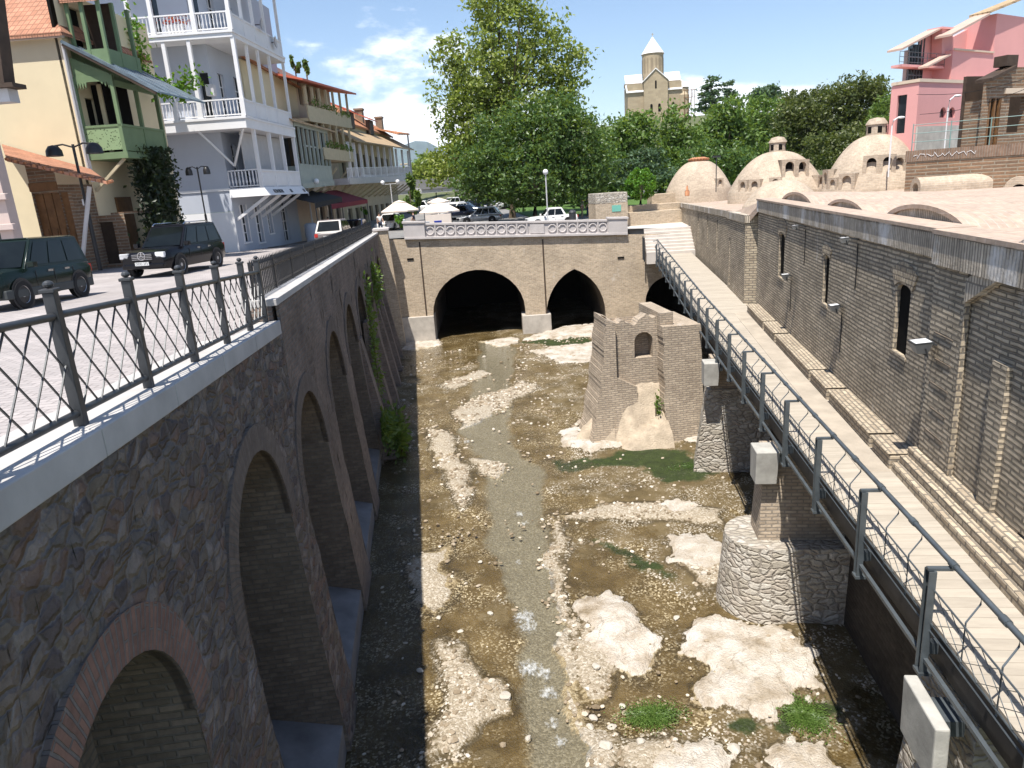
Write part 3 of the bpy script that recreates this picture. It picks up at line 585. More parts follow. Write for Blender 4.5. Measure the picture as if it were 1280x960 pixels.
pr.hexa([L(p) for p in ((-3.15, a, -2.6), (-2.70, a, -2.6), (-2.70, b_, -4), (-3.15, b_, -4), (-3.15, a, za-.12), (-2.70, a, za-.12), (-2.70, b_, zb-.12), (-3.15, b_, zb-.12))])
pr.build('brick_parapet', M['leftbrick'], rw)
cp = MB()
for k in range(24):
    a, b_ = 12.9+k*36.5/24, 12.9+(k+1)*36.5/24-.01; za, zb = -1.66-.021*(a-12.9), -1.66-.021*(b_-12.9)
    cp.hexa([L(p) for p in ((-3.2, a, za-.12), (-2.6, a, za-.12), (-2.6, b_, zb-.12), (-3.2, b_, zb-.12), (-3.2, a, za), (-2.6, a, za), (-2.6, b_, zb), (-3.2, b_, zb))])
cp.build('coping', M['slab'], rw, bevel=.01)
# lower kerb strip with damp ledge along the wall foot
bt = MB()
for k in range(6): y = 27+3.6*k; bt.hexa([L(p) for p in ((-2.7, y-.55, -10.3), (-1.7, y-.4, -10.3), (-1.7, y+.4, -10.3), (-2.7, y+.55, -10.3), (-2.7, y-.5, -5.2), (-2.55, y-.4, -5.2), (-2.55, y+.4, -5.2), (-2.7, y+.5, -5.2))])
bt.build('buttress', M['leftbrick'], rw)
# street railing along the near coping
rl = thing('street_railing', 'grey iron lattice railing with square capped posts along the near coping', 'railing', (-2.8, 4.3, zedge(4.3)))
PY = [1.4, 2.87, 4.33, 5.77, 7.22, 8.72, 10.2, 11.6, 12.75]
def rb(y): return -1.27-.0595*y
for i, y in enumerate(PY):
    m = MB(); z = rb(y)-rb(4.3)-.02; h = 1.13; d = y-4.3
    m.box(-.042, .042, d-.042, d+.042, z, z+h); m.box(-.055, .055, d-.055, d+.055, z+h, z+h+.03); m.ball((0, d, z+h+.062), .04, .04, .03, 10); m.build('post', M['iron'], rl, bevel=.006)
for zz_, nm in ((.93, 'top_rail'), (.16, 'bottom_rail')):
    m = MB()
    for a, b_ in zip(PY, PY[1:]): m.tube([(0, a-4.25, rb(a)-rb(4.3)+zz_), (0, b_-4.35, rb(b_)-rb(4.3)+zz_)], .03, 10)
    m.build(nm, M['iron'], rl, smooth=40)
m = MB()
for a, b_ in zip(PY, PY[1:]):
    w = b_-a-.1; y0 = a+.05-4.3; n_ = 4
    zl = lambda y: rb(y+4.3)-rb(4.3)
    for dx, sg in ((.012, 1), (-.012, -1)):
        for k in range(-2, n_+1):
            ua, ub = k*w/n_, (k+2)*w/n_; za, zb = (.17, .92) if sg > 0 else (.92, .17)
            ca, cb = max(0, ua), min(w, ub)
            if cb-ca < .02: continue
            f = lambda u_: za+(zb-za)*(u_-ua)/(ub-ua)
            m.beam((dx, y0+ca, zl(y0+ca)+f(ca)), (dx, y0+cb, zl(y0+cb)+f(cb)), .012, .012)
m.build('lattice', M['iron'], rl)
# spiked fence on the parapet beyond
sf = thing('spiked_fence', 'low black spiked iron fence on the far brick parapet', 'fence', (-2.98, 13, -1.68))
def zc_(y): return -.021*(y-13)
m = MB()
y = 13.05
while y < 47.5:
    z = zc_(y)
    m.box(-.012, .012, y-13-.012, y-13+.012, z, z+.60); m.lathe([(.028, z+.60), (.0, z+.74)], 4, (0, y-13, 0)); y += .15 if y < 30 else .24
m.build('spikes', M['black'], sf); m = MB()
for h in (.12, .48): m.beam((0, 0, h), (0, 34.5, h+zc_(47.5)), .02, .035)
m.build('rail', M['black'], sf)
for k in range(18): y = 2.02*k; MB().box(-.025, .025, y-.025, y+.025, zc_(13+y)-.02, zc_(13+y)+.68).build('post', M['black'], sf)

# ================================================================== THE OLD BRIDGE
def B_(px, py, y=0): return BR.at(px, py, y)
ob_ = thing('stone_bridge', 'tan brick bridge wall with one round and one pointed river arch', 'bridge', BR.o, BR.a)
xl = -2.0
a1 = (B_(541, 385)[0], B_(657, 392)[0], -999, B_(598, 337)[1], 'round'); x0, z0 = B_(683, 392); x1, _ = B_(757, 391)
a2 = (x0, x1, -999, B_(721, 336)[1], 'pointed', 3.2); x3, _ = B_(807, 388); a3 = (x3, x3+3.4, -999, B_(822, 346)[1], 'round')
a1 = a1[:3]+(a1[3], 'round', min((a1[1]-a1[0])/2, 2.9))
tl_, tr_ = B_(505, 299), B_(784, 293)
def btop(x): return tl_[1]+(tr_[1]-tl_[1])*(x-tl_[0])/(tr_[0]-tl_[0])
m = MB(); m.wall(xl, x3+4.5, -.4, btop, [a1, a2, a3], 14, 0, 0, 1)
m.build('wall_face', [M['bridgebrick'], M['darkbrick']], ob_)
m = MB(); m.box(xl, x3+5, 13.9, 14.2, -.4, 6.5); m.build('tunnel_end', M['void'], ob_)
for (xa, xb, t_) in ((-.9, B_(543, 400)[0], B_(517, 396)[1]), (B_(653, 400)[0], B_(689, 400)[0], B_(670, 393)[1])):
    MB().box(xa, xb, -.22, 1.6, -.3, t_).build('pier_base', M['pierbase'] if 'pierbase' in M else M.setdefault('pierbase', plain('grey_dressed_stone', (.42, .38, .33), .9, .2, 2, .4)), ob_, bevel=.04)
m = MB()
for px in (529, 681): x, _ = B_(px, 350); m.box(x-.05, x+.05, -.015, .02, .8, btop(x)-.2)
m.build('drain_pipe', M['dwood'], ob_)
for px, py in ((513, 324), (776, 322)):
    x, z = B_(px, py); MB().box(x-.22, x+.22, -.05, .05, z-.06, z+.06).build('outlet', M['void'], ob_)
# moulded string course and balustrade
bl = thing('balustrade', 'pale stone balustrade with a row of carved rings above the river arches', 'balustrade', BR.w(0, 0, tl_[1]), BR.a)
sl = (tr_[1]-tl_[1])/(tr_[0]-tl_[0]); bx0, bx1 = B_(505, 290)[0], B_(784, 285)[0]
zb = lambda x: sl*(x-tl_[0]); H = 1.0
def hx(mb_, xa, xb, y0, y1, za, zb_): mb_.hexa([(xa, y0, zb(xa)+za), (xb, y0, zb(xb)+za), (xb, y1, zb(xb)+za), (xa, y1, zb(xa)+za), (xa, y0, zb(xa)+zb_), (xb, y0, zb(xb)+zb_), (xb, y1, zb(xb)+zb_), (xa, y1, zb(xa)+zb_)])
m = MB(); hx(m, bx0, bx1, -.22, .5, -.02, .14); m.build('string_course', M['bal'], bl, bevel=.02)
m = MB(); hx(m, bx0+1.3, bx1-1.2, -.07, .3, H-.13, H+.02); m.build('top_rail', M['bal'], bl, bevel=.02)
for xa, xb in ((bx0, bx0+1.4), (bx1-1.3, bx1)):
    m = MB(); hx(m, xa, xb, -.18, .45, .14, H+.02); hx(m, xa-.06, xb+.06, -.24, .5, H+.02, H+.16); m.build('pedestal', M['bal'], bl, bevel=.015)
m = MB(); hx(m, bx0+1.4, bx1-1.3, .02, .2, .14, H-.13); m.build('panel', M['bal'], bl)
n_ = 18; span = bx1-bx0-2.7
m5 = MB(); xm = bx0+1.4+span*10.3/n_; hx(m5, xm, xm+.95, -.05, .02, .2, H-.2); m5.build('plain_panel', M['bal'], bl)
for k in range(n_):
    x = bx0+1.4+span*(k+.5)/n_
    if xm-.3 < x < xm+1.2: continue
    m = MB(); c = (x, 0, zb(x)+.5); pts = [(c[0]+.25*math.cos(a), .0, c[2]+.25*math.sin(a)) for a in np.linspace(0, 2*math.pi, 25)]; m.tube(pts, .05, 8); m.build('carved_ring', M['bal'], bl, smooth=40)
    m = MB(); hx(m, x+span/n_/2-.05, x+span/n_/2+.05, -.06, .02, .14, H-.13); m.build('baluster', M['bal'], bl)
# corner pillar where the canal wall meets the bridge
cpz = onpl(480, 288, (0, 48.4, 0), (0, 1, 0))[2]
cpn = thing('corner_pillar', 'tan brick corner pillar with stone cap between canal wall and bridge', 'pillar', (-2.35, 48.5, -10.2))
m = MB(); m.hexa([(-.5, -.6, 0), (.75, -.6, 0), (.75, .7, 0), (-.5, .7, 0), (-.5, -.6, 10.2+cpz), (.35, -.6, 10.2+cpz), (.35, .7, 10.2+cpz), (-.5, .7, 10.2+cpz)]); m.build('shaft', M['bridgebrick'], cpn)
MB().box(-.6, .45, -.7, .8, 10.2+cpz+.002, 10.2+cpz+.16).build('cap', M['bal'], cpn, bevel=.02)
# ================================================================== FOOTBRIDGE
DZ = -5.38
FB = FR((5.54, 6.67, DZ), -14.06)
def rise(y): return max(0, y-20)*.0175
fb = thing('footbridge', 'long plank footbridge with grey steel posts and wire mesh along the bath wall', 'footbridge', FB.o, FB.a)
edge = [(-7, 1.2), (0.5, 1.33), (2.4, 1.43), (7.9, 1.5), (16, 1.75), (21.2, 2.25), (27, 2.25), (41, 2.3)]
m = MB()
for (ya, xa), (yb, xb) in zip(edge, edge[1:]):
    n_ = max(1, int((yb-ya)/2))
    for i in range(n_):
        p, q = ya+(yb-ya)*i/n_, ya+(yb-ya)*(i+1)/n_; X0, X1 = xa+(xb-xa)*i/n_, xa+(xb-xa)*(i+1)/n_
        m.hexa([(.1, p, rise(p)-.06), (X0, p, rise(p)-.06), (X1, q, rise(q)-.06), (.1, q, rise(q)-.06), (.1, p, rise(p)), (X0, p, rise(p)), (X1, q, rise(q)), (.1, q, rise(q))])
m.build('deck', M['plank'], fb)
for x in (.2, 1.2):
    m = MB(); ys = [-7, 0, 10, 20, 30, 41]
    for a, b_ in zip(ys, ys[1:]): m.beam((x, a, rise(a)-.28), (x, b_, rise(b_)-.28), .16, .42)
    m.build('girder', M['rust'], fb)
m = MB(); 
for k in range(24): y = -6+2*k; m.box(.15, 1.25, y-.06, y+.06, rise(y)-.24, rise(y)-.08)
m.build('cross_beam', M['rust'], fb)
m = MB(); ys = [-7, 0, 10, 20, 30, 41]
for a, b_ in zip(ys, ys[1:]): m.beam((-.02, a, rise(a)-.42), (-.02, b_, rise(b_)-.42), .05, .05)
m.build('lower_pipe', M['steel'], fb)
SPC = 2.17; PK = range(-3, 20)
for k in PK:
    y = SPC*k+.02; m = MB(); z = rise(y)
    m.box(-.075, .01, y-.065, y-.05, z-.62, z+.76); m.box(-.075, .01, y+.05, y+.065, z-.62, z+.76); m.box(-.012, .01, y-.05, y+.05, z-.62, z+.76)
    m.box(-.09, .1, y-.08, y+.08, z-.64, z-.60); m.box(-.075, .2, y-.03, y+.03, z+.755, z+.79); m.box(.01, .2, y-.05, y+.05, z-.35, z-.2)
    m.build('post', M['steel'], fb)
ya, yb = SPC*-3, SPC*19
m = MB(); m.tube([(.2, y, rise(y)+.83) for y in np.linspace(ya, yb, 24)], .034, 10)
for k in range(int((yb-ya)/SPC*2)+1): y = ya+SPC/2*k; m.tube([(.2, y-.06, rise(y)+.83), (.2, y+.06, rise(y)+.83)], .045, 10)
m.build('handrail', M['steel'], fb, smooth=40)
m = MB()
for k in range(-3, 19):
    y = SPC*(k+.5)
    z = rise(y)
    for dy in (-SPC/6, SPC/6+.0): m.tube([(.02, y+dy, z-.02), (.02, y+dy, z+.56), (.2, y+dy+.1, z+.72), (.2, y+dy+.1, z+.82)], .011, 6)
m.build('baluster', M['steel'], fb)
m = MB()
for h in (-.02, .08, .52): m.tube([(.0, y, rise(y)+h) for y in np.linspace(ya, yb, 12)], .012, 6)
m.build('mesh_frame', M['steel'], fb)
m = MB()
for k in range(-3, 19):
    y0 = SPC*k+.1; w = SPC-.2
    for i in range(8):
        for sg in (1, -1):
            a = w*(i-1)/6; b_ = a+w/3
            ca, cb = max(0, a), min(w, b_)
            if cb-ca < .03: continue
            f = lambda u_: (.09+.42*(u_-a)/(b_-a)) if sg > 0 else (.51-.42*(u_-a)/(b_-a))
            m.beam((.004*sg, y0+ca, rise(y0)+f(ca)), (.004*sg, y0+cb, rise(y0)+f(cb)), .007, .007)
m.build('wire_mesh', M['steel'], fb)
for k in (1, 0): pass
# concrete blocks hung under the footbridge on its piers
for y, lab in ((15.4, 'pale concrete block hung under the footbridge by the brick ruin'), (7.55, 'white concrete block above the round stone pier'), (-.52, 'large tilted concrete slab hung under the near end of the footbridge')):
    o = thing('concrete_block', lab, 'concrete block', FB.w(-.25, y, rise(y)-.62), FB.a)
    m = MB(); near = y < 0
    if near: m.hexa([(-.02, -.46, -.80), (.14, -.46, -.80), (.14, .4, -.74), (-.02, .4, -.74), (-.02, -.42, -.02), (.14, -.42, -.02), (.14, .44, .02), (-.02, .44, .02)])
    else: m.hexa([(-.2, -.28, -.78), (.26, -.28, -.78), (.26, .28, -.78), (-.2, .28, -.78), (-.2, -.33, 0), (.3, -.33, 0), (.3, .33, 0), (-.2, .33, 0)])
    m.build('block', M['conc2'] if 'conc2' in M else M.setdefault('conc2', plain('white_concrete', (.37, .355, .32), .85, .25, 2.5, .4)), o, bevel=.02)
    m = MB(); m.box(.15 if near else .305, .4, -.2, .2, -.3, -.1); m.build('bracket', M['steel'], o)
# piers
p = onz(950, 768, BED)
pc = np.array([7.35, 14.35, BED-.3])
o = thing('bridge_pier', 'round pale rubble stone pier with a short brick shaft in the river', 'pier', pc, FB.a)
m = MB(); m.lathe([(1.08, 0), (1.02, .6), (.9, 1.85), (.87, 2.05)], 22, (0, 0, 0), 0, math.pi/2, 1.5*math.pi)
V = [(0, .87, 2.05)]; m.poly([( .87*math.cos(a), .87*math.sin(a), 2.05) for a in np.linspace(math.pi/2, 1.5*math.pi, 23)]+[(2.4, -.87, 2.05), (2.4, .87, 2.05)])
m.quad((0, -1.08, 0), (2.4, -1.08, 0), (2.4, -.87, 2.05), (0, -.87, 2.05)); m.quad((2.4, 1.08, 0), (0, 1.08, 0), (0, .87, 2.05), (2.4, .87, 2.05))
m.build('stone_base', M['pierstone'], o, smooth=50)
m = MB(); m.hexa([(-.2, -.42, 2.051), (1.9, -.42, 2.051), (1.9, .42, 2.051), (-.2, .42, 2.051), (-.08, -.34, 4.2), (1.9, -.34, 4.2), (1.9, .34, 4.2), (-.08, .34, 4.2)]); m.build('brick_shaft', M['ruinbrick'], o)
o = thing('bridge_pier', 'narrow tapering stone pier standing beside the brick ruin', 'pier', (9.35, 22.3, BED-.3), FB.a)
m = MB(); m.hexa([(-.65, -.42, 0), (2, -.42, 0), (2, .6, 0), (-.5, .6, 0), (-.12, -.3, 3.2), (2, -.3, 3.2), (2, .4, 3.2), (-.12, .4, 3.2)]); m.build('stone_base', M['pierstone'], o)
m = MB(); m.box(-.02, 1.9, -.25, .3, 3.2, 4.3); m.build('brick_shaft', M['ruinbrick'], o)
o = thing('bridge_pier', 'shaded stone pier under the near end of the footbridge', 'pier', FB.w(.45, .2, BED-.3-DZ), FB.a)
m = MB(); m.hexa([(-.5, -1.2, 0), (2, -1.2, 0), (2, .6, 0), (-.5, .6, 0), (-.2, -1, 4.2), (2, -1, 4.2), (2, .4, 4.2), (-.2, .4, 4.2)]); m.build('stone_base', M['pierstone'], o)
# lower canal wall under the footbridge, its deep shade put into the brick colour
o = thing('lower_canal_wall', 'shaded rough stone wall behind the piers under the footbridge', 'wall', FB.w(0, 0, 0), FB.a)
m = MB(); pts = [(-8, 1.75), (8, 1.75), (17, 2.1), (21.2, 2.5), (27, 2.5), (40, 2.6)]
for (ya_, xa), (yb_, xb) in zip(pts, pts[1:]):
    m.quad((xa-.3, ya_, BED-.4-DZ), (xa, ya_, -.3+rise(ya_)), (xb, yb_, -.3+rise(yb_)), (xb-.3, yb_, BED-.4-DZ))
m.build('wall_face', M['shadebrick'], o)
m = MB(); 
# ================================================================== BRICK RUIN
def rn(px, py, y=25.9): return ony(px, py, y)
ru = thing('brick_ruin', 'crumbling tan brick tower stub with a small arched niche in the river', 'ruin', (7.9, 26.2, BED-.3))
def RL(p): return (p[0]-7.9, p[1]-26.2, p[2]-BED+.3)
# front with niche between two buttress-like walls
yF = 26.0
zt = ony(790, 400, yF)[2]; xA, xB = ony(757, 400, yF)[0], ony(826, 400, yF)[0]; xC = ony(878, 410, yF)[0]
nx0, nx1 = ony(793, 430, yF)[0], ony(816, 430, yF)[0]; nz0, nz1 = ony(805, 447, yF)[2], ony(805, 415, yF)[2]
hb = BED-.3
def rag(x): return zt+.12*math.sin(x*3.1)+.10*math.sin(x*7.7+1)+.04*math.sin(x*19)
m = MB(); ks = [xA+.07*i for i in range(1, int((xB-xA)/.07))]
m.wall(xA, xB, hb, rag, [(nx0, nx1, nz0, nz1, 'round')], .55, yF, 0, 0, ks); m.pane((nx0, nx1, nz0, nz1, 'round'), yF+.55)
for a, b_ in zip([xA]+ks, ks+[xB]): m.quad((a, yF, rag(a)), (b_, yF, rag(b_)), (b_, yF+.75, rag(b_)-.05), (a, yF+.75, rag(a)-.05))
m.quad((xB, yF+.75, hb), (xA, yF+.75, hb), (xA, yF+.75, zt), (xB, yF+.75, zt))
m.v = [RL(v) for v in m.v]; m.build('niche_wall', M['ruinbrick'], ru)
def skew(mb_, xa, xb, y0, y1, top_a, top_b, foot, left, n_=14, front=.0):
    """ragged block with a foot that flares out, stepped courses on its top edge"""
    for i in range(n_):
        k0, k1 = i/n_, (i+1)/n_; fl0, fl1 = foot*(1-k0)**1.5, foot*(1-k1)**1.5; j = .03*math.sin(i*5.3)
        z0, z1 = hb+(top_a-hb)*k0, hb+(top_a-hb)*k1; z0b, z1b = hb+(top_b-hb)*k0, hb+(top_b-hb)*k1
        xl0, xl1 = (xa-fl0, xa-fl1) if left else (xa, xa); xr0, xr1 = (xb, xb) if left else (xb+fl0*.3, xb+fl1*.3)
        f0, f1 = y0-front*(1-k0)**2, y0-front*(1-k1)**2
        mb_.hexa([(xl0+j, f0, z0), (xr0, f0, z0b), (xr0, y1, z0b), (xl0+j, y1, z0), (xl1+j, f1, z1), (xr1, f1, z1b), (xr1, y1, z1b), (xl1+j, y1, z1)])
m = MB(); skew(m, xA-.08, xA+.3, yF-.25, yF+1.6, zt+.15, zt+.0, .85, True, 26, .3); m.v = [RL(v) for v in m.v]; m.build('left_flank', M['ruinbrick'], ru)
m = MB(); skew(m, xA+.25, (nx0+xA)/2+.55, yF-.3, yF+.3, zt-2.1, zt-2.6, .2, True, 10, .5); m.v = [RL(v) for v in m.v]; m.build('left_step', M['ruinbrick'], ru)
m = MB(); y2 = yF-.65; xD, xE = ony(829, 420, y2)[0], ony(877, 410, y2)[0]; skew(m, xD, xE, y2, yF+2.4, ony(832, 408, y2)[2], ony(870, 406, y2)[2], .3, False, 22, .35)
m.box(xD-.02, xD+.5, y2+.3, yF+2.3, ony(832, 408, y2)[2], ony(832, 393, y2)[2]); m.v = [RL(v) for v in m.v]; m.build('right_flank', M['ruinbrick'], ru)
m = MB(); N1, N2 = 26, 26; hx0, hx1 = nx0-2.4, xD+.12; V2 = []
for j in range(N2+1):
    for i in range(N1+1):
        x = hx0+(hx1-hx0)*i/N1; s = j/N2; y = yF+.15-1.75*s; k = i/N1
        top_ = -7.75-2.45*s**.8; side_ = max(0, (.55-k))*4.2*(1-.35*s)
        n1 = vn(np.array([x]), np.array([y]), 1.7, 1)[0]-.5; n2 = vn(np.array([x]), np.array([y]), 5, 2)[0]-.5; st2 = .16*math.sin(9.5*s+3*n1)
        V2.append(RL((x, y, max(hb, top_-side_+st2+.5*n1+.16*n2))))
m.add(V2, [(j*(N1+1)+i, (j+1)*(N1+1)+i, (j+1)*(N1+1)+i+1, j*(N1+1)+i+1) for j in range(N2) for i in range(N1)]); m.build('rubble_slope', M['heap'], ru, smooth=45)

# ================================================================== BATH HOUSE
BH = FR((8.35, 10.65, DZ), -106.3)                 # x towards the camera along the wall, y into the building
bh = thing('bath_house', 'long low grey brick bath house with slit windows beside the footbridge', 'bath house', BH.o, BH.a)
HT = 4.2; FL = -16.56
def bw(px, py): return BH.at(px, py)
wins = []
for (ax, az), (bx, bz), top in (((973, 345), (981, 300), 292), ((1028, 378), (1037, 325), 319), ((1116, 437), (1139, 362), 355)):
    xa, z0 = bw(ax, az); xb, _ = bw(bx, bz); _, z1 = bw((ax+bx)/2, top); wins.append((xa, xb, z0, z1, 'round', .12))
wins.append((BH.at(1268, 668)[0], BH.at(1268, 668)[0]+.22, .22, .5, 'flat'))
m = MB(); m.wall(FL, .0, -.6, HT-.42, wins[:3], .13, 0, 0, 1); m.wall(0, 1.15, -.6, HT-.42, [], .28, -.06); m.quad((0, -.06, -.6), (0, -.06, HT-.42), (0, 0, HT-.42), (0, 0, -.6))
m.wall(1.15, 7, -.6, HT-.42, [wins[3]], .3, .03); m.quad((1.15, -.06, -.6), (1.15, .03, -.6), (1.15, .03, HT-.42), (1.15, -.06, HT-.42)); m.build('wall_face', [M['bathbrick'], M['bathface']], bh)
m = MB()
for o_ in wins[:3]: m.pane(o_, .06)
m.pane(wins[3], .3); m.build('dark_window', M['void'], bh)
for o_ in wins[:3]:
    m = MB(); xc = (o_[0]+o_[1])/2; w = (o_[1]-o_[0]); 
    for i in range(9):
        a = R_(62+56*i/8); b0 = a-R_(3); b1 = a+R_(3); c0 = o_[3]-w*1.2
        q = [(xc-r_*math.cos(t_), c0+r_*math.sin(t_)) for r_, t_ in ((w*1.28, b0), (w*1.28, b1), (w*1.85, b1), (w*1.85, b0))]; m.prism(q, -.03, .01)
    m.build('window_fan', M['bathface'], bh)
    m = MB(); m.box(o_[0]-.09, o_[0]-.002, -.012, .05, o_[2], o_[3]-.05); m.build('window_jamb', M['bathface'], bh)
    m = MB(); m.box(o_[0]-.1, o_[1]+.04, -.03, .25, o_[2]-.07, o_[2]-.003); m.build('window_sill', M['bathface'], bh)
m = MB(); m.box(FL, 0, -.07, .3, HT-.42, HT); m.box(0, 7, -.13, .35, HT-.5, HT-.02); m.build('parapet_band', M['upright'], bh)
m = MB(); m.box(FL-.02, 0, -.1, .5, HT, HT+.06); m.box(0, 7, -.16, .5, HT-.02, HT+.05); m.build('coping', M['roofbath'], bh)
# blind arch hood and side pilasters near the camera
m = MB(); p0, p1 = BH.at(1234, 372, -.1), BH.at(1285, 335, -.1)
for i in range(14):
    k0, k1 = i/14, (i+1)/14; f = lambda k: (1.2+(2.9)*k, p0[1]+(1.0)*math.sin(k*math.pi/2)); (xa, za), (xb, zb_) = f(k0), f(k1)
    m.hexa([(xa, -.1, za-.2), (xb, -.1, zb_-.2), (xb, .13, zb_-.2), (xa, .13, za-.2), (xa, -.1, za+.16), (xb, -.1, zb_+.16), (xb, .13, zb_+.16), (xa, .13, za+.16)])
m.build('blind_arch', M['upright'], bh)
m = MB(); m.box(1.15, 1.19, -.07, .0, .2, p0[1]-.1); m.build('pilaster_edge', M['bathface'], bh)
m = MB(); m.box(2.1, 2.5, -.04, .05, .2, 2.6); m.build('pilaster', M['bathbrick'], bh)
m = MB()
for i in range(5): z = .9+.42*i; m.box(.2+.12*(i % 2), .9, -.075, -.05, z, z+.03)
m.build('ledge_gap', M['darkbrick'], bh)
# stepped plinth near the camera
for i, (d, h) in enumerate(((-.42, .16), (-.3, .30), (-.18, .46))):
    m = MB(); m.box(-.15, 7, d, .12, -.5, h); m.build('plinth_step', M['bathface'], bh, bevel=.02)
# further stretches of the bath wall (plan points measured at deck level)
far = [(13.07, 26.69), (13.45, 27.35), (12.95, 28.1), (14.2, 32.1), (20.2, 55.8)]
tops = [4.18, 3.62, 3.6, 3.55, 3.45]
def seg(a, b_, h0, h1, nm, mt, ops=(), extra=None):
    d = math.hypot(b_[0]-a[0], b_[1]-a[1]); o = thing(nm, None, None, (a[0], a[1], DZ), math.atan2(b_[1]-a[1], b_[0]-a[0])); return o, d
segs = [((13.55, 27.3), (12.98, 27.6), 3.6, 3.6), ((12.98, 27.6), (14.15, 31.9), 3.6, 3.55), ((14.15, 31.9), (14.45, 31.75), 3.55, 3.55), ((14.45, 31.75), (20.6, 56.5), 3.5, 3.2)]
labs = ['', 'middle stretch of bath wall, tan brick, between the long wall and the far wall', '', 'far grey brick bath wall with narrow slits beside the footbridge end']
o1 = thing('bath_wall', 'stepped tan brick stretch of the bath wall between the long wall and the steps', 'wall', (13.55, 27.3, DZ))
for i, (a, b_, h0, h1) in enumerate(segs):
    d = math.hypot(b_[0]-a[0], b_[1]-a[1]); an = math.atan2(a[1]-b_[1], a[0]-b_[0])
    m = MB(); ops = []
    if i == 3: ops = [(-d*k-.18, -d*k+.18, 1.2, 2.9, 'flat') for k in (.07, .2, .33, .48)]
    if i == 1: ops = [(-d*.9, -d*.9+.3, .3, 2.4, 'flat')]
    m.wall(-d, 0, -.6, lambda x: h0+(h1-h0)*(-x/d)-.3, ops, .35)
    m2 = MB(); m2.prism([(-d, h1-.3), (0, h0-.3), (0, h0), (-d, h1)], -.05, .3)
    m3 = MB()
    for o_ in ops: m3.pane(o_, .33)
    for mm, nm, mt in ((m, 'wall_face', M['bathface'] if i < 1 else M['bathbrick']), (m2, 'parapet_band', M['upright']), (m3, 'dark_window', M['void'])):
        if mm.v:
            p_ = mm.build(nm, mt, o1)
            for p_ in (p_ if isinstance(p_, list) else [p_]): p_.location = (a[0]-13.55, a[1]-27.3, 0); p_.rotation_euler = (0, 0, an)
# roofs of the baths: one gently falling brick roof behind the parapets
RZ = -1.33
rf = thing('bath_roof', 'broad pinkish brick roof terrace of the baths below the domes', 'roof', (16, 25, RZ))
w1 = BH.w(7, .1); w0 = BH.w(FL, .1)
m = MB(); m.slab([(w1[0]-16, w1[1]-25, .1), (60-16, w1[1]-25, .25), (60-16, 62-25, -.1), (20.7-16, 56.6-25, -.95), (14.5-16, 31.9-25, -.52), (13.1-16, 27.6-25, -.5), (w0[0]-16, w0[1]-25, .1)], .25)
m.build('roof_slab', M['roofbath'], rf)
def vault(px0, px1, pyb, pyt, lab, back=.55, length=5):
    xa, _ = BH.at(px0, pyb, back); xb, zb_ = BH.at(px1, pyb, back); _, ztp = BH.at((px0+px1)/2, pyt, back)
    zb_ = 4.0; h = max(.35, ztp-zb_); o = thing('vault_end', lab, 'vault', BH.w((xa+xb)/2, back, zb_), BH.a); w = abs(xb-xa)/2
    pts = [(w*1.06*math.cos(a), h*math.sin(a)) for a in np.linspace(0, math.pi, 19)]; inn_ = [(x*.88, z*.84) for x, z in pts]
    m = MB()
    for i in range(18): m.hexa([(inn_[i][0], 0, inn_[i][1]), (pts[i][0], 0, pts[i][1]), (pts[i][0], length, pts[i][1]-.3), (inn_[i][0], length, inn_[i][1]-.3)]+[(inn_[i+1][0], 0, inn_[i+1][1]), (pts[i+1][0], 0, pts[i+1][1]), (pts[i+1][0], length, pts[i+1][1]-.3), (inn_[i+1][0], length, inn_[i+1][1]-.3)])
    m.build('vault_roof', M['roofbath'], o); m = MB(); m.poly([(x, .06, z) for x, z in inn_]); m.build('end_wall', M['upright'], o)
vault(976, 1015, 254, 240, 'smallest curved brick vault end rising behind the bath parapet, beside the small dome')
vault(1031, 1081, 267, 249, 'middle curved brick vault end rising behind the bath parapet')
vault(1104, 1208, 285, 256, 'widest curved brick vault end rising behind the bath parapet')
# bench-like stone ledge along the wall foot
o = thing('stone_ledge', 'low brick ledge with stone top running along the bath wall foot', 'ledge', BH.w(0, 0), BH.a)
for a, b_ in ((-15.9, -12.6), (-12.4, -10.6), (-10.35, -6.1), (-5.95, -4.4), (-4.2, -1.3), (-1.15, -.2)):
    m = MB(); m.box(a, b_, -.44, -.003, -.4, .26); m.box(a, b_, -.48, -.004, .262, .32); m.build('ledge_block', M['bathface'], o, bevel=.025)
m = MB(); m.box(-16.3, -.1, -.95, -.45, -.4, .015); m.build('gutter_strip', M.setdefault('kerb', plain('worn_kerb_stone', (.36, .31, .25), .9, .2, 1.5, .3)), o, bevel=.01)
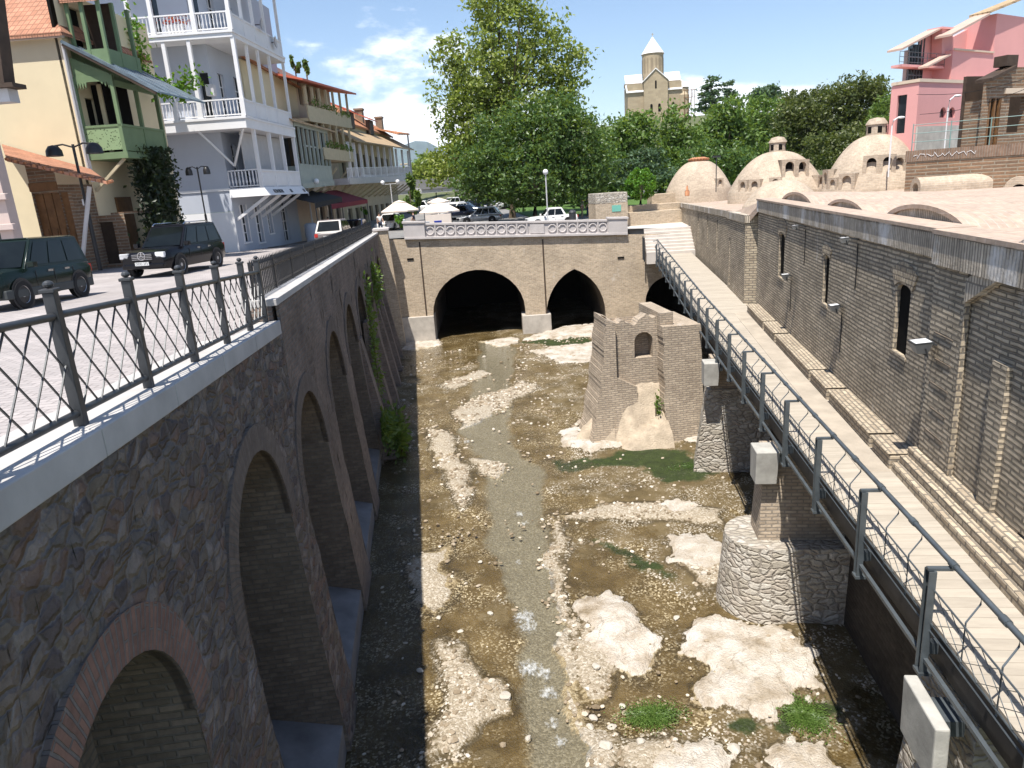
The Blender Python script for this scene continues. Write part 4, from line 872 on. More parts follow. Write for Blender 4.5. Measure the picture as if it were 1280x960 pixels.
# flood lamps on the bath wall
def lampbox(px, py, lab, out, sz, drop=0, grp=None):
    x, z = BH.at(px, py); o = thing('wall_lamp', lab, 'floodlight', BH.w(x, 0, z), BH.a)
    m = MB(); m.beam((0, 0, 0), (0, -out, .06), .03, .03); m.build('arm', M['iron'], o)
    c_ = -out; hd = M['greylamp'] if sz > .12 else M['conc']
    m = MB(); m.hexa([(-sz*.6, c_-sz*.5, -sz*.7), (sz*.6, c_-sz*.5, -sz*.7), (sz*.6, c_+sz*.5, -sz*.7), (-sz*.6, c_+sz*.5, -sz*.7), (-sz, c_-sz*.95, sz*.35), (sz, c_-sz*.95, sz*.35), (sz, c_+sz*.8, sz*.5), (-sz, c_+sz*.8, sz*.5)]); m.build('lamp_head', hd, o, bevel=.012)
    m = MB(); m.hexa([(-sz*1.08, c_-sz*1.02, sz*.35), (sz*1.08, c_-sz*1.02, sz*.35), (sz*1.08, c_+sz*.87, sz*.5), (-sz*1.08, c_+sz*.87, sz*.5), (-sz*1.08, c_-sz*1.02, sz*.47), (sz*1.08, c_-sz*1.02, sz*.47), (sz*1.08, c_+sz*.87, sz*.62), (-sz*1.08, c_+sz*.87, sz*.62)]); m.build('rim', M['iron'], o)
    m = MB(); m.quad((-sz*.9, c_-sz*.85, sz*.49), (sz*.9, c_-sz*.85, sz*.49), (sz*.9, c_+sz*.7, sz*.63), (-sz*.9, c_+sz*.7, sz*.63)); m.build('lens', M['lens'], o)
    for s_ in (-1, 1): m = MB(); m.tube([(s_*sz*1.12, c_, 0), (s_*sz*1.12, c_+sz*.3, -sz*.9), (0, c_+sz*.6, -sz*1.0)], .014, 6); m.build('yoke', M['iron'], o)
    m = MB(); m.tube([(0, -.02, -sz), (.02, -.02, -.6), (0, -.02, -1.1)], .012, 5); m.build('cable', M['black'], o); return o
lampbox(1008, 283, 'small white lamp near the top of the bath wall, left of the middle window', .3, .09)
lampbox(1074, 299, 'small white lamp near the top of the bath wall, right of the middle window', .3, .10)
lampbox(990, 345, 'grey floodlight low on the bath wall beside the farthest slit window', .2, .125)
lampbox(1054, 384, 'grey floodlight low on the bath wall between the two larger windows', .2, .125)
lampbox(1176, 432, 'large grey floodlight on the bath wall beside the near pilaster', .3, .16)
# ------------------------------------------------------------------ domes
def dome(lab, px, pyb, pxl, pxr, pyt, zb_, dist=None, lant=None, wins=(), cap=None, squat=1.0, drum=.35):
    c = onz(px, pyb, zb_) if dist is None else ony(px, pyb, dist); r_ = abs(pxr-pxl)/2/F*np.dot(c, np.array(RC@np.array([0, 0, 1.])))
    ztop = ony(px, pyt, c[1])[2]-c[2]; o = thing('brick_dome', lab, 'dome', c)
    h = ztop; prof = [(r_*1.0, -1.2), (r_, drum*.6)]+[(r_*q_, drum*.6+(h-drum*.6)*(1-q_**2.5)) for q_ in (.985, .96, .92, .86, .79, .7, .6, .5, .4, .3, .2, .1, .02)]
    MB().lathe(prof, 40).build('shell', M['domebrick'], o, smooth=50)
    th0 = math.atan2(-c[1], -c[0])                  # towards the canal viewer
    for dth, zf, w, hh in wins:
        a = th0+dth; z = h*zf; rr = r_*(1-min(.98, max(0, (z-hh*.3-drum*.6)/(h-drum*.6))))**(1/2.5)-.05 if z > drum*.6 else r_+.06
        m = MB(); m.wall(-w*.9, w*.9, -hh*.62, hh*.62, [(-w/2, w/2, -hh/2, hh/2, 'round')], .3); m.box(-w*.9, w*.9, .301, 1.2, -hh*.62, hh*.62)
        m.quad((-w*.9, 0, hh*.62), (w*.9, 0, hh*.62), (w*.9, 1.2, hh*.62), (-w*.9, 1.2, hh*.62)); m.quad((-w*.9, 0, -hh*.62), (-w*.9, 0, hh*.62), (-w*.9, 1.2, hh*.62), (-w*.9, 1.2, -hh*.62)); m.quad((w*.9, 0, hh*.62), (w*.9, 0, -hh*.62), (w*.9, 1.2, -hh*.62), (w*.9, 1.2, hh*.62))
        p_ = m.build('window_box', M['domebrick'], o); p_.location = (rr*math.cos(a), rr*math.sin(a), z); p_.rotation_euler = (0, 0, a+math.pi/2)
        k_ = MB().pane((-w/2, w/2, -hh/2, hh/2, 'round'), .28).build('pane', M['void'], p_)
    if lant:
        lr, lh = lant; m = MB(); m.lathe([(lr, h-.15), (lr, h+lh*.55), (lr*1.12, h+lh*.58), (lr*1.05, h+lh*.68), (lr*.75, h+lh*.92), (0, h+lh)], 16); l_ = m.build('lantern', M['domebrick'], o, smooth=40)
        m = MB()
        for k in range(6):
            a = th0+R_(28)*0+k*math.pi/3+.35; rr = lr+.012; m.quad(*[(rr*math.cos(a+s), rr*math.sin(a+s), z) for s, z in ((-.22, h+.05), (.22, h+.05), (.22, h+lh*.45), (-.22, h+lh*.45))])
        m.build('lantern_opening', M['void'], l_)
    if cap: MB().lathe([(cap, h-.08), (cap*1.1, h+.08), (cap*.6, h+.2), (0, h+.22)], 16).build('cap', M['tile2'], o, smooth=40)
    return o
dome('lowest left brick dome with an orange cap, next to the round bush', 873, 240, 834, 913, 200, -1.9, 55, None, [(.72, .2, .35, .75)], .75)
dome('brick dome with a lantern and two arched windows, middle of the three big domes', 970, 243, 912, 1028, 189, -1.5, 43, (.48, .85), [(.30, .52, .5, 1.1), (.62, .5, .5, 1.1), (-.75, .2, .4, .8), (-.45, .2, .4, .8), (-.02, .22, .4, .8), (1.1, .2, .5, .8)])
dome('largest right brick dome with a lantern, next to the brown terrace wall', 1090, 240, 1030, 1150, 168, -1.5, 37.5, (.5, .85), [(-.05, .42, .45, 1.05), (.28, .42, .45, 1.05), (.55, .42, .45, .9), (-.85, .14, .4, .8), (-.5, .16, .5, 1.0), (-1.15, .2, .45, 1.2)])
dome('small low plain brick dome in front of the lantern dome', 977, 262, 930, 1024, 225, -1.4, 32, None, [])
o = thing('lamp_pole', 'thin dark lamp pole standing in front of the low orange capped dome', 'lamp post', ony(895, 240, 49)); m = MB(); m.tube([(0, 0, 0), (0, 0, 2.3)], .035); m.build('pole', M['iron'], o); MB().box(-.3, .3, -.06, .06, 2.3, 2.42).build('lamp_head', M['iron'], o)
o = thing('roof_vent', 'small rusty cone vent on the bath roof beside the low dome', 'vent', ony(859, 243, 47)); MB().lathe([(.16, -.1), (.16, .2), (.08, .3), (.05, .55), (0, .6)], 10).build('cowl', M['tile2'], o, smooth=40)
# ------------------------------------------------------------------ brown terrace wall and tunnels
TA, TB = onz(1130, 241, -1.45), onz(1282, 247, -1.85); TW = FR(TA, math.degrees(math.atan2(TB[1]-TA[1], TB[0]-TA[0])))
tw = thing('terrace_wall', 'brown brick terrace wall with white scrawl behind the bath roof', 'wall', TW.o, TW.a)
ln = math.hypot(TB[0]-TA[0], TB[1]-TA[1])+14; ht_ = TW.at(1132, 189)[1]
m = MB(); m.wall(0, ln, -.2, ht_-.45, [], .3); m.quad((0, 0, -.2), (0, 0, ht_), (0, 9, ht_), (0, 9, -.2)); m.build('wall_face', M['terrbrick'], tw)
m = MB(); m.box(-.05, ln, -.04, .4, ht_-.45, ht_); m.build('parapet', M['upbrown'] if 'upbrown' in M else M.setdefault('upbrown', brick('brown_upright_brick', (.25, .165, .115), (.19, .13, .095), (.27, .22, .18), .09, .6, .015, .5, .6, .8)), tw)
MB().quad((0, .4, ht_-.03), (ln, .4, ht_-.03), (ln, 14, ht_-.03), (0, 14, ht_-.03)).build('terrace_floor', M['asphalt'], tw)
m = MB()
gx0 = TW.at(1142, 195)[0]; pts = [(gx0+.09*i+.05*math.sin(i*1.9), -.055, ht_-.23+.09*math.sin(i*2.3)+.03*math.sin(i*5)) for i in range(26)]; m.tube(pts, .011, 5); m.build('scrawl', M['white'], tw)
def tunnel(px, pyb, pyt, w, lab, length, rot=0, d=.0):
    x, z = TW.at(px, pyb, -d); _, z1 = TW.at(px, pyt, -d); o = thing('vaulted_light_shaft', lab, 'skylight', TW.w(x, -d, z-.05), TW.a+rot)
    h = z1-z+.05; m = MB(); n_ = 15; out = [(w*math.cos(a), max(0, h-w)+w*math.sin(a)) for a in np.linspace(0, math.pi, n_)]
    pts = [(w, 0)]+out+[(-w, 0)]; m.add([(x_, 0, z_) for x_, z_ in pts]+[(x_, length, z_) for x_, z_ in pts], [(i, i+1, len(pts)+i+1, len(pts)+i) for i in range(len(pts)-1)])
    m.wall(-w, w, 0, lambda x_: max(.01, (h-w)+math.sqrt(max(0, w*w-x_*x_))), [(-w*.55, w*.55, .02, h*.74, 'round')], .35, 0, 0, 0, [w*math.cos(a) for a in np.linspace(0, math.pi, 21)])
    m.build('shell', M['domebrick'], o, smooth=40); MB().pane((-w*.55, w*.55, .02, h*.74, 'round'), .34).build('opening', M['void'], o)
tunnel(1143, 247, 222, .42, 'small half round brick light shaft lying along the brown terrace wall', 2.9, R_(-58), 1.2)
tunnel(1271, 255, 221, .5, 'dark arched light shaft at the right end of the terrace wall', 2.2, 0, .9)
# ------------------------------------------------------------------ pink house and brown house on the terrace
PH = FR(ony(1142, 190, 36), 26)
ph = thing('pink_house', 'tall pink house with stepped terraces and sloping roofs above the domes', 'house', PH.o, PH.a)
def pp(px, py, y=0): return PH.at(px, py, y)
xr, ztop = pp(1226, 105); zlo = pp(1142, 158)[1]; zl2 = pp(1142, 105)[1]
wn_ = [(pp(1174, 150)[0], pp(1182, 150)[0], pp(1174, 147)[1], pp(1178, 134)[1], 'round'), (pp(1185, 150)[0], pp(1193, 150)[0], pp(1185, 147)[1], pp(1189, 134)[1], 'round')]
m = MB(); m.wall(0, xr+4, -2, ztop, wn_, .2)
lw = [(3.2, 3.9, 1.9, 3.2, 'flat')]
m2 = MB(); SD = PH.side(1113, 130)[0]; m2.wall(-SD, 0, -2, ztop-.02, [(-SD*.75, -SD*.4, 1.0, 2.9, 'flat')], .2); m2.v = [(y, -x, z) for x, y, z in m2.v]
m.add(m2.v, m2.f); m.quad((0, 0, ztop), (xr+4, 0, ztop), (xr+4, SD, ztop), (0, SD, ztop)); m.build('wall', M['pink'], ph)
m = MB(); m.box(-.06, xr+.1, -.06, .3, ztop, ztop+.16); m.box(-.06, .3, .3, SD, ztop, ztop+.16); m.build('cornice', M['beige'], ph)
m = MB()
for o_ in wn_: m.pane(o_, .15)
m.quad((.15, SD*.4, 1.0), (.15, SD*.75, 1.0), (.15, SD*.75, 2.9), (.15, SD*.4, 2.9)); m.build('window', M['glass'], ph)
xs0, xs1 = pp(1188, 100, .5)[0], pp(1242, 60, .5)[0]; zt2 = pp(1190, 62, .5)[1]; zt3 = pp(1242, 16, .5)[1]
m = MB(); m.wall(xs0, xs1, ztop, zt2, [], .2, .5); m.quad((xs0, .5, ztop), (xs0, .5, zt2), (xs0, 2.2, zt2), (xs0, 2.2, ztop)); m.quad((xs0, .5, zt2), (xs1, .5, zt2), (xs1, 2.0, zt2), (xs0, 2.0, zt2))
m.wall(xs1, xs1+6, ztop, zt3, [], .2, .5); m.quad((xs1, .5, zt2), (xs1, .5, zt3), (xs1, 2.2, zt3), (xs1, 2.2, zt2)); m.build('upper_wall', M['pink'], ph)
def poly_wall(px, y0, y1, nm, mt): m_ = MB(); m_.prism([pp(a_, b2, y0) for a_, b2 in px], y0, y1); m_.build(nm, mt, ph)
poly_wall([(1192, 64), (1244, 64), (1244, 22), (1237, 22), (1192, 46)], 2.0, 2.2, 'recessed_wall', M['pink'])
m = MB(); xa, z9 = pp(1221, 61, 1.98); xb, z8 = pp(1229, 47, 1.98); m.box(xa, xb, 1.94, 1.99, z9, z8); m.build('window', M['glass'], ph)
def roofpx(p, q, y0, y1, t_, mt, nm='roof'):
    (xa, za), (xb, zb2) = pp(*p, y0), pp(*q, y0); m_ = MB(); m_.hexa([(xa, y0, za-t_), (xb, y0, zb2-t_), (xb, y1, zb2-t_), (xa, y1, za-t_), (xa, y0, za), (xb, y0, zb2), (xb, y1, zb2), (xa, y1, za)]); m_.build(nm, mt, ph)
roofpx((1190, 42), (1238, 16), .1, 1.0, .11, M['kerbpink']); roofpx((1236, 14), (1290, -8), .2, 1.2, .13, M['tan_tile'])
poly_wall([(1152, 107), (1190, 107), (1190, 36), (1177, 36), (1152, 50)], 1.5, 1.7, 'left_wing', M['pink'])
poly_wall([(1177, 70), (1191, 66), (1191, 36), (1178, 36)], .9, 1.45, 'lit_gable', M['pink'])
m = MB(); a = pp(1133, 105, 1.5); b_ = pp(1133, 62, 1.5); m.quad((a[0], 1.5, ztop), (a[0], 1.75, ztop), (a[0], 1.75, b_[1]), (a[0], 1.5, b_[1])); m.build('left_side_wall', M['pinkgrey'], ph)
roofpx((1128, 60), (1179, 33), .9, 1.7, .1, M['kerbpink']); roofpx((1178, 33), (1202, 35), .8, 1.6, .1, M['pink'], 'flat_roof'); roofpx((1160, 82), (1189, 67), .3, .8, .09, M['kerbpink'], 'porch_roof')
m = MB(); x0_ = a[0]; x1_ = pp(1151, 100, 1.5)[0]; zt_a = b_[1]
for k in range(6): x = x0_+(x1_-x0_)*k/5; m.box(x-.025, x+.025, 1.44, 1.5, ztop, zt_a+(.9*k/5)-.1)
for k in range(4): z = ztop+(zt_a-ztop)*k/4+.1; m.box(x0_, x1_, 1.44, 1.48, z, z+.05)
m.build('balcony_lattice', M['steel'], ph); m = MB(); m.box(x0_, x1_, 1.52, 1.56, ztop, zt_a+.3); m.build('balcony_glass', M['glass'], ph)
m = MB(); z_ = pp(1140, 78, .9)[1]; xx0, xx1 = pp(1124, 80, .9)[0], xs0
for h in (0, .25, .5): m.tube([(xx0, .9, z_+h), (xx1, .9, z_+h)], .014)
for k in range(6): x = xx0+(xx1-xx0)*k/5; m.tube([(x, .9, z_-.1), (x, .9, z_+.5)], .014)
m.build('terrace_railing', M['steel'], ph); m = MB(); m.box(xx0+.3, xx1, .9, 1.5, z_-.22, z_-.1); m.build('balcony_floor', M['pink'], ph)
m = MB(); m.box(xs0+.01, xs1, .43, .5, zt2-.02, zt2+.07); m.build('ledge', M['beige'], ph)
m = MB(); px_, pz_ = PH.side(1124, 176); c2_ = PH.at(1118, 178, 1.6); m.lathe([(.5, 0), (.55, .3), (.55, .95), (.48, .96)], 18, (c2_[0], 1.6, c2_[1])); m.build('round_balcony', M['pink'], ph, smooth=40)
# plinth strip, white panel and green railing on the terrace
m = MB(); z0_, z1_ = pp(1150, 187)[1], pp(1150, 158)[1]; m.box(.02, xr-.02, -.1, -.01, z0_-.5, z1_); m.build('base_strip', M['conc'], ph)
m = MB(); a0_, a1_ = pp(1201, 170)[0], pp(1222, 170)[0]; m.box(a0_, a1_, -.16, -.102, z0_+.25, z1_); m.build('white_panel', M['white'], ph)
gf = thing('terrace_railing', 'thin green pipe railing along the terrace below the pink house', 'railing', TW.w(0, .6, ht_), TW.a)
m = MB()
for z in (.35, .7, 1.05): m.tube([(.1, 0, z), (7.2, 0, z)], .016, 6)
for k in range(6): m.tube([(.1+1.4*k, 0, -.05), (.1+1.4*k, 0, 1.1)], .022, 6)
m.build('pipes', M['greensteel'] if 'greensteel' in M else M.setdefault('greensteel', plain('grey_green_pipe', (.16, .26, .24), .5, .1, 3, 0)), gf)
DH = FR(ony(1224, 182, 31), 15)
dh = thing('brown_house', 'dark brown brick house with wooden porch at the right edge', 'house', DH.o, DH.a)
zt_ = DH.at(1230, 100)[1]; zt4 = DH.at(1262, 84)[1]; xw_ = DH.at(1256, 100)[0]; x9 = xw_+5
m = MB(); m.wall(0, xw_, -.5, lambda x: zt_+(zt4-zt_)*x/xw_, [(.35, xw_-.1, 0, zt_*.72, 'flat')], 1.2); m.quad((0, 0, -.5), (0, 0, zt_), (0, .1, zt_), (0, .1, -.5)); m.wall(xw_, x9, -.5, zt4, [(xw_+.5, xw_+1.7, .5, zt4*.62, 'flat')], .3); m.build('wall', M['terrbrick'], dh)
m = MB(); m.box(.3, x9, 1.15, 1.3, -.5, zt4-.2); m.build('porch_back', M['dwood'], dh)
for x in (.4, .75, 1.1, xw_-.15): MB().box(x-.05, x+.05, -.02, .08, -.3, zt_*.72).build('porch_post', M['wood'], dh)
m = MB(); m.slab([(-.05, -.3, zt_+.05), (xw_+.3, -.3, zt4+.05), (xw_+.3, .5, zt4+.05), (-.02, .5, zt_+.05)], .14); m.build('roof', M['dwood'], dh)
m = MB(); m.box(xw_-.15, xw_+.6, -.1, .5, zt4+.05, zt4+.5); m.build('roof_box', M['dwood'], dh)
MB().box(xw_, x9, -.12, .0, zt4*.66, zt4*.73).build('ledge', M['beige'], dh)
for px, py, d, lab, h in ((1113, 185, 34.5, 'white curved lamp post in front of the left corner of the pink house', 150), (1182, 170, 35, 'white curved lamp post in front of the arched windows of the pink house', 123)):
    b0 = ony(px, py, d); zt5 = ony(px+2, h-3, d)[2]-b0[2]; o = thing('street_lamp', lab, 'street lamp', b0)
    m = MB(); m.tube([(0, 0, -1.4), (0, 0, zt5*.7), (.06, 0, zt5*.9), (.3, -.05, zt5)], .035, 8); m.build('pole', M['white'], o, smooth=40); m = MB(); m.ball((.42, -.05, zt5-.02), .22, .1, .06); m.build('lamp_head', M['white'], o, smooth=60)
for (a, b_, d1, d2, lab) in (((1146, 118), (1290, 96), 35, 29, 'upper thin cable strung from the pink house to the brown house'), ((1150, 143), (1290, 108), 35, 29, 'lower thin cable strung from the pink house to the brown house')):
    A_, B2 = ony(*a, d1), ony(*b_, d2); m = MB(); m.tube([tuple(A_+(B2-A_)*k-np.array([0, 0, .25*math.sin(math.pi*k)])) for k in np.linspace(0, 1, 12)], .012, 5); tag(m.build('power_cable', M['black']), lab, 'cable')
# ------------------------------------------------------------------ steps, landing and low walls at the far end
zl_ = rise(40); e0 = FB.w(0, 40, zl_)
st = thing('stone_steps', 'pale stone steps rising from the footbridge to the road', 'steps', e0, FB.a)
for k in range(8):
    m = MB(); m.box(-.6, 4.2, .05+.34*k, .05+.34*k+1.2, -.6, .19*(k+1)); m.build('step', M['step'], st, bevel=.015)
MB().box(-1.6, 4.6, 3.1, 9, -.6, 1.525).build('landing', M['step'], st)
sh = thing('stair_handrail', 'dark iron handrail beside the stone steps', 'handrail', FB.w(-.75, 40, zl_), FB.a)
for d in (0, 1.2): MB().tube([(0, d, -.4), (0, d, 1.15)], .05, 8).build('post', M['iron'], sh)
MB().tube([(0, 0, 1.1), (0, 1.2, 1.1)], .025, 8).build('rail', M['iron'], sh)
sh = thing('landing_handrail', 'slanting iron handrail at the top of the stone steps', 'handrail', FB.w(3.6, 44, zl_+1.52), FB.a)
for d in (0, 1.5): MB().tube([(.4*d, d, 0), (.4*d, d, .6+.5*d)], .03, 8).build('post', M['iron'], sh)
m = MB(); m.tube([(0, 0, .6), (.6, 1.5, 1.35)], .03, 8); m.tube([(0, 0, .3), (.6, 1.5, 1.05)], .03, 8); m.build('rail', M['iron'], sh)
b0 = onpl(745, 276, (0, 51.5, 0), (0, 1, 0)); b1 = onpl(785, 276, (0, 51.5, 0), (0, 1, 0)); zt6 = ony(765, 241, 51.5)[2]
sb = thing('stone_block_house', 'square rubble stone block with a green plaque beside the road', 'stone kiosk', (b0[0], 51.5, b0[2]-.4))
wd = b1[0]-b0[0]; hh = zt6-b0[2]+.4
m = MB(); m.box(0, wd, 0, 2.2, 0, hh*.68); m.build('lower_block', M['bridgebrick'], sb); m = MB(); m.box(.003, wd-.003, .003, 2.19, hh*.68, hh); m.build('upper_block', M['pierstone'], sb, bevel=.03)
M['plaque'] = plain('green_plaque_paint', (.16, .42, .34), .5, .05, 2, 0); m = MB(); q0, q1 = ony(765, 263, 51.5), ony(776, 256, 51.5); m.box(q0[0]-b0[0], q1[0]-b0[0], -.03, .0, q0[2]-b0[2]+.4-.1, q1[2]-b0[2]+.4); m.build('plaque', M['plaque'], sb)
lw_ = thing('garden_wall', 'stepped low stone wall between the stone block and the domes', 'wall', (b1[0]+.05, 52.2, b0[2]-.6))
for x0_, x1_, z_, d in ((0, 4.3, .95, 0), (.6, 4.6, 1.4, .9), (2.6, 6.5, 2.1, 1.8)): MB().box(x0_, x1_, d, d+1.2, 0, z_).build('wall_step', M['bridgebrick'], lw_, bevel=.02)
# ================================================================== LEFT SIDE OF THE STREET
def onst(px, py, dz=0):
    q = ray(px, py); lo_, hi_ = .5, 300.
    for _ in range(50):
        m_ = (lo_+hi_)/2; p_ = q*(m_/q[1])
        if p_[2] > zst(p_[1])+dz: lo_ = m_
        else: hi_ = m_
    return p_
AZ = -8.5
WF = FR(onst(293, 315), AZ)
def ws(px, py, x=2.4): return WF.side(px, py, x)
def wf(px, py, y=0): return WF.at(px, py, y)
def cols(mb_, pts, w=.09, m=0):
    for (x, y, z0, z1) in pts: mb_.box(x-w, x+w, y-w, y+w, z0, z1, m)
def balus(mb_, p, q, h, step=.2, th=.035, n0=0):      # balustrade from p to q (local points at its foot)
    p, q = Vector(p), Vector(q); d = q-p; L_ = d.length; n_ = max(2, int(L_/step)); up = Vector((0, 0, 1))
    mb_.beam(p+up*h, q+up*h, .1, .07); mb_.beam(p+up*.1, q+up*.1, .08, .06)
    for i in range(n_+1):
        c_ = p+d*(i/n_); mb_.lathe([(th*.6, .12), (th*.6, .2), (th*1.3, .36), (th*.7, .6), (th, h-.06)], 6, c_)
# ---------------- white balcony house
wh = thing('balcony_house', 'tall white house with blue shade toned into its walls and three tiers of white balconies', 'house', WF.o, WF.a)
z1, z1t, z2, z2t = 6.95, 7.6, 11.68, 12.05; z3 = 16.2; xR = 2.4; yE = 7.6
front_w = [(-1.6+0, -.9, 8.0, 10.3, 'flat'), (.15, .5, 8.1, 10.6, 'flat')]
m = MB(); m.wall(-7, .35, 2.4, 16.2, [(-2.6, -2.0, 12.2, 14.6, 'flat'), (-.3, .3, 12.2, 14.5, 'flat'), (-.35, .2, 7.7, 10.2, 'flat')], .25)
m2 = MB(); sops = [(1.2, 2.0, 3.75, 6.4, 'round'), (2.9, 3.9, 3.75, 6.7, 'round'), (5.1, 5.9, 3.75, 6.4, 'round'), (1.0, 2.0, .5, 2.75, 'flat'), (3.4, 4.4, .3, 2.75, 'flat'), (5.6, 6.4, .75, 2.6, 'flat'), (8.6, 9.9, 0, 2.9, 'round', .5), (1.0, 1.9, 7.8, 10.3, 'flat'), (3.4, 4.4, 7.7, 10.4, 'flat'), (1.2, 2.2, 12.2, 14.6, 'flat'), (4, 5, 12.2, 14.6, 'flat')]
m2.wall(0, 12.5, -.3, 16.2, sops, .25); rot = lambda v: (.35-v[1], v[0], v[2]); m2.v = [rot(v) for v in m2.v]; m.add(m2.v, m2.f)
m.build('wall', M['greyblue'], wh)
m = MB(); m.wall(-7, .35, -.5, 2.39, [], .2, -.02); m.quad((.37, -.02, -.5), (.37, -.02, 2.39), (.36, -.0, 2.39), (.36, 0, -.5)); m.build('sunlit_white_band', M['white'], wh)  # sunlit foot of the wall, painted whiter than the shade-toned wall above
MB().box(-7, .4, -.06, .0, 3.62, 3.76).build('string_band', M['white'], wh)
m = MB(); 
for o_ in ((-2.6, -2.0, 12.2, 14.6, 'flat'), (-.3, .3, 12.2, 14.5, 'flat'), (-.35, .2, 7.7, 10.2, 'flat')): m.pane(o_, .2)
m.build('window', M['glass'], wh)
for o_ in sops:
    m = MB(); m.pane(o_, .2); m.v = [rot(v) for v in m.v]; wo2 = m.build('window', M['glass'], wh); m = MB()
    xa, xb, za, zb2 = o_[:4]; r2 = lambda q: [(.35-y_+.0, x_, z_) for x_, y_, z_ in q]
    for a in (xa+.04, (xa+xb)/2, xb-.04): m.box(.18, .22, a-.035, a+.035, za, zb2-(.0 if o_[4] == 'flat' else .25))
    for k in range(1, 4): zz_ = za+(zb2-za)*k/4.2; m.box(.181, .219, xa, xb, zz_-.025, zz_+.025)
    m.build('window_bars', M['white'], wo2)
for o_ in sops[3:6]: m = MB(); m.box(.352, .44, o_[0]-.1, o_[1]+.1, o_[2]-.12, o_[2]-.02); m.box(.352, .40, o_[0]-.1, o_[0]-.01, o_[2], o_[3]); m.box(.352, .40, o_[1]+.01, o_[1]+.1, o_[2], o_[3]); m.build('window_frame', M['white'], wh)
# floors of the balconies
for (za, zb2, xl_, nm) in ((z1, z1t, -7, 'balcony_floor'), (z2, z2t, -7, 'balcony_floor'), (z3, z3+.3, -7, 'eaves')):
    m = MB(); m.box(xl_, xR+.06, -1.36, 0, za, zb2); m.box(.36, xR+.06, .002, yE, za, zb2)
    if nm != 'eaves': m.box(xl_, xR+.12, -1.42, -1.3, zb2-.14, zb2-.02); m.box(xR, xR+.12, -1.3, yE, zb2-.14, zb2-.02)
    m.build(nm, M['white'], wh)
m = MB(); m.hexa([(.36, -.15, 3.2), (2.75, -.15, 3.2), (2.75, yE+.3, 3.2), (.36, yE+.3, 3.2), (.36, -.05, 3.72), (2.45, -.05, 3.72), (2.45, yE, 3.72), (.36, yE, 3.72)]); m.build('bay_floor', M['white'], wh)
px_cols = lambda lst, y: [wf(px, py, y)[0] for px, py in lst]
c1 = [-5.2, -3.3, wf(225, 150, -1.3)[0]-.2, wf(251, 145, -1.3)[0], xR]; c2 = [-5.4]+px_cols([(160, 20), (188, 20), (240, 18)], -1.3)+[xR]
for cs, za, zb2 in ((c1, z1t, z2), (c2, z2t, z3)):
    for x in cs: m = MB(); m.box(x-.1, x+.1, -1.32, -1.12, za, zb2); m.box(x-.13, x+.13, -1.35, -1.09, za, za+.95); m.build('column', M['white'], wh)
    for a, b2 in zip(cs, cs[1:]):
        if b2 < -4.8: continue
        m = MB(); balus(m, (a+.1, -1.24, za), (b2-.1, -1.24, za), .92, .19); m.build('balustrade', M['white'], wh, smooth=40)
    ys = [-1.22, .9, 2.7, 4.7, yE-.1]
    for y in ys[1:]: m = MB(); m.box(xR-.16, xR, y-.08, y+.08, za, zb2); m.build('column', M['white'], wh)
    for a, b2 in zip(ys, ys[1:]):
        m = MB(); m.box(xR-.1, xR-.03, a+.08, b2-.08, za+.05, za+.85); m.box(xR-.12, xR+.01, a+.08, b2-.08, za+.85, za+.95); m.build('side_panel', M['white'], wh)
# first floor bay: open end with balusters, then framed panels and tall glazing
m = MB(); balus(m, (.4, .02, 3.72), (2.3, .02, 3.72), 1.0, .21, .05); m.build('balustrade', M['white'], wh, smooth=40)
ys = [0.05, 2.6, 5.0, yE-.1]
for y in ys: m = MB(); m.box(xR-.2, xR, y-.1, y+.1, 3.72, z1); m.build('column', M['white'], wh)
for a, b2 in zip(ys, ys[1:]):
    m = MB(); m.box(xR-.12, xR-.04, a+.1, b2-.1, 3.75, 4.62); m.box(xR-.04, xR-.015, a+.3, b2-.3, 3.95, 4.45); m.box(xR-.14, xR+.02, a+.1, b2-.1, 4.62, 4.72); m.build('side_panel', M['white'], wh)
    m = MB(); m.box(xR-1.0, xR-.95, a+.1, b2-.1, 4.72, z1-.05); m.build('inner_screen', M['lav'], wh); 
m = MB()
for y in (.3, 2.5, 4.6, 6.6): m.beam((.4, y, 1.9), (2.5, y, 3.2), .14, .16)
m.build('bracket', M['white'], wh)
for x0_, x1_ in ((-.4, .9), (2.2, .9), (-3.4, -2.4)): m = MB(); m.beam((x1_ if x1_ > 0 else x0_, -.05, 5.0), (x0_, -1.25, z1), .1, .1); m.build('brace', M['white'], wh)
MB().box(.1, .55, -.42, -.02, 8.9, 9.5).build('air_conditioner', M['lav'], wh)
def text(body, size, mat, parent, loc, rot, ext=.008, name='lettering'):
    cu = bpy.data.curves.new(name, 'FONT'); cu.body = body; cu.size = size; cu.extrude = ext; cu.align_x = 'CENTER'; cu.align_y = 'CENTER'
    tmp = bpy.data.objects.new('tmp', cu); COL.objects.link(tmp); dg = bpy.context.evaluated_depsgraph_get(); me_ = bpy.data.meshes.new_from_object(tmp.evaluated_get(dg)); bpy.data.objects.remove(tmp)
    me_.name = name; me_.materials.clear(); me_.materials.append(mat); o_ = bpy.data.objects.new(name, me_); COL.objects.link(o_)
    if parent: o_.parent = parent
    o_.location = loc; o_.rotation_euler = rot; return o_
text('KOH BOHI', .36, M['black'], wh, (2.66, 1.9, 3.42), (R_(60), 0, R_(90))); text('KB', .34, M['black'], wh, (2.66, 4.4, 3.42), (R_(60), 0, R_(90))); text('KB', .34, M['black'], wh, (2.66, 7.2, 3.42), (R_(60), 0, R_(90)))
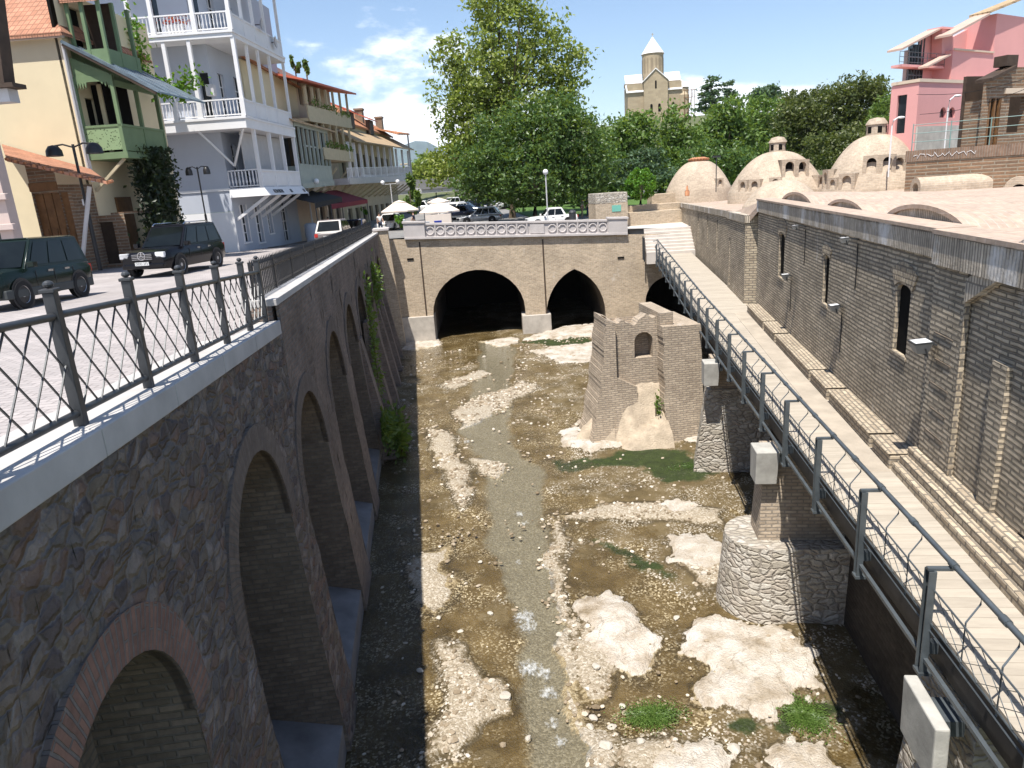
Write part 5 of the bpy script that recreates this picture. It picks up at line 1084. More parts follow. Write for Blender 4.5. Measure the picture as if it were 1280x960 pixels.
for (y, z) in ((3.4, 13.2), (5.6, 12.6)):
    o = thing('satellite_dish', 'round grey satellite dish on the white house balcony, %s' % ('upper one nearer the corner' if y < 4 else 'lower one at the far end'), 'satellite dish', WF.w(xR+.1, y, z)); m = MB(); m.lathe([(0, .0), (.2, .05), (.38, .16)], 16, axis='x'); m.build('dish', M['lav'], o, smooth=60); MB().tube([(-.3, 0, 0), (.05, 0, 0)], .03).build('arm', M['iron'], o)
o = thing('planter_box', 'white planter of red flowers on the top balcony rail of the white house', 'planter', WF.w(wf(212, 10, -1.3)[0], -1.0, z2t), WF.a); MB().box(-.5, .5, -.15, .15, .02, .5).build('box', M['white'], o)
def leaves(mb_, P_, size, seed=0, flat=0.0):
    rg = np.random.RandomState(seed); n_ = len(P_); a = rg.normal(size=(n_, 3)); a[:, 2] *= (1-flat); a /= np.linalg.norm(a, axis=1)[:, None]; h = rg.normal(size=(n_, 3)); h[:, 2] += 0; b2 = np.cross(a, h); b2 /= np.linalg.norm(b2, axis=1)[:, None]
    s = size*(.6+.8*rg.rand(n_, 1)); v = np.stack([P_-a*s, P_-b2*s*.55+np.cross(a, b2)*s*.15, P_+a*s, P_+b2*s*.55+np.cross(a, b2)*s*.15], 1).reshape(-1, 3)
    k = len(mb_.v); mb_.v += [tuple(t_) for t_ in v.tolist()]; mb_.f += [[k+4*i, k+4*i+1, k+4*i+2, k+4*i+3] for i in range(n_)]; mb_.m += [0]*n_
M['lf_plane'] = leafmat('plane_tree_leaf', (.12, .165, .03), (.23, .29, .055), .42, (.36, .39, .12)); M['lf_dark'] = leafmat('dark_elm_leaf', (.035, .078, .02), (.078, .145, .035), .38, (.13, .20, .06))
M['lf_mid'] = leafmat('mid_green_leaf', (.055, .11, .022), (.115, .195, .038), .4, (.18, .26, .075)); M['lf_yel'] = leafmat('yellow_green_leaf', (.08, .12, .02), (.16, .21, .04), .35)
M['lf_pine'] = leafmat('pine_needles', (.038, .056, .018), (.085, .105, .03), .25, (.14, .155, .05)); M['lf_cedar'] = leafmat('blue_cedar_needles', (.04, .08, .045), (.08, .13, .07), .2); M['lf_bush'] = leafmat('bright_bush_leaf', (.05, .14, .015), (.10, .24, .025), .4)
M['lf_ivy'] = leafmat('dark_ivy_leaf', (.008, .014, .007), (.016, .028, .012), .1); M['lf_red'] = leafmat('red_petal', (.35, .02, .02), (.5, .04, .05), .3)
m = MB(); leaves(m, np.random.RandomState(1).normal(size=(90, 3))*np.array([.4, .12, .13])+np.array([0, 0, .68]), .09); m.build('flowers', M['lf_red'], o)
# ---------------- yellow house with the green balcony
YF = FR(ony(130, 330, 36), AZ)
yh = thing('green_balcony_house', 'cream yellow house with a carved green wooden balcony and tiled roof', 'house', YF.o, YF.a)
ZE = 9.75
m = MB(); m.wall(-6, .3, -.5, ZE, [], .3); m2 = MB(); m2.wall(0, 8, -.5, ZE+2, [(1.5, 2.8, .1, 3.0, 'flat'), (.8, 1.6, 5.2, 7.4, 'flat'), (2.4, 3.2, 5.2, 7.4, 'flat'), (1.0, 1.9, 9.3, 11.2, 'flat'), (2.6, 3.5, 9.3, 11.2, 'flat')], .25); m2.v = [(.3-v[1], v[0], v[2]) for v in m2.v]; m.add(m2.v, m2.f); m.build('wall', M['cream'], yh)
m = MB(); m.box(.0, .12, 0, 8, -.5, ZE+2); m.build('dark_room', M['void'], yh)
m = MB(); m.box(-6.2, .45, -.12, .02, ZE, ZE+.22); m.build('cornice', M['white'], yh)
MB().box(.3, .42, -.1, .0, 3.7, ZE-.2).build('corner_post', M['white'], yh)
MB().tube([(.36, -.22, 3.9), (.42, -.22, ZE-.3)], .06).build('drain_pipe', M['lav'], yh)
m = MB(); rz = ZE+3.2; A1_ = [(-6.4, -.35, ZE+.15), (.55, -.35, ZE+.15), (-1.6, 3.6, rz), (-6.4, 3.6, rz)]; m.slab(A1_, .14); m.slab([(.55, -.35, ZE+.17), (.55, 7.4, ZE+.17), (-1.6, 3.6, rz+.02)], .14); m.build('roof', M['tile'], yh)
m = MB(); m.slab([(.35, .3, ZE+1.55), (2.0, .3, ZE+1.55), (2.0, 3.2, ZE+2.5), (.35, 3.2, ZE+2.5)], .14); m.build('dormer_roof', M['tile'], yh)
# upper green loggia behind the lean-to roof
m = MB()
for x in (.5, 1.15, 1.9): m.box(x-.07, x+.07, .45, .6, 8.0, ZE+1.6)
m.box(.3, 2.0, .47, .55, 8.2, 9.3); m.box(1.85, 1.98, .5, 3.2, 8.0, 9.3)
for y in (1.6, 2.9): m.box(1.85, 2.0, y-.07, y+.07, 8.0, ZE+1.6)
m.build('upper_loggia', M['green'], yh); m = MB(); m.box(.35, 1.75, 2.0, 2.1, 8, ZE+1.7); m.build('loggia_back', M['dwood'], yh)
# balcony
bx, bd, zf_, zr_ = 2.15, 3.9, 4.92, 6.1; gb = MB(); gb.box(.3, bx+.06, -.06, bd, zf_-.28, zf_); gb.build('balcony_floor', M['green'], yh)
t = NT('fretted_green_panel'); v_ = t.n('ShaderNodeTexVoronoi', _Scale=9); t.l(t.tc.outputs['UV'], v_.inputs['Vector']); t.col(t.ramp(v_.outputs['Distance'], [(.2, (.07, .10, .05)), (.34, (.24, .33, .18))])); t.set(.7, 0, .2); M['fret'] = t.mat
m = MB(); m.box(.4, bx-.08, .0, .06, zf_+.1, zr_-.1); m.build('fretted_panel', M['fret'], yh)
m = MB(); m.box(bx-.06, bx, .1, bd/2-.08, zf_+.05, zr_-.1); m.box(bx-.06, bx, bd/2+.08, bd-.1, zf_+.05, zr_-.1); m.build('side_panel', M['green'], yh)
m = MB(); m.box(.3, bx+.05, -.03, .1, zr_-.1, zr_); m.box(bx-.1, bx+.05, .1, bd, zr_-.1, zr_); m.box(.3, bx+.02, -.0, .1, 7.9, 8.15); m.box(bx-.1, bx+.02, 0, bd, 7.7, 7.95); m.build('balcony_rail', M['green'], yh)
for x, y in ((.4, .04), (bx-.06, .04), (bx-.05, bd/2), (bx-.05, bd-.05)): MB().box(x-.08, x+.08, y-.07, y+.07, zf_, 8.1).build('balcony_post', M['green'], yh)
m = MB(); m.prism([(.45, 8.15), (bx-.1, 8.15), (bx-.1, 8.2), (.45, 8.95)], .02, .08); 
for i in range(7): m.prism([(.5+.12*i, 7.9), (.62+.12*i, 7.9), (.56+.12*i, 7.9-.32+.04*abs(i-1.5))], .0, .05) if i < 4 else None
for i in range(3): m.prism([(bx-.55+.14*i, 7.9), (bx-.41+.14*i, 7.9), (bx-.48+.14*i, 7.9-.12-.1*i)], .0, .05)
m.build('gable_board', M['green'], yh)
m = MB()
for x in (.75, 1.4): m.box(x-.09, x+.09, 1.3, 1.4, zf_, 8)
m.build('door_frame', M['cream'], yh); m = MB(); m.box(.32, bx-.2, 1.45, 1.5, zf_, 8.0); m.build('balcony_shade_panel', M['void'], yh); MB().box(.31, .36, 1.52, bd+.2, zf_, 8.0).build('balcony_shade_panel', M['dwood'], yh)  # dark panels stand in for the shade inside the open balcony
for y in (.1, bd-.1): m = MB(); m.beam((.32, y, 3.3), (bx-.2, y, zf_-.28), .11, .11); m.build('brace', M['ochre'], yh)
lr = MB(); lr.slab([(.42, -.35, 9.55), (4.25, -.35, 7.28), (4.45, bd+.1, 7.25), (.42, bd+.5, 9.55)], .07)
for i in range(5): y = -.3+.95*i; lr.beam((.45, y, 9.57), (4.3, y, 7.31), .05, .05)
lr.build('lean_to_roof', M['bluemetal'], yh)
m = MB(); m.beam((.45, -.3, 9.42), (4.15, -.3, 7.2), .06, .12); m.build('roof_edge', M['dwood'], yh)
m = MB(); m.box(.31, .40, 1.5, 2.8, .0, 3.0); m.build('door', M['wood'], yh)
m = MB(); m.wall(-.4, 1.6, -.5, 2.2, [(.15, 1.0, 0, 1.9, 'flat')], .3, -.3); m.box(1.0, 1.6, -.3, 2, 2.2, 2.3); m.build('porch_wall', M['terrbrick'], yh); MB().box(.15, 1.0, -.1, -.05, -.3, 1.9).build('gate', M['dwood'], yh)
# tall dark ivy beside it
def clumps(n, r, rg): d = rg.normal(size=(n, 3)); d /= np.linalg.norm(d, axis=1)[:, None]; return d*r*rg.rand(n, 1)**.4
p0 = YF.w(1.9, 2.6, 0); iv = thing('ivy_column', 'tall dark ivy column under the green balcony', 'ivy', p0)
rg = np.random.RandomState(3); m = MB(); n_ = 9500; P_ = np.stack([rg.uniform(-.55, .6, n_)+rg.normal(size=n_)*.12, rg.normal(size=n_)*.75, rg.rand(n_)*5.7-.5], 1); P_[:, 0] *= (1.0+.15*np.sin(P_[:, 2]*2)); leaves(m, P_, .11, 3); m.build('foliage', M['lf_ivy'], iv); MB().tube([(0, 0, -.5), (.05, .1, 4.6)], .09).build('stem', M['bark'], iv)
# vine on the white balcony
p0, p1 = ony(172, 85, 42), ony(243, 97, 42); vi = thing('climbing_vine', 'bright green climbing vine draped between the green roof and the white balcony', 'vine', p0)
dv = p1-p0; rg = np.random.RandomState(4); k = rg.rand(620); P_ = np.outer(k, dv)+rg.normal(size=(620, 3))*np.array([.3, .25, .28])*(.5+.9*k[:, None]); P_[:, 2] -= .9*np.sin(math.pi*k*1.0)
m = MB(); leaves(m, P_, .13, 5); P2 = rg.normal(size=(260, 3))*np.array([.3, .3, 1.0])+np.array([.2, 0, .9]); leaves(m, P2, .14, 6); m.build('foliage', M['lf_bush'], vi); MB().tube([tuple(dv*k_-np.array([0, 0, .9*math.sin(math.pi*k_)])) for k_ in np.linspace(0, 1, 8)], .03).build('stem', M['bark'], vi)
# ---------------- low shop with the tiled lean-to roof
SH = FR(YF.w(.3, -2.6, 0), AZ)
shp = thing('lean_to_shop', 'low brick shop with wooden doors under a tiled lean-to roof', 'shop', SH.o, SH.a)
e1, e2, e3, e4 = SH.at(8, 198, -1), SH.at(135, 227, -1), SH.at(2, 180, 2.4), SH.at(113, 211, 2.4)
m = MB(); m.slab([(e1[0], -1, e1[1]), (e2[0], -1, e2[1]), (e4[0], 2.4, e4[1]), (e3[0], 2.4, e3[1])], .12); m.build('roof', M['tile'], shp)
m = MB()
for i in range(12): k = i/11; x_, z_ = e1[0]+(e2[0]-e1[0])*k, e1[1]+(e2[1]-e1[1])*k; m.tube([(x_, -1.03, z_-.03), (x_, -.7, z_+.02)], .07, 8)
m.build('tile_ends', M['tile2'], shp)
dx0, dz1 = SH.at(40, 243); dx1, dz0 = SH.at(96, 292)
m = MB(); m.wall(e1[0], 0, -.5, lambda x: e1[1]+(e2[1]-e1[1])*(x-e1[0])/(e2[0]-e1[0])-.15, [(dx0, dx1, -.2, dz1, 'flat')], .25); m.quad((0, 0, -.5), (0, 2.5, -.5), (0, 2.5, 3.6), (0, 0, 3.6)); m.build('wall', M['terrbrick'], shp)
m = MB(); m.box(e1[0], 0, -.08, -.002, dz1+.1, dz1+.45); m.build('lintel', M['wood'], shp)
for i in range(4): a = dx0+(dx1-dx0)*i/4; m = MB(); m.box(a+.02, a+(dx1-dx0)/4-.02, .12, .2, -.2, dz1); m.box(a+.1, a+(dx1-dx0)/4-.1, .08, .125, .2, dz1*.55); m.build('door', M['wood'], shp)
m = MB(); x_, z_ = SH.at(107, 253); m.box(x_-.12, x_+.12, -.04, .0, z_-.12, z_+.14); m.build('number_plate', M['white'], shp); text('8', .2, M['black'], shp, (x_, -.045, z_), (R_(90), 0, 0))
MB().tube([SH.at(117, 233)[0:1]+(-.3,)+SH.at(117, 233)[1:], (.3, -.3, -.3)], .09, 8).build('drain_pipe', M['lav'], shp)
# ---------------- pinkish building at the left edge
PB = FR(ony(25, 300, 30), AZ)
pb = thing('edge_house', 'pinkish rendered house cut by the left edge with two stone bands', 'house', PB.o, PB.a)
zt1, zt2_ = PB.at(18, 245)[1], PB.at(20, 283)[1]; zz1 = PB.at(2, 130)[1]
m = MB(); m.wall(-6, -.2, -1.2, zz1, [(-1.6, -.7, zt2_-.9, zt2_-.2, 'flat')], .2); m.quad((-.2, 0, -1.2), (-.2, .5, -1.2), (-.2, .5, zz1), (-.2, 0, zz1)); m.build('wall', M['pinkgrey'], pb)
m = MB(); m.pane((-1.6, -.7, zt2_-.9, zt2_-.2, 'flat'), .15); m.build('window', M['glass'], pb)
for z in (zt1, zt2_): MB().box(-6, .0, -.2, .0, z-.12, z+.12).build('stone_band', M['pinkgrey'], pb, bevel=.03)
m = MB(); a_ = PB.at(13, 118); m.box(-6, a_[0], -.1, .45, a_[1]-.25, a_[1]+.2); m.build('eaves_board', M['lav'], pb)
b_ = PB.at(22, 104); c_ = PB.at(4, 0); m = MB(); m.hexa([(-6, -.3, b_[1]-.15), (b_[0], -.3, b_[1]-.15), (b_[0], .45, b_[1]-.15), (-6, .45, b_[1]-.15), (-6, -.3, b_[1]), (b_[0], -.3, b_[1]), (b_[0], .45, b_[1]), (-6, .45, b_[1])]); m.hexa([(-6, -.15, a_[1]+.2), (a_[0]-.05, -.15, a_[1]+.2), (a_[0]-.05, .45, a_[1]+.2), (-6, .45, a_[1]+.2), (-6, -.15, c_[1]+2), (c_[0], -.15, c_[1]+2), (c_[0], .45, c_[1]+2), (-6, .45, c_[1]+2)]); m.build('dark_upper_wall', M['dwood'], pb)
# ---------------- further houses along the street; helper: beams on the facade plane x = const between measured pixels
def sb_(mb_, a, b2, x=2.4, w=.12, h=.12, dx=0):
    (ya_, za), (yb_, zb2) = ws(*a, x), ws(*b2, x); mb_.beam((x+dx, ya_, za), (x+dx, yb_, zb2), w, h)
def lerp(a, b2, k): return a[0]+(b2[0]-a[0])*k, a[1]+(b2[1]-a[1])*k
def colrow(parent, top, bot, n, mat, x=2.4, w=.09, nm='column'):
    for i in range(n):
        k = i/(n-1); (y0, z0), (y1, z1_) = ws(*lerp(bot[0], bot[1], k), x), ws(*lerp(top[0], top[1], k), x); m_ = MB(); m_.beam((x-.05, y0, z0), (x-.05, y0, z1_), w*2, w*2, up=(0, 1, 0)); m_.build(nm, mat, parent)
def backwall(parent, x, ya, yb, z0, zt, ops, mat, nm='wall'):
    m_ = MB(); m_.wall(ya, yb, z0, zt, ops, .25); m_.v = [(x-v[1], v[0], v[2]) for v in m_.v]; m_.build(nm, mat, parent)
    if ops: m_ = MB(); [m_.pane(o_, .22) for o_ in ops]; m_.v = [(x-v[1], v[0], v[2]) for v in m_.v]; m_.build('window', M['glass'], parent)
# green-grey glazed bay house
gh = thing('glazed_bay_house', 'house with a pale green glazed wooden bay over dark awnings', 'house', WF.o, WF.a)
backwall(gh, .0, yE+.1, 17.6, -1.5, 9.2, [(8.6+2.2*i, 9.6+2.2*i, 4.4, 7.2, 'flat') for i in range(4)]+[(8.3+3*i, 10+3*i, -.6, 2.6, 'flat') for i in range(3)], M['beige'])
backwall(gh, .6, 4.5, 15.5, 8.4, 11.6, [], M['cream'], 'upper_storey')
m = MB(); m.box(-6, .6, 4.45, 4.5, 8.4, 11.6); m.box(-6, .6, 15.5, 15.6, 8.4, 11.2); m.build('end_wall', M['cream'], gh)
m = MB(); m.slab([(.95, 4.2, 11.75), (.95, 15.9, 11.3), (-4, 15.9, 13), (-4, 4.2, 13.3)], .16); m.build('upper_roof', M['tile2'], gh)
m = MB(); m.wall(-1.5, .2, 11.8, 13.4, [(-1.2, -.75, 12.1, 13.1, 'round'), (-.5, -.05, 12.1, 13.1, 'round')], .1); m.v = [(.2-v[1]-.4, 8+v[0], v[2]) for v in m.v]; m.build('dormer', M['white'], gh); m = MB(); m.slab([(.2, 6, 13.4), (.2, 8.5, 13.3), (-2.5, 8.5, 14), (-2.5, 6, 14)], .1); m.build('dormer_roof', M['redroof'], gh)
m = MB(); e_, f_ = ws(362, 150), ws(414, 164); m.slab([(2.7, e_[0], e_[1]), (2.7, f_[0], f_[1]), (-.0, f_[0], f_[1]+1.1), (0, e_[0], e_[1]+1.1)], .12); m.build('bay_roof', M['tan_tile'], gh)
m = MB(); g0, g1 = ws(378, 238), ws(417, 231); m.hexa([(0, g0[0], 3.55), (2.5, g0[0], 3.55), (2.5, g1[0], 3.75), (0, g1[0], 3.75), (0, g0[0], 3.95), (2.5, g0[0], 3.95), (2.5, g1[0], 4.15), (0, g1[0], 4.15)]); m.build('bay_floor', M['paleg'], gh)
m = MB(); m.hexa([(2.3, g0[0]+.1, 3.95), (2.4, g0[0]+.1, 3.95), (2.4, g1[0], 4.15), (2.3, g1[0], 4.15), (2.3, g0[0]+.1, 5.1), (2.4, g0[0]+.1, 5.1), (2.4, g1[0], 5.25), (2.3, g1[0], 5.25)]); m.box(0, 2.3, g0[0]+.1, g0[0]+.2, 3.95, 5.1); m.build('bay_panel', M['paleg'], gh)
m = MB(); m.box(2.2, 2.24, g0[0]+1.5, g1[0], 5.1, 7.8); m.build('bay_glass', M['glass'], gh)
for i in range(9): y = g0[0]+.15+(g1[0]-g0[0]-.2)*i/8; MB().box(2.28, 2.42, y-.07, y+.07, 5.1, 8.0).build('bay_post', M['paleg'], gh)
m = MB(); m.box(2.27, 2.45, g0[0]+.1, g1[0], 7.75, 8.0); m.box(2.27, 2.42, g0[0]+.1, g1[0], 5.1, 5.25); m.box(2.25, 2.3, g0[0]+2.2, g1[0], 6.5, 6.62); m.build('bay_rail', M['paleg'], gh)
m = MB()
for i in range(4): y = g0[0]+1+2.6*i; m.beam((.05, y, 2.6), (2.2, y, 3.6), .14, .14)
m.build('bracket', M['ochre'], gh)
# ochre house with two open galleries
og = thing('gallery_house', 'beige house with two open wooden galleries stacked under a red roof', 'house', WF.o, WF.a)
yA, yB_ = 17.7, 27.2
backwall(og, .3, 10.5, yB_, -2, 12.3, [(12+2.6*i, 13+2.6*i, 10.2, 12, 'flat') for i in range(5)]+[(18.5+2.4*i, 19.5+2.4*i, 6.4, 8.6, 'flat') for i in range(4)]+[(18.5+2.8*i, 20.3+2.8*i, -1.2, 2.6, 'flat') for i in range(3)], M['beige'])
m = MB(); m.box(-5, .3, yB_-.1, yB_, -2, 12); m.build('end_wall', M['beige'], og)
(ra, rza), (rb_, rzb) = ws(371, 98), ws(440, 117); m = MB(); m.slab([(2.8, ra, rza), (2.8, rb_, rzb), (-2.5, rb_, rzb+.9), (-2.5, ra, rza+1.3)], .14); m.build('roof', M['redroof'], og)
for (t0, t1, b0_, b1_, n_) in (((383, 108), (438, 120), (384, 130), (437, 152), 7), ((398, 148), (440, 158), (400, 186), (440, 190), 6)): colrow(og, (t0, t1), (b0_, b1_), n_, M['ochre'])
for (a, b2, h) in (((384, 138), (438, 150), .75), ((404, 189), (441, 194), .6)):
    (y0, z0), (y1, z1_) = ws(*a), ws(*b2); m = MB(); m.hexa([(.3, y0, z0-h), (2.5, y0, z0-h), (2.5, y1, z1_-h), (.3, y1, z1_-h), (.3, y0, z0-h+.25), (2.5, y0, z0-h+.25), (2.5, y1, z1_-h+.25), (.3, y1, z1_-h+.25)]); m.hexa([(2.38, y0, z0-h), (2.46, y0, z0-h), (2.46, y1, z1_-h), (2.38, y1, z1_-h), (2.38, y0, z0+h*.5), (2.46, y0, z0+h*.5), (2.46, y1, z1_+h*.5), (2.38, y1, z1_+h*.5)]); m.build('gallery_floor', M['ochre'], og)
rg = np.random.RandomState(8)
for a, b2 in (((388, 131), (437, 149)), ((406, 184), (440, 190))):
    (y0, z0), (y1, z1_) = ws(*a), ws(*b2)
    for q in range(6):
        kk = (q+.5)/6+rg.normal(size=46)*.035; m = MB(); leaves(m, np.stack([np.full(46, 2.45)+rg.normal(size=46)*.12, y0+(y1-y0)*kk, z0+(z1_-z0)*kk+rg.normal(size=46)*.15+.25], 1), .1, 9+q); m.build('window_box_plant', M['lf_mid'], og)
for y in (18.5, 22.5, 26.2): m = MB(); m.beam((.35, y, 3.0), (2.3, y, 5.2), .14, .14); m.build('brace', M['ochre'], og)
# long gallery house
lg = thing('long_gallery_house', 'long house with a white columned gallery and orange tiled roof with dormers', 'house', WF.o, WF.a)
(y0, z0), (y1, z1_) = ws(414, 229), ws(515, 223)
backwall(lg, .2, 27.3, y1, -3, 9.2, [(29+3.4*i, 30.6+3.4*i, 4.7, 7.2, 'flat') for i in range(9)]+[(29+3.4*i, 31+3.4*i, -2.2, 1.6, 'flat') for i in range(9)], M['ochre'])
m = MB(); m.box(-7, .2, y1-.2, y1, -3, 9.2); m.build('end_wall', M['ochre'], lg)
ya_ = y0+6
m = MB(); m.hexa([(.2, ya_, z0-.1), (2.5, ya_, z0-.1), (2.5, y1, z1_-.3), (.2, y1, z1_-.3), (.2, ya_, z0+.45), (2.5, ya_, z0+.45), (2.5, y1, z1_+.35), (.2, y1, z1_+.35)]); m.build('gallery_floor', M['lav'], lg)
colrow(lg, ((438, 178), (512, 189)), ((440, 222), (513, 219)), 11, M['white'], 2.4, .12)
m = MB(); (p_, q_), (r_, s_) = ws(415, 222), ws(513, 217); balus(m, (2.38, ya_, q_-.4), (2.38, r_, s_-.3), 1.25, .5, .05); m.box(2.3, 2.36, ya_+6, r_, q_+.15, q_+.4); m.build('balustrade', M['white'], lg)
(p_, q_), (r_, s_) = ws(440, 176), ws(513, 187); m = MB(); m.slab([(2.9, p_, q_), (2.9, r_, s_), (.1, r_, s_+1.6), (.1, p_, q_+1.5)], .15); m.build('gallery_roof', M['tan_tile'], lg)
m = MB(); m.box(-.2, .0, 27, y1, 9, 10.2); m.build('attic_wall', M['ochre'], lg)
m = MB(); m.slab([(.3, 25.5, 10.1), (.3, y1+.5, 10.3), (-5, y1+.5, 14), (-5, 25.5, 13.6)], .2); m.build('roof', M['tile2'], lg)
for y in (34.5, 44.5):
    m = MB(); m.box(.02, .5, y-1.1, y+1.1, 9.6, 11.2); d_ = m.build('dormer', M['dwood'], lg); m = MB(); m.slab([(.9, y-1.6, 11.2), (.9, y+1.6, 11.2), (-3, y+1.6, 12.9), (-3, y-1.6, 12.9)], .12); m.build('dormer_roof', M['redroof'], d_)
for (pa, pb2) in (((449, 138), (449, 168)), ((474, 148), (474, 174))):
    (ya, h), (_, h0) = ws(*pa, -1.6), ws(*pb2, -1.6); m = MB(); m.box(-2.1, -1.2, ya-.55, ya+.55, h0-2, h); m.box(-2.2, -1.1, ya-.65, ya+.65, h, h+.2); m.build('chimney', M['terrbrick'], lg)
m = MB(); m.slab([(2.6, y1-9, 10.0), (2.6, y1+.6, 10.6), (-2, y1+.6, 11.6), (-2, y1-9, 11.4)], .2); m.build('end_roof', M['tile2'], lg)
m = MB(); m.box(2.3, 2.5, y1-.1, y1+.1, -2.5, 10.5); m.build('corner_post', M['lav'], lg)
m = MB()
for i in range(12): y = ya_+1.5+(y1-ya_-2)*i/11; m.beam((.25, y, 2.6), (2.3, y, z0-.1), .14, .16)
m.build('bracket', M['ochre'], lg)
# rooftop trees in tubs, awnings
def awn(lab, a, b2, out, drop, mat, trim=None):
    (ya2, za), (yb2, zb2) = ws(*a, 2.6), ws(*b2, 2.6); o_ = thing('awning', lab, 'awning', WF.w(2.6, ya2, za), WF.a); d_ = yb2-ya2
    m_ = MB(); m_.slab([(out, 0, -drop), (out, d_, zb2-za-drop), (-1.8, d_, zb2-za+.5), (-1.8, 0, .5)], .05); m_.build('canopy', mat, o_)
    m_ = MB(); m_.hexa([(out-.02, 0, -drop-.35), (out+.02, 0, -drop-.35), (out+.02, d_, zb2-za-drop-.35), (out-.02, d_, zb2-za-drop-.35), (out-.02, 0, -drop), (out+.02, 0, -drop), (out+.02, d_, zb2-za-drop), (out-.02, d_, zb2-za-drop)]); m_.build('valance', trim or mat, o_)
    for y in (0, d_): MB().tube([(out-.05, y, -3.0), (out-.05, y, -drop)], .04).build('pole', M['iron'], o_)
M['burg'] = plain('burgundy_canvas', (.16, .018, .03), .85, .12, 2, .1); M['blackc'] = plain('black_canvas', (.02, .02, .022), .8, .2, 2, .1)
awn('black canvas awning with a pale edge below the pale green bay', (380, 250), (414, 243), .8, .25, M['blackc'])
awn('large burgundy canvas awning below the gallery house', (398, 248), (446, 243), .9, .5, M['burg'])
# ------------------------------------------------------------------ street lamps
def twin_lamp(base, top, lab, r=.06, dome_=True, arm=.95):
    o_ = thing('street_lamp', lab, 'street lamp', base, R_(AZ)); h = top-base[2]
    m_ = MB(); m_.tube([(0, 0, -.1), (0, 0, h*.45)], r*1.25, 10); m_.tube([(0, 0, h*.45), (0, 0, h)], r*.8, 10); m_.build('pole', M['black'], o_, smooth=40)
    m_ = MB(); m_.tube([(-arm, 0, h-.02), (-arm*.5, 0, h+.02), (0, 0, h-.12), (arm*.5, 0, h+.02), (arm, 0, h-.02)], r*.5, 8); m_.build('arm', M['black'], o_, smooth=40)
    for s in (-1, 1): m_ = MB(); m_.lathe([(arm*.38, -.42), (arm*.36, -.2), (arm*.22, -.02), (0, .03)], 16, (s*arm, 0, h)); l_ = m_.build('lamp_head', M['black'], o_, smooth=50); MB().lathe([(arm*.34, -.40), (0, -.39)], 16, (s*arm, 0, h)).build('lens', M['lens'], l_)
b0 = ony(125, 335, 33); twin_lamp(b0, 2.8, 'black twin headed street lamp in front of the tiled shop', .07, arm=.85)
b0 = ony(265, 315, 43); twin_lamp(b0, 2.1, 'black twin headed street lamp in front of the white house', .05, arm=.5)
def globe_lamp(base, h, lab, twin=True):
    o_ = thing('street_lamp', lab, 'street lamp', base); m_ = MB(); m_.tube([(0, 0, -.2), (0, 0, h)], .05, 8)
    if twin: m_.tube([(-.7, 0, h-.05), (.7, 0, h-.05)], .03, 6)
    m_.build('pole', M['lav'], o_)
    for s in ((-.7, .7) if twin else (0,)): MB().ball((s, 0, h+.12), .2, .2, .2, 10).build('globe', M['white'], o_, smooth=60)
for px, pb_, pt, d, lab, tw_ in ((391, 282, 229, 56, 'white globe street lamp in front of the burgundy awning', True), (493, 277, 229, 70, 'white globe street lamp in front of the long gallery house', True), (685, 277, 217, 53, 'grey single globe lamp post beside the white car', False)):
    b0 = ony(px, pb_, d); globe_lamp(b0, ony(px, pt, d)[2]-b0[2], lab, tw_)
# ------------------------------------------------------------------ parasols, plants, tables
def parasol(px, py_edge, py_top, pxl, pxr, d, lab):
    c_ = ony(px, py_edge, d); r_ = (pxr-pxl)/2/F*d*.98; h = ony(px, py_top, d)[2]-c_[2]; zg = plaza_z(c_[0], d); o_ = thing('parasol', lab, 'parasol', (c_[0], c_[1], zg))
    m_ = MB(); H_ = c_[2]-zg; m_.lathe([(r_, H_-.12), (r_*1.005, H_), (r_*.28, H_+h*.8), (r_*.26, H_+h*.8)], 8, a0=math.pi/8, a1=2*math.pi+math.pi/8); m_.build('canopy', M['cloth'], o_); m_ = MB(); m_.lathe([(r_*.36, H_+h*.78), (0, H_+h)], 8, a0=math.pi/8, a1=2*math.pi+math.pi/8); m_.build('top_vent', M['cloth'], o_); MB().tube([(0, 0, 0), (0, 0, H_+h)], .04).build('pole', M['iron'], o_)
M['cloth'] = plain('cream_parasol_cloth', (.66, .57, .49), .9, .05, 2, .05)
parasol(500, 263, 250, 476, 525, 66, 'pale pink parasol left of the big cream one'); parasol(549, 264, 250, 521, 574, 60, 'big cream parasol closest to the stone bridge'); parasol(548, 252, 247, 532, 562, 90, 'small cream parasol farther back between parked cars')
def bush(base, rx, ry, rz, n, sz, mat, lab, seed, nm='shrub', cat='shrub', pot=False):
    o_ = thing(nm, lab, cat, base); rg_ = np.random.RandomState(seed); P3 = (np.concatenate([clumps(n//8, 1, rg_)*.28+c_ for c_ in clumps(8, .8, rg_)]) if nm != 'round_bush' else np.concatenate([clumps(n//70, 1, rg_)*.2+c_ for c_ in (lambda d_: d_/np.linalg.norm(d_, axis=1)[:, None]*(.72+.2*rg_.rand(70, 1)))(rg_.normal(size=(70, 3)))]))*np.array([rx, ry, rz])+np.array([0, 0, rz*.95]); m_ = MB(); leaves(m_, P3, sz, seed); m_.build('foliage', mat, o_); MB().tube([(0, 0, -.1), (0, 0, rz)], .06).build('stem', M['bark'], o_)
    if pot: m_ = MB(); m_.lathe([(.25, -.1), (.35, .35), (.3, .35)], 12); m_.build('pot', M['tile2'], o_)
b0 = onst(452, 280); bush(b0, .9, .8, 1.0, 900, .13, M['lf_bush'], 'bright green shrub in front of the restaurant, left of the dark blue car', 21)
b0 = onst(440, 278); bush(b0, .6, .6, .9, 600, .12, M['lf_bush'], 'small bright green shrub next to the restaurant door', 22)
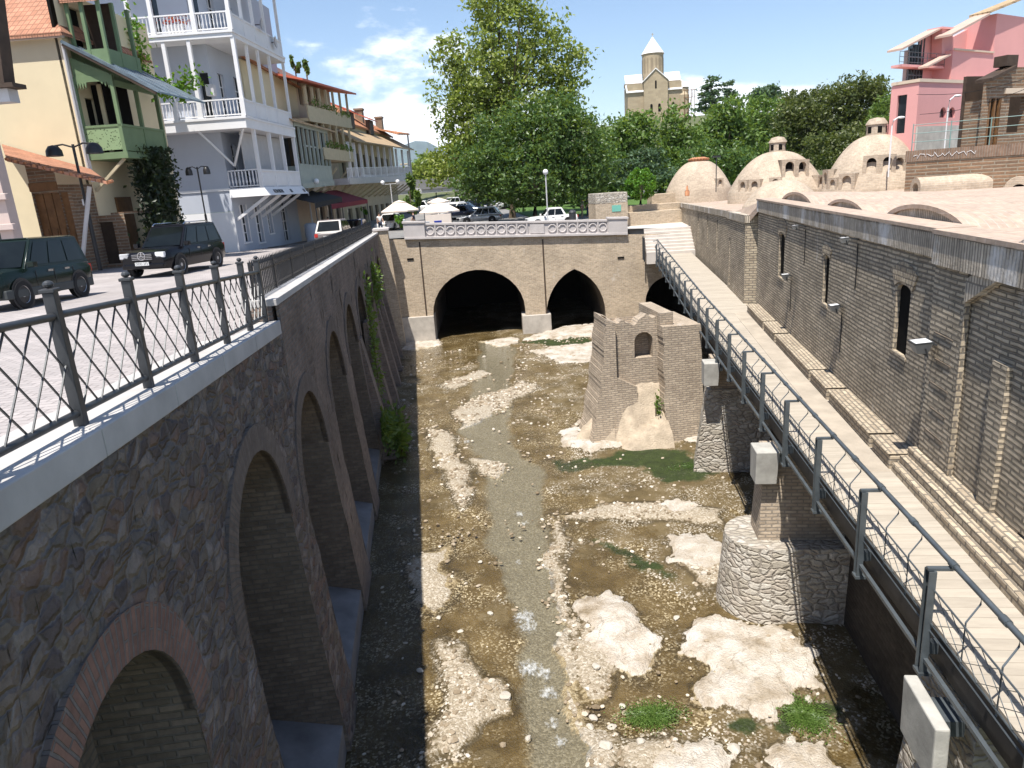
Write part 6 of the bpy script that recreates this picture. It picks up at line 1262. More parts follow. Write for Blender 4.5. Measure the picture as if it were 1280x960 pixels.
b0 = ony(500, 284, 53); bush(b0, .5, .5, .55, 500, .09, M['lf_bush'], 'low green shrub just behind the corner pillar', 23)
b0 = ony(515, 268, 78); bush(b0, 1.2, 1.2, 2.4, 900, .22, M['lf_mid'], 'dark leafy shrub at the far corner of the long gallery house', 24)
b0 = ony(801, 249, 53); bush(b0, 1.2, 1.2, 1.15, 5200, .09, M['lf_bush'], 'round clipped bright green bush beside the stone block', 25, 'round_bush', 'bush')
for px, py, lab, w_, h_, mt in ((548, 283, 'blue plastic crate on the terrace behind the balustrade', .5, .35, 'bluep'), (532, 284, 'grey storage box on the terrace behind the balustrade', .6, .4, 'lav')):
    if mt not in M: M[mt] = plain('blue_plastic', (.03, .05, .32), .5, .1, 2, 0)
    b0 = ony(px, py, 51.5); o = thing('crate', lab, 'crate', (b0[0], 51.5, plaza_z(b0[0], 51.5))); zt7 = ony(px, py-7, 51.5)[2]-o.location[2]; m = MB(); m.box(-w_/2, w_/2, -.2, .2, 0, zt7); m.build('box', M[mt], o, bevel=.02); MB().box(-w_/2-.02, w_/2+.02, -.22, .22, zt7-.05, zt7+.01).build('rim', M[mt], o)
o = thing('terrace_screen', 'pale beige canvas screen under the big cream parasol', 'screen', ony(550, 284, 56)); m = MB(); m.box(-1.1, .95, 0, .05, 0, .98); m.build('canvas', M['cloth'], o); m = MB()
for x in (-1.1, .95): m.box(x-.03, x+.03, -.02, .07, -.2, 1.15)
m.build('post', M['iron'], o)
o = thing('litter_bin', 'grey litter bin next to the white car behind the balustrade', 'bin', ony(716, 279, 52)); MB().lathe([(.24, -.3), (.27, .75), (.3, .78), (.15, .95), (0, .98)], 14).build('bin_body', M['iron'], o, smooth=40)
o = thing('water_barrel', 'pale blue plastic barrel by the restaurant wall', 'barrel', onst(391, 303)); MB().lathe([(0, 0), (.4, 0), (.46, .5), (.44, 1.3), (.3, 1.4), (0, 1.4)], 16).build('barrel_body', M['greyblue'], o, smooth=40)
o = thing('road_sign', 'round road sign on a pole near the flyover', 'road sign', ony(525, 262, 95)); zt8 = ony(525, 239, 95)[2]-o.location[2]; MB().tube([(0, 0, 0), (0, 0, zt8)], .05).build('pole', M['iron'], o); m = MB(); m.lathe([(0, -.08), (.45, -.08), (.45, -.05), (0, -.05)], 18, (0, 0, zt8), axis='y'); m.build('disc', M['lav'], o)
# ------------------------------------------------------------------ flyover and far houses
fo_ = thing('flyover', 'grey concrete road flyover far behind the parked cars', 'bridge', ony(560, 250, 118))
a, b2 = ony(505, 226, 118), ony(690, 222, 118); c0 = np.array(fo_.location); zb2 = ony(560, 237, 118)[2]
m = MB(); m.box(a[0]-c0[0]-12, b2[0]-c0[0]+20, -3, 5, zb2-c0[2]-.3, a[2]-c0[2]-.9); m.build('deck', M['conc'], fo_); m = MB(); m.box(a[0]-c0[0]-12, b2[0]-c0[0]+20, -3.2, -3.0, a[2]-c0[2]-1.5, a[2]-c0[2]); m.build('parapet', M['asphalt'], fo_)
for x in (-9, 2.2, 12): m = MB(); m.box(x-.9, x+.9, -2, 3, -3, zb2-c0[2]-.3); m.build('pier', M['conc'], fo_)
m = MB(); m.hexa([(3, -3, -3), (14, -3, -3), (14, 5, -3), (3, 5, -3), (3, -3, -.5), (14, -3, zb2-c0[2]), (14, 5, zb2-c0[2]), (3, 5, -.5)]); m.build('abutment', M['conc'], fo_)
hp = None; rg = np.random.RandomState(2)
for i in range(26):
    px = 508+rg.rand()*62; d = 730+rg.rand()*200; py = 213-rg.rand()*11; q = ony(px, py, d); s = 5+rg.rand()*5
    if i == 0:
        hp = thing('far_house', 'small pale block of flats on the far slope beyond the street', 'house', q, 0, 'houses on the far slope'); m = MB(); m.box(-7, 7, -5, 5, -14, 7); m.build('wall', M['white'], hp); m = MB(); m.slab([(-7.5, -5.5, 7.2), (7.5, -5.5, 7.2), (7.5, 5.5, 8.4), (-7.5, 5.5, 8.4)], .5); m.build('roof', M['tan_tile'], hp); m = MB()
        for a in range(4):
            for b_ in range(2): m.box(-5.5+3.2*a, -4+3.2*a, -5.1, -5.02, -1+3.4*b_, .8+3.4*b_)
        m.build('window', M['glass'], hp); o = hp
    else: o = copy_tree(hp)
    o.location = [float(t_) for t_ in q]; k = .5+.5*rg.rand(); o.scale = (k, k, k*.8)
# ------------------------------------------------------------------ cars
def car(name, lab, loc, head, L_, W_, H_, kind, mat, grp=None, detail=True, cat='car', plate=None, lower=None, back=False):
    o_ = thing(name, lab, cat, loc, head, grp); w = W_/2; r_ = H_*.205 if kind == 'suv' else H_*.215
    hb = {'suv': .56, 'hatch': .55, 'sedan': .56, 'classic': .58}[kind]*H_; hn = {'suv': .53, 'hatch': .46, 'sedan': .47, 'classic': .53}[kind]*H_
    zl = .16*H_; f_ = L_/2
    xa = {'suv': -f_*.97, 'hatch': -f_*.96, 'sedan': -f_*.58, 'classic': -f_*.55}[kind]; xd = f_*.42 if kind != 'classic' else f_*.38
    st_ = [(-f_, hb*.86, .86), (-f_*.96, hb*.97, .95), (xa if xa > -f_*.9 else -f_*.8, hb, 1), (0, hb, 1), (xd, hb*1.0, 1), (f_*.8, hn*1.02, .97), (f_*.95, hn*.93, .9), (f_, hn*.80, .82)]
    m_ = MB(); ring_ = []
    for x, zt_l, k in st_:
        ww = w*k; lowz = zl*(1.25 if abs(x) > f_*.9 else 1)
        ring_.append([(x, -ww*.94, lowz), (x, -ww, zl+(zt_l-zl)*.35), (x, -ww*.99, zl+(zt_l-zl)*.8), (x, -ww*.9, zt_l), (x, -ww*.45, zt_l+.02*H_), (x, ww*.45, zt_l+.02*H_), (x, ww*.9, zt_l), (x, ww*.99, zl+(zt_l-zl)*.8), (x, ww, zl+(zt_l-zl)*.35), (x, ww*.94, lowz)])
    n_ = 10; m_.add([p_ for q_ in ring_ for p_ in q_], [(i*n_+j, (i+1)*n_+j, (i+1)*n_+j+1, i*n_+j+1) for i in range(len(st_)-1) for j in range(n_-1)]+[tuple(range(n_)), tuple(range((len(st_)-1)*n_+n_-1, (len(st_)-1)*n_-1, -1))]+[(i*n_, i*n_+n_-1, (i+1)*n_+n_-1, (i+1)*n_) for i in range(len(st_)-1)])
    m_.build('body', mat, o_, smooth=32)
    if lower: m_ = MB(); m_.box(-f_*.92, f_*.92, -w*1.012, w*1.012, zl*1.0, zl+(hb-zl)*.33); m_.build('side_cladding', lower, o_, bevel=.03)
    xb, xc = {'suv': (-f_*.86, f_*.10), 'hatch': (-f_*.72, f_*.06), 'sedan': (-f_*.36, f_*.08), 'classic': (-f_*.38, f_*.14)}[kind]
    bot = [(xa, -w*.9), (xd, -w*.88), (xd, w*.88), (xa, w*.9)]; top = [(xb, -w*.76), (xc, -w*.74), (xc, w*.74), (xb, w*.76)]; zr = H_*.975; zbt = hb*1.0
    def q(i, u_, v_):
        j = (i+1) % 4; bx_ = [bot[i][k]+(bot[j][k]-bot[i][k])*u_ for k in (0, 1)]; tx = [top[i][k]+(top[j][k]-top[i][k])*u_ for k in (0, 1)]
        return Vector((bx_[0]+(tx[0]-bx_[0])*v_, bx_[1]+(tx[1]-bx_[1])*v_, zbt+(zr-zbt)*v_))
    m_ = MB(); m_.hexa([(p_[0], p_[1], zbt-.03) for p_ in bot]+[(p_[0], p_[1], zr) for p_ in top]); m_.hexa([(p_[0], p_[1], zr) for p_ in top]+[(p_[0]*.93+.01, p_[1]*.86, H_) for p_ in top]); m_.build('roof', mat, o_, bevel=.03, smooth=40)
    def glass(i, u0, u1, v0=.1, v1=.88, nm='window'):
        a_, b3, c_, d_ = q(i, u0, v0), q(i, u1, v0), q(i, u1, v1), q(i, u0, v1); nn = (b3-a_).cross(d_-a_).normalized()*.012
        if nn.dot(a_-Vector((0, 0, a_.z))) < 0: nn = -nn
        m2_ = MB(); m2_.quad(a_+nn, b3+nn, c_+nn, d_+nn); m2_.build(nm, M['carglass'], o_)
    glass(1, .06, .94, .05, .93, 'windscreen'); glass(3, .08, .92, .1, .9, 'rear_window')
    spl = (.06, .36, .66, .95) if kind in ('suv', 'hatch') else (.1, .52, .93)
    for i in (0, 2):
        for a_, b3 in zip(spl, spl[1:]):
            u0, u1 = (a_+.015, b3-.015) if i == 0 else (1-b3+.015, 1-a_-.015); glass(i, u0, u1)
    for sx in (-.6, .62):
        for sy in (-1, 1):
            x = f_*sx; m_ = MB(); m_.lathe([(r_*1.16, 0), (0, .001)], 18, (x, sy*(w*1.004), r_*1.02), axis='y'); m_.build('wheel_arch', M['black'], o_)
            m_ = MB(); m_.lathe([(r_*.62, -.1), (r_*.95, -.1), (r_, -.06), (r_, .06), (r_*.95, .1), (r_*.62, .1)], 20, (x, sy*(w-.075), r_), axis='y'); wo_ = m_.build('wheel', M['rubber'], o_, smooth=40)
            m_ = MB(); s_ = .085*sy; m_.lathe([(0, s_), (r_*.18, s_), (r_*.2, s_*.8), (r_*.58, s_*.75), (r_*.66, s_*1.1)], 16, (x, sy*(w-.075), r_), axis='y'); m_.build('rim', M['rim'], wo_, smooth=40)
            if detail:
                m_ = MB()
                for k in range(5): a_ = k*1.2566; m_.beam((x+r_*.26*math.cos(a_+.5), sy*(w+.002), r_+r_*.26*math.sin(a_+.5)), (x+r_*.52*math.cos(a_+.5), sy*(w+.002), r_+r_*.52*math.sin(a_+.5)), 0.075*r_*2, .01, up=(0, 1, 0))
                m_.build('rim_holes', M['black'], wo_)
    for sy in (-1, 1):
        m_ = MB(); m_.box(f_*.93, f_*1.0, sy*w*.72-w*.2, sy*w*.72+w*.16, hn*.74, hn*.95); m_.build('headlight', M['lens'], o_, bevel=.03)
        m_ = MB(); zt9 = hb*.93; m_.box(-f_*1.012, -f_*.94, sy*w*.78-w*.1, sy*w*.78+w*.12, zt9-.24*hb, zt9); m_.build('tail_light', M['tail'], o_, bevel=.01)
        m_ = MB(); x_ = xd-.1; m_.box(x_-.08, x_+.1, sy*(w*.96), sy*(w*1.16), hb*1.02, hb*1.18); m_.build('mirror', mat, o_, bevel=.02)
        if detail:
            for hx_ in (.0, -.36): m_ = MB(); m_.box(f_*hx_-.1, f_*hx_+.1, sy*w*.985, sy*w*1.015, hb*.86, hb*.91); m_.build('door_handle', M['chrome'] if kind != 'hatch' else mat, o_)
            m_ = MB()
            for hx_ in (.3, -.08, -.5): m_.box(f_*hx_-.006, f_*hx_+.006, sy*w*.99, sy*w*1.004, zl+(hb-zl)*.34, hb*.93)
            m_.build('door_seam', M['black'], o_)
    m_ = MB(); m_.box(f_*.9, f_*1.03, -w*.84, w*.84, zl*1.2, hn*.55); m_.build('front_bumper', lower or mat, o_, bevel=.04); m_ = MB(); m_.box(-f_*1.03, -f_*.9, -w*.84, w*.84, zl*1.2, hb*.5); m_.build('rear_bumper', lower or mat, o_, bevel=.04)
    m_ = MB(); m_.box(f_*.99, f_*1.006, -w*.42, w*.42, hn*.68, hn*.9); g_ = m_.build('grille', M['black'], o_)
    if detail: 
        m_ = MB(); [m_.box(f_*1.004, f_*1.015, -w*.4, w*.4, hn*(.70+.06*k), hn*(.715+.06*k)) for k in range(4)]; m_.build('grille_bar', M['chrome'], g_)
    m_ = MB(); m_.box(f_*1.03, f_*1.042, -.26, .26, zl*1.2+.12, zl*1.2+.24); p_ = m_.build('number_plate', M['plate'], o_)
    if plate: text(plate, .115, M['black'], p_, (f_*1.044, 0, zl*1.2+.18), (R_(90), 0, R_(90)), .001)
    m_ = MB(); m_.box(-f_*1.042, -f_*1.03, -.26, .26, hb*.62, hb*.62+.12); m_.build('number_plate', M['plate'], o_)
    return o_
P_dg = paint('dark_green_paint', (.006, .013, .010), .22, .4); P_db = paint('near_black_paint', (.005, .005, .007), .2, .4)
for p_ in (P_dg, P_db): p_.node_tree.nodes['Principled BSDF'].inputs['Specular IOR Level'].default_value = .25
P_sil = paint('silver_paint', (.42, .42, .43), .3, .5, .4); P_wh = paint('white_car_paint', (.72, .71, .69), .3, .5); P_bl = paint('dark_blue_paint', (.02, .03, .07), .25, .6); P_pg = paint('pale_gold_paint', (.17, .15, .145), .4, .3, .0)
M['grey_clad'] = plain('dark_grey_cladding', (.05, .055, .055), .6, .1, 3, 0)
def street_car(name, lab, x, y, hd, *a, **k):
    c_ = car(name, lab, (x, y, zst(y)), math.atan2(hd[1], hd[0]), *a, **k); sl_ = (zst(y+1.5)-zst(y-1.5))/3; c_.rotation_mode = 'QUATERNION'
    up_ = Vector((0, -sl_, 1)).normalized(); f3 = Vector((hd[0], hd[1], 0)); f3 = (f3-up_*f3.dot(up_)).normalized(); l3 = up_.cross(f3); mt_ = Matrix((f3, l3, up_)).transposed(); c_.rotation_quaternion = mt_.to_quaternion(); return c_
sv1 = street_car('off_road_car', 'dark green off-road car cut by the left edge of the photo', -10.55, 20.35, (-.14, -.99), 3.9, 1.75, 1.72, 'suv', P_dg, plate='BMB 008', lower=M['grey_clad'])
m = MB(); m.lathe([(.3, 0), (.34, .05), (.34, .18), (.2, .22), (0, .22)], 18, (-2.1, 0, 1.0), axis='x'); 
sv2 = street_car('off_road_car', 'black off-road car with roof rails and chrome grille facing the camera', -9.45, 29.6, (-.22, -.975), 4.5, 1.9, 1.82, 'suv', P_db, plate='DDD 272')
for s in (-1, 1): m = MB(); m.tube([(-1.6, s*.62, 1.8), (-1.5, s*.62, 1.88), (.1, s*.62, 1.88), (.25, s*.62, 1.8)], .022, 8); m.build('roof_rail', M['chrome'], sv2, smooth=40)
m = MB(); m.lathe([(.13, -.01), (.15, -.01), (.15, .01), (.13, .01), (.13, -.01)], 20, (2.29, 0, .80), axis='x')
for k in range(3): a = R_(90+120*k); m.beam((2.29, 0, .80), (2.29, .13*math.cos(a), .80+.13*math.sin(a)), .03, .012)
m.build('star_emblem', M['chrome'], sv2)
q_ = onst(416, 307); hc = street_car('parked_hatchback', 'pale silver hatchback seen from behind beside the canal parapet', q_[0]-.1, 38.5, (.13, .99), 3.9, 1.72, 1.5, 'hatch', P_pg)
hc.location = (-4.75, 43.4, zst(43.4))
q_ = onst(462, 283); street_car('parked_car', 'dark blue car facing the camera beside the green shrubs', q_[0], 58, (-.15, -.99), 4.4, 1.78, 1.42, 'sedan', P_bl)
q_ = onst(487, 280); street_car('parked_car', 'white car half hidden under the pale pink parasol', ony(487, 270, 68)[0], 68, (-.3, -.95), 4.2, 1.75, 1.45, 'sedan', P_wh)
def plaza_car(name, lab, px, d, hd, *a, **k):
    x = ony(px, 270, d)[0]; return car(name, lab, (x, d, plaza_z(x, d)), math.atan2(hd[1], hd[0]), *a, **k)
ld = plaza_car('classic_saloon', 'white old saloon car parked under the dark tree behind the balustrade', 689, 58, (-1, -.02), 4.1, 1.6, 1.46, 'classic', P_wh)
plaza_car('parked_car', 'dark navy and white patrol car parked left of the silver hatchback', 577, 76, (-.85, .5), 4.4, 1.75, 1.45, 'sedan', P_bl, lower=P_wh)
plaza_car('parked_car', 'silver grey hatchback parked in the middle behind the balustrade', 601, 68, (-.97, .25), 3.9, 1.65, 1.45, 'hatch', P_sil)
plaza_car('parked_car', 'black car in the shade of the plane tree, behind the silver hatchback', 592, 88, (-.3, -.95), 4.3, 1.75, 1.45, 'sedan', P_db)
plaza_car('parked_car', 'black car with bright windscreen, second in the shaded row', 606, 90, (-.3, -.95), 4.3, 1.75, 1.5, 'sedan', P_db)
plaza_car('parked_car', 'silver car at the back of the shaded row beneath the plane tree', 614, 98, (-.5, -.86), 4.2, 1.7, 1.45, 'hatch', P_sil)
plaza_car('parked_car', 'pale car right of the plane tree trunk in the shade', 634, 92, (-.7, -.7), 4.3, 1.75, 1.45, 'sedan', P_wh)
plaza_car('parked_car', 'dark grey car in the second row, just right of the navy patrol car', 584, 84, (.9, -.3), 4.3, 1.75, 1.45, 'sedan', P_bl)
plaza_car('parked_car', 'white car partly hidden behind the big cream parasol pole', 568, 82, (-.6, -.8), 4.3, 1.75, 1.45, 'hatch', P_wh)
plaza_car('parked_car', 'silver car in the last row, left under the edge of the plane tree', 598, 108, (-.4, -.9), 4.3, 1.75, 1.45, 'sedan', P_sil)
plaza_car('parked_car', 'white car beside the flyover, leftmost in the car park', 526, 98, (-.95, .2), 4.4, 1.75, 1.45, 'sedan', P_wh)
plaza_car('parked_car', 'white car beneath the flyover, right of the small parasol', 565, 104, (-.8, -.5), 4.4, 1.75, 1.5, 'hatch', P_wh)
plaza_car('parked_car', 'silver car parked just left of the flyover pier', 543, 106, (-.4, -.9), 4.4, 1.75, 1.45, 'sedan', P_sil)
# ------------------------------------------------------------------ people: one skinned body each, clothes and hair as parts
def skin_mesh(pts, edges, rad, name, mat, parent, lvl=2):
    me_ = bpy.data.meshes.new(name); me_.from_pydata(pts, edges, []); o_ = bpy.data.objects.new(name, me_); COL.objects.link(o_); md = o_.modifiers.new('skin', 'SKIN'); 
    for i, r_ in enumerate(rad): me_.skin_vertices[0].data[i].radius = (r_, r_)
    me_.skin_vertices[0].data[0].use_root = True; sd_ = o_.modifiers.new('sub', 'SUBSURF'); sd_.levels = lvl; sd_.render_levels = lvl
    dg = bpy.context.evaluated_depsgraph_get(); m3 = bpy.data.meshes.new_from_object(o_.evaluated_get(dg)); bpy.data.objects.remove(o_); m3.name = name; m3.materials.clear(); m3.materials.append(mat); m3.polygons.foreach_set('use_smooth', [True]*len(m3.polygons))
    r3 = bpy.data.objects.new(name, m3); COL.objects.link(r3)
    if parent: r3.parent = parent
    return r3
def person(lab, loc, hd, shirt, trous, h=1.7, arms=((.0, -.1), (.12, .05)), stride=.12):
    o_ = thing('person', lab, 'person', loc, hd); k = h/1.7; s = lambda *p_: tuple(c_*k for c_ in p_)
    P3 = [s(0, 0, .95), s(0, 0, 1.15), s(0, 0, 1.38), s(0, 0, 1.48), s(.02, 0, 1.6), s(.02, 0, 1.68)]; R3 = [.13, .12, .13, .05, .085, .06]; E3 = [(0, 1), (1, 2), (2, 3), (3, 4), (4, 5)]
    for sy, (ax, fx_) in zip((-1, 1), arms):
        i = len(P3); P3 += [s(0, sy*.18, 1.38), s(ax, sy*.23, 1.1), s(ax+fx_+.08, sy*.22, .86), s(ax+fx_+.12, sy*.21, .78)]; R3 += [.055, .045, .035, .03]; E3 += [(2, i), (i, i+1), (i+1, i+2), (i+2, i+3)]
    for sy in (-1, 1):
        i = len(P3); d_ = sy*stride; P3 += [s(0, sy*.09, .88), s(d_*.6+.03, sy*.1, .48), s(d_, sy*.1, .07), s(d_+.16, sy*.11, .04)]; R3 += [.085, .06, .045, .04]; E3 += [(0, i), (i, i+1), (i+1, i+2), (i+2, i+3)]
    R3 = [r_*k for r_ in R3]; skin_mesh(P3, E3, R3, 'body', M['skin'], o_)
    skin_mesh([P3[0], P3[1], P3[2], P3[6], P3[10], tuple((a+b3)/2 for a, b3 in zip(P3[6], P3[7])), tuple((a+b3)/2 for a, b3 in zip(P3[10], P3[11]))], [(0, 1), (1, 2), (2, 3), (2, 4), (3, 5), (4, 6)], [.15*k, .14*k, .145*k, .07*k, .07*k, .062*k, .062*k], 'shirt', shirt, o_)
    skin_mesh([P3[0], P3[14], P3[15], P3[16], P3[18], P3[19], P3[20]], [(0, 1), (1, 2), (2, 3), (0, 4), (4, 5), (5, 6)], [.145*k, .1*k, .075*k, .06*k, .1*k, .075*k, .06*k], 'trousers', trous, o_)
    MB().ball((0, 0, 1.645*k), .095*k, .092*k, .085*k, 10).build('hair', M['hair'], o_, smooth=60)
    return o_
M['pinkc'] = plain('pale_pink_cotton', (.62, .40, .38), .9, .08, 4, 0); M['whitec'] = plain('white_cotton', (.74, .73, .70), .9, .05, 4, 0); M['denim'] = plain('dark_denim', (.04, .05, .08), .9, .15, 4, 0); M['khaki'] = plain('khaki_cotton', (.28, .22, .14), .9, .1, 4, 0)
q_ = onst(414, 285); q_ = ony(412, 290, 52); person('person in a pale pink top standing by the restaurant wall', (q_[0], 52, zst(52)), R_(-110), M['pinkc'], M['khaki'])
q_ = ony(474, 270, 62); person('person in a white shirt walking past the dark blue car', (q_[0], 62, zst(62)), R_(-60), M['whitec'], M['denim'])
q_ = ony(728, 268, 66); person('person in a white shirt standing on the lawn behind the white car', (q_[0], 66, plaza_z(q_[0], 66)), R_(200), M['whitec'], M['khaki'], 1.75)
q_ = ony(735, 268, 66.5); person('person in dark clothes standing beside the stone block', (q_[0], 66.5, plaza_z(q_[0], 66.5)), R_(190), M['denim'], M['denim'], 1.75)
q_ = ony(517, 272, 60); person('person in dark clothes at a table under the pale pink parasol', (q_[0], 60, zst(60)), R_(170), M['denim'], M['khaki'], 1.65)
# ------------------------------------------------------------------ trees
def tree(name, lab, px, py_base, d, lobes, n, sz, mat, seed, trunk=.3, clump=.9, cat='tree', flat=0, group=None, base_z=None, branches=7, shell=.5):
    """lobes: (px, py, half width px, half height px, depth offset) measured at distance d"""
    b_ = ony(px, py_base, d); bz_ = b_[2] if base_z is None else base_z; o_ = thing(name, lab, cat, (b_[0], d, bz_), 0, group); rg_ = np.random.RandomState(seed); k = d/F
    tot = sum(l[2]*l[3] for l in lobes); P3 = []; tips = []
    for l in lobes:
        c_ = ony(l[0], l[1], d)-np.array([b_[0], d, bz_]); c_[1] = l[4] if len(l) > 4 else 0; rx, rz_ = l[2]*k, l[3]*k*1.03; ry = l[5] if len(l) > 5 else rx*.8
        nn = int(n*l[2]*l[3]/tot); nc = max(4, nn//26); dirs = rg_.normal(size=(nc, 3)); dirs /= np.linalg.norm(dirs, axis=1)[:, None]; rad_ = (shell+(1-shell)*rg_.rand(nc, 1))*(.84+.3*rg_.rand(nc, 1))
        cc = dirs*rad_*np.array([rx, ry, rz_])+c_; tips.append((c_, min(rx, rz_)))
        for q3 in cc: s = clump*(.55+.8*rg_.rand()); P3.append(q3+rg_.normal(size=(26, 3))*np.array([s, s, s*(.28 if flat else .62)])*.52)
    P3 = np.concatenate(P3); m_ = MB(); leaves(m_, P3, sz, seed, flat*.5); m_.build('crown', mat, o_)
    top = max(t_[0][2] for t_ in tips); m_ = MB(); m_.tube([(0, 0, -.5), (.03*top, 0, top*.3), (-.01*top, .02*top, top*.62), (0, 0, top)], trunk, 10, 0, trunk*.25)
    for i in range(branches):
        c_, r3 = tips[i % len(tips)]; a = rg_.normal(size=3); a /= np.linalg.norm(a); e_ = c_+a*r3*.6; z0_ = top*(.22+.4*rg_.rand()); m_.tube([(0, 0, z0_), tuple(np.array([0, 0, z0_])*.45+e_*.5+np.array([0, 0, .3])), tuple(e_)], trunk*.42, 6, 0, trunk*.08)
    m_.build('trunk', M['bark'], o_, smooth=60); return o_
tree('plane_tree', 'tall pale green plane tree reaching out of the top of the photo', 640, 272, 72, [(640, 30, 55, 50), (600, 95, 55, 55), (690, 70, 35, 55), (575, 140, 38, 55), (640, 120, 75, 70), (700, 115, 32, 30), (590, 195, 55, 38), (560, 215, 36, 22), (570, 60, 22, 25), (625, 0, 45, 30), (725, 80, 16, 14), (610, 150, 50, 40)], 23000, .2, M['lf_plane'], 31, .45, .95, branches=16, shell=.35)
tree('elm_tree', 'broad dark green tree standing behind the white car', 668, 275, 65, [(665, 175, 75, 48), (620, 205, 55, 45), (715, 190, 48, 50), (668, 225, 85, 32), (735, 215, 30, 38), (690, 145, 45, 28), (605, 235, 40, 22)], 30000, .17, M['lf_dark'], 32, .42, .85, branches=14, shell=.4)
tree('roadside_tree', 'small yellow green tree beyond the flyover', 545, 250, 130, [(545, 214, 26, 20), (570, 205, 28, 24), (522, 222, 20, 14)], 3600, .35, M['lf_yel'], 33, .3, 1.2)
tree('roadside_tree', 'mid green tree at the far left end of the street', 525, 250, 150, [(523, 214, 16, 12), (535, 208, 14, 12)], 1800, .4, M['lf_mid'], 34, .3, 1.3)
tree('lime_tree', 'light green tree directly below the church, left of the cedar', 790, 262, 92, [(790, 175, 34, 32), (765, 190, 28, 34), (800, 160, 18, 20), (780, 215, 40, 30)], 7500, .27, M['lf_mid'], 35, .35, 1.1)
tree('lime_tree', 'light green tree below the right side of the church', 845, 262, 95, [(845, 165, 24, 28), (855, 195, 38, 34), (830, 215, 32, 30)], 7000, .27, M['lf_mid'], 36, .35, 1.1)
tree('cedar_tree', 'low spreading dark cedar behind the round bush', 800, 258, 75, [(790, 205, 36, 7), (815, 218, 40, 8), (778, 222, 30, 8), (805, 192, 22, 6)], 3600, .18, M['lf_cedar'], 37, .3, .8, flat=.8)
tree('park_tree', 'rounded mid green tree left of the pines and right of the church', 905, 240, 100, [(900, 165, 30, 30), (910, 140, 22, 20), (885, 185, 28, 34), (925, 180, 30, 34)], 7500, .28, M['lf_mid'], 38, .35, 1.1)
tree('park_tree', 'bright green tree in front of the flat topped cedar', 950, 240, 105, [(950, 150, 32, 28), (975, 165, 28, 28), (930, 175, 26, 26), (965, 195, 40, 24)], 7500, .29, M['lf_mid'], 39, .35, 1.15)
tree('cedar_tree', 'bluish cedar with tiers of branches right of the church', 889, 150, 170, [(889, 99, 8, 4), (887, 108, 12, 3.5), (890, 117, 15, 4), (887, 126, 17, 4.5), (889, 136, 19, 6)], 2200, .38, M['lf_cedar'], 40, .3, 1.2, flat=.8, shell=.1)
tree('cedar_tree', 'leaning sparse cedar right of the tiered cedar', 908, 150, 170, [(911, 104, 7, 3), (909, 112, 9, 3), (915, 118, 9, 3), (904, 124, 8, 3)], 900, .36, M['lf_cedar'], 41, .25, 1.0, flat=.8, shell=.1)
tree('cedar_tree', 'flat topped dark cedar above the bright green tree', 957, 160, 150, [(950, 115, 17, 4), (960, 111, 14, 4), (965, 120, 16, 6), (945, 123, 14, 6)], 1900, .36, M['lf_cedar'], 42, .3, 1.2, flat=.7, shell=.1)
tree('pine_tree', 'dark pine at the left of the pine grove above the lantern dome', 1000, 235, 82, [(1000, 140, 30, 22), (1010, 165, 32, 24), (985, 160, 22, 24), (1015, 190, 40, 24)], 7000, .2, M['lf_pine'], 43, .35, .85)
tree('pine_tree', 'tall dark pine in the middle of the grove, touching the skyline', 1070, 235, 80, [(1068, 112, 34, 16), (1080, 130, 32, 24), (1050, 135, 32, 26), (1060, 165, 44, 28), (1092, 112, 18, 16)], 9000, .2, M['lf_pine'], 44, .35, .85)
tree('pine_tree', 'dark pine behind the largest dome and beside the pink house', 1098, 235, 76, [(1098, 160, 22, 26), (1085, 180, 34, 26), (1040, 188, 40, 24)], 6500, .19, M['lf_pine'], 45, .35, .8)
tree('pine_tree', 'dark pine farther back between the flat cedar and the grove', 1020, 200, 120, [(990, 128, 20, 14), (1030, 122, 26, 14), (1010, 140, 30, 16)], 4500, .28, M['lf_pine'], 46, .35, 1.1)
tree('garden_tree', 'pale green tree next to the left corner of the pink house', 1103, 200, 60, [(1102, 140, 11, 14), (1096, 152, 10, 10), (1108, 128, 7, 8)], 1500, .13, M['lf_mid'], 47, .15, .5)
tree('park_tree', 'dense green tree directly behind the low orange capped dome', 890, 240, 78, [(880, 200, 36, 22), (915, 205, 36, 24), (935, 215, 36, 20)], 6000, .2, M['lf_dark'], 48, .3, .9)
tree('park_tree', 'shaded tree behind the lawn, right of the elm', 745, 262, 84, [(742, 200, 26, 34), (750, 232, 26, 18), (728, 240, 26, 14)], 4800, .23, M['lf_dark'], 49, .3, .9)
tree('park_tree', 'shaded tree in the park behind the white saloon car', 700, 268, 92, [(690, 240, 40, 20), (650, 240, 40, 20), (715, 225, 36, 24)], 5500, .25, M['lf_dark'], 50, .3, 1.0)
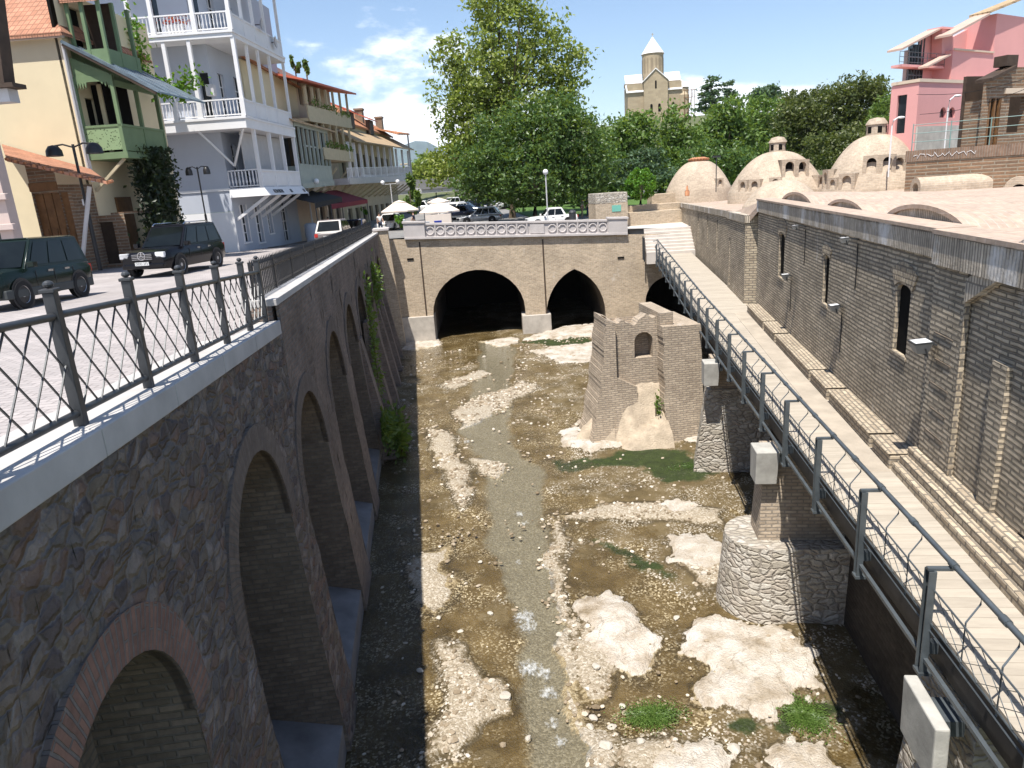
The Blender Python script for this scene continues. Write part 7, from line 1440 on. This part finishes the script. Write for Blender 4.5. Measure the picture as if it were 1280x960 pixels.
# rooftop shrubs and wall plants
for px, py, d, lab in ((370, 84, 66, 'small dark tub shrub on the gallery house roof, left one'), (384, 88, 66, 'larger dark tub shrub on the gallery house roof, right one')):
    b_ = ony(px, py+10, d); bush(b_, .5, .5, .85, 420, .13, M['lf_dark'], lab, int(px), 'roof_shrub', 'shrub')
def wallplant(lab, pts, n, sz, mat, seed, spread=(.25, .5, .5)):
    W3 = [np.array((x, y, z)) for x, y, z in pts]; o_ = thing('wall_plant', lab, 'plant', W3[0]); rg_ = np.random.RandomState(seed); P3 = np.concatenate([rg_.normal(size=(n//len(W3), 3))*np.array(spread)+(w_-W3[0]) for w_ in W3]); P3[:, 0] = np.abs(P3[:, 0]-.0)*1; m_ = MB(); leaves(m_, P3, sz, seed); m_.build('foliage', mat, o_); MB().tube([(0, 0, 0)]+[tuple(w_-W3[0]) for w_ in W3[1:]]+[tuple(W3[-1]-W3[0]+np.array([0, 0, -.3]))], .03).build('stem', M['bark'], o_)
wallplant('hanging green plant high on the shaded canal wall', [(-2.45, 30, -4.2), (-2.4, 30.3, -5.2), (-2.35, 30.2, -6.2), (-2.3, 29.6, -7.2)], 520, .09, M['lf_mid'], 61, (.12, .45, .5))
wallplant('dark green bush growing at the foot of the shaded canal wall', [(-2.1, 27.6, -9.2), (-1.6, 27.2, -9.5), (-1.7, 28.4, -9.3), (-2.1, 26.2, -8.6)], 1500, .11, M['lf_dark'], 62, (.2, .6, .3))
wallplant('small tuft of weeds near the far end of the canal wall', [(-2.5, 36, -3.9), (-2.4, 36.2, -4.6)], 350, .10, M['lf_mid'], 63, (.2, .4, .4))
b_ = ony(820, 525, 25.4); wallplant('thin weeds growing in the corner of the brick ruin', [tuple(b_), tuple(b_+np.array([0, 0, .5]))], 120, .08, M['lf_mid'], 64, (.1, .1, .25))
# ------------------------------------------------------------------ church on the hill
CH = FR(ony(820, 163, 235), -12); u_ = 235/F*1.01
ch = thing('hilltop_church', 'tan stone church with a white conical dome on the hill', 'church', CH.o, CH.a)
M['chstone'] = brick('church_stone', (.42, .34, .23), (.35, .28, .19), (.36, .30, .21), 1.6, .8, .05, .4, .3, .08, dark=.7); M['chroof'] = plain('pale_church_roof', (.74, .72, .70), .7, .05, .3, .1)
X = lambda px: (px-815)*u_; Zc = lambda py: (155-py)*u_
m = MB(); m.box(X(782), X(846), .5, 14, -6, Zc(101)); m.build('nave_wall', M['chstone'], ch)
m = MB(); m.prism([(X(801), -6), (X(829), -6), (X(829), Zc(99)), (X(815), Zc(86.5)), (X(801), Zc(99))], -.8, 14); m.build('transept', M['chstone'], ch)
ows = [(X(814), X(816), Zc(108), Zc(99), 'round'), (X(808.2), X(811), Zc(134), Zc(125), 'round'), (X(817.5), X(820.5), Zc(134), Zc(125), 'round'), (X(834), X(837.5), Zc(133), Zc(124), 'round'), (X(811), X(814.5), Zc(149), Zc(143), 'flat')]
m = MB(); [m.pane(o_, -.86 if o_[1] < X(830) else .44) for o_ in ows]; m.build('window', M['void'], ch)
for xa, xb in ((780.5, 801), (829, 846.5)):
    m = MB(); m.hexa([(X(xa), -.0, Zc(110.5)), (X(xb), -.0, Zc(110.5)), (X(xb), 4, Zc(101)), (X(xa), 4, Zc(101)), (X(xa), -.0, Zc(109.5)), (X(xb), 0, Zc(109.5)), (X(xb), 4, Zc(99.5)), (X(xa), 4, Zc(99.5))]); m.build('aisle_roof', M['chroof'], ch)
    m = MB(); m.box(X(xa), X(xb), 3.9, 10, Zc(101), Zc(97.5)); m.build('nave_upper', M['chstone'], ch); m = MB(); m.hexa([(X(xa), 3.5, Zc(99)), (X(xb), 3.5, Zc(99)), (X(xb), 7, Zc(88.5)), (X(xa), 7, Zc(88.5)), (X(xa), 3.5, Zc(98)), (X(xb), 3.5, Zc(98)), (X(xb), 7, Zc(87.5)), (X(xa), 7, Zc(87.5))]); m.build('nave_roof', M['chroof'], ch)
m = MB()
for s in (-1, 1): m.hexa([(X(815), -1.1, Zc(86.4)), (X(815)+s*X(830.5), -1.1, Zc(100.2)), (X(815)+s*X(830.5), 10, Zc(100.2)), (X(815), 10, Zc(86.4)), (X(815), -1.1, Zc(85.2)), (X(815)+s*X(830.5), -1.1, Zc(99)), (X(815)+s*X(830.5), 10, Zc(99)), (X(815), 10, Zc(85.2))])
m.build('transept_roof', M['chroof'], ch)
dr = X(827.8); m = MB(); m.lathe([(dr, Zc(95)), (dr, Zc(67)), (dr*1.05, Zc(67)), (dr*1.05, Zc(65.8)), (0, Zc(65.8))], 24, (0, 7, 0)); m.build('drum', M['chstone'], ch, smooth=30)
m = MB(); m.lathe([(dr*1.08, Zc(66)), (0, Zc(46.3))], 24, (0, 7, 0)); m.build('cone_roof', M['chroof'], ch, smooth=30); m = MB(); m.box(-.12, .12, 6.9, 7.1, Zc(46.5), Zc(42.5)); m.box(-.45, .45, 6.9, 7.1, Zc(44.3), Zc(43.7)); m.build('cross', M['conc'], ch)
m = MB()
for k in range(16):
    a = 2*math.pi*(k+.5)/16; p_ = Vector((math.cos(a), math.sin(a), 0)); t3 = Vector((-math.sin(a), math.cos(a), 0)); c_ = p_*(dr+.05)+Vector((0, 7, 0)); w_ = .42 if k % 2 else .2; [m.poly([tuple(c_+t3*x_+Vector((0, 0, z_))) for x_, z_ in ((-w_, Zc(88)), (w_, Zc(88)), (w_, Zc(72.5)), (0, Zc(70.5)), (-w_, Zc(72.5)))])]
m.build('drum_arch', M['stshade'] if 'stshade' in M else M.setdefault('stshade', plain('drum_niche_stone', (.25, .20, .135), .9, .1, 1, 0)), ch)
m = MB(); ap = X(857)-X(846); m.lathe([(ap, -6), (ap, Zc(107)), (0, Zc(97))], 16, (X(846), 5.5, 0), 0, -math.pi/2, math.pi/2); m.build('apse', M['chstone'], ch, smooth=30); m = MB(); m.lathe([(ap*1.06, Zc(107)), (0, Zc(95.5))], 16, (X(846), 5.5, 0), 0, -math.pi/2, math.pi/2); m.build('apse_roof', M['chroof'], ch, smooth=30)
m = MB(); m.lathe([(ap*.55, -6), (ap*.55, Zc(117)), (0, Zc(112))], 12, (X(849), 1.0, 0)); m.build('small_apse', M['chstone'], ch, smooth=30)
m = MB()
for x in (X(848), X(852), X(856), X(860)):
    m.tube([(x, -1.5, -6), (x, -1.5, Zc(112))], .1, 5)
for z in (Zc(148), Zc(139), Zc(130), Zc(121), Zc(113)): m.tube([(X(847), -1.5, z), (X(861), -1.5, z)], .09, 5)
for i in range(4): m.tube([(X(848+3*i), -1.5, Zc(148-9*i)), (X(852+2*i), -1.5, Zc(139-9*i))], .08, 5)
sca = thing('scaffolding', 'thin wooden scaffolding against the right end of the church', 'scaffolding', CH.o, CH.a); m.build('poles', M['wood'], sca)

for px, py, rx, ry, n_, lab in ((815, 893, .55, .3, 4200, 'bright green patch of water weed left of the large pale slab'), (1006, 893, .42, .42, 4200, 'bright green tuft of water weed at the edge of the footbridge shadow'), (870, 582, 1.0, .35, 1800, 'dark green weed patch in the water by the narrow stone pier')):
    p_ = onz(px, py, BED); o = thing('water_weed', lab, 'water plant', p_); rg = np.random.RandomState(px); P3 = rg.normal(size=(n_, 3))*np.array([rx*.45, ry*.55, .012])+np.array([0, 0, .0]); m = MB(); leaves(m, P3, .02, px, .93); m.build('foliage', M['lf_mid'] if py > 700 else M['lf_dark'], o)

GROUPS = {'street_lamp': 'street lamps', 'parked_car': 'parked cars', 'off_road_car': 'parked cars', 'parked_hatchback': 'parked cars', 'classic_saloon': 'parked cars', 'pine_tree': 'pines on the rise behind the domes', 'cedar_tree': 'cedars', 'lime_tree': 'light green trees below the church', 'park_tree': 'trees of the park', 'roadside_tree': 'trees beyond the flyover', 'brick_dome': 'brick domes of the baths', 'bridge_pier': 'piers of the footbridge', 'concrete_block': 'concrete blocks hung under the footbridge', 'wall_lamp': 'lamps on the bath wall', 'person': 'people', 'parasol': 'restaurant parasols', 'vault_end': 'vault ends on the bath roof', 'crate': 'crates behind the balustrade', 'shrub': 'shrubs along the restaurant', 'roof_shrub': 'tub shrubs on the roof', 'awning': 'canvas awnings', 'satellite_dish': 'satellite dishes', 'power_cable': 'cables at the pink house', 'water_weed': 'weed patches in the river', 'wall_plant': 'plants growing on the old walls', 'vaulted_light_shaft': 'light shafts at the terrace wall'}
for o in list(bpy.data.objects):
    k = o.name.split('.')[0]
    if o.parent is None and k in GROUPS and 'label' in o and not o.get('group'): o['group'] = GROUPS[k]

# ------------------------------------------------------------------ the air
hz = MB(); hz.box(-4300, 4300, -500, 6100, -14, 640); t = NT('air'); t.t.nodes.remove(t.b); v_ = t.n('ShaderNodeVolumePrincipled', _Density=.00006, _Anisotropy=.3); v_.inputs['Color'].default_value = (.82, .88, .97, 1); t.l(v_.outputs[0], t.out.inputs['Volume'])
tag(hz.build('haze', t.mat), kind='stuff')
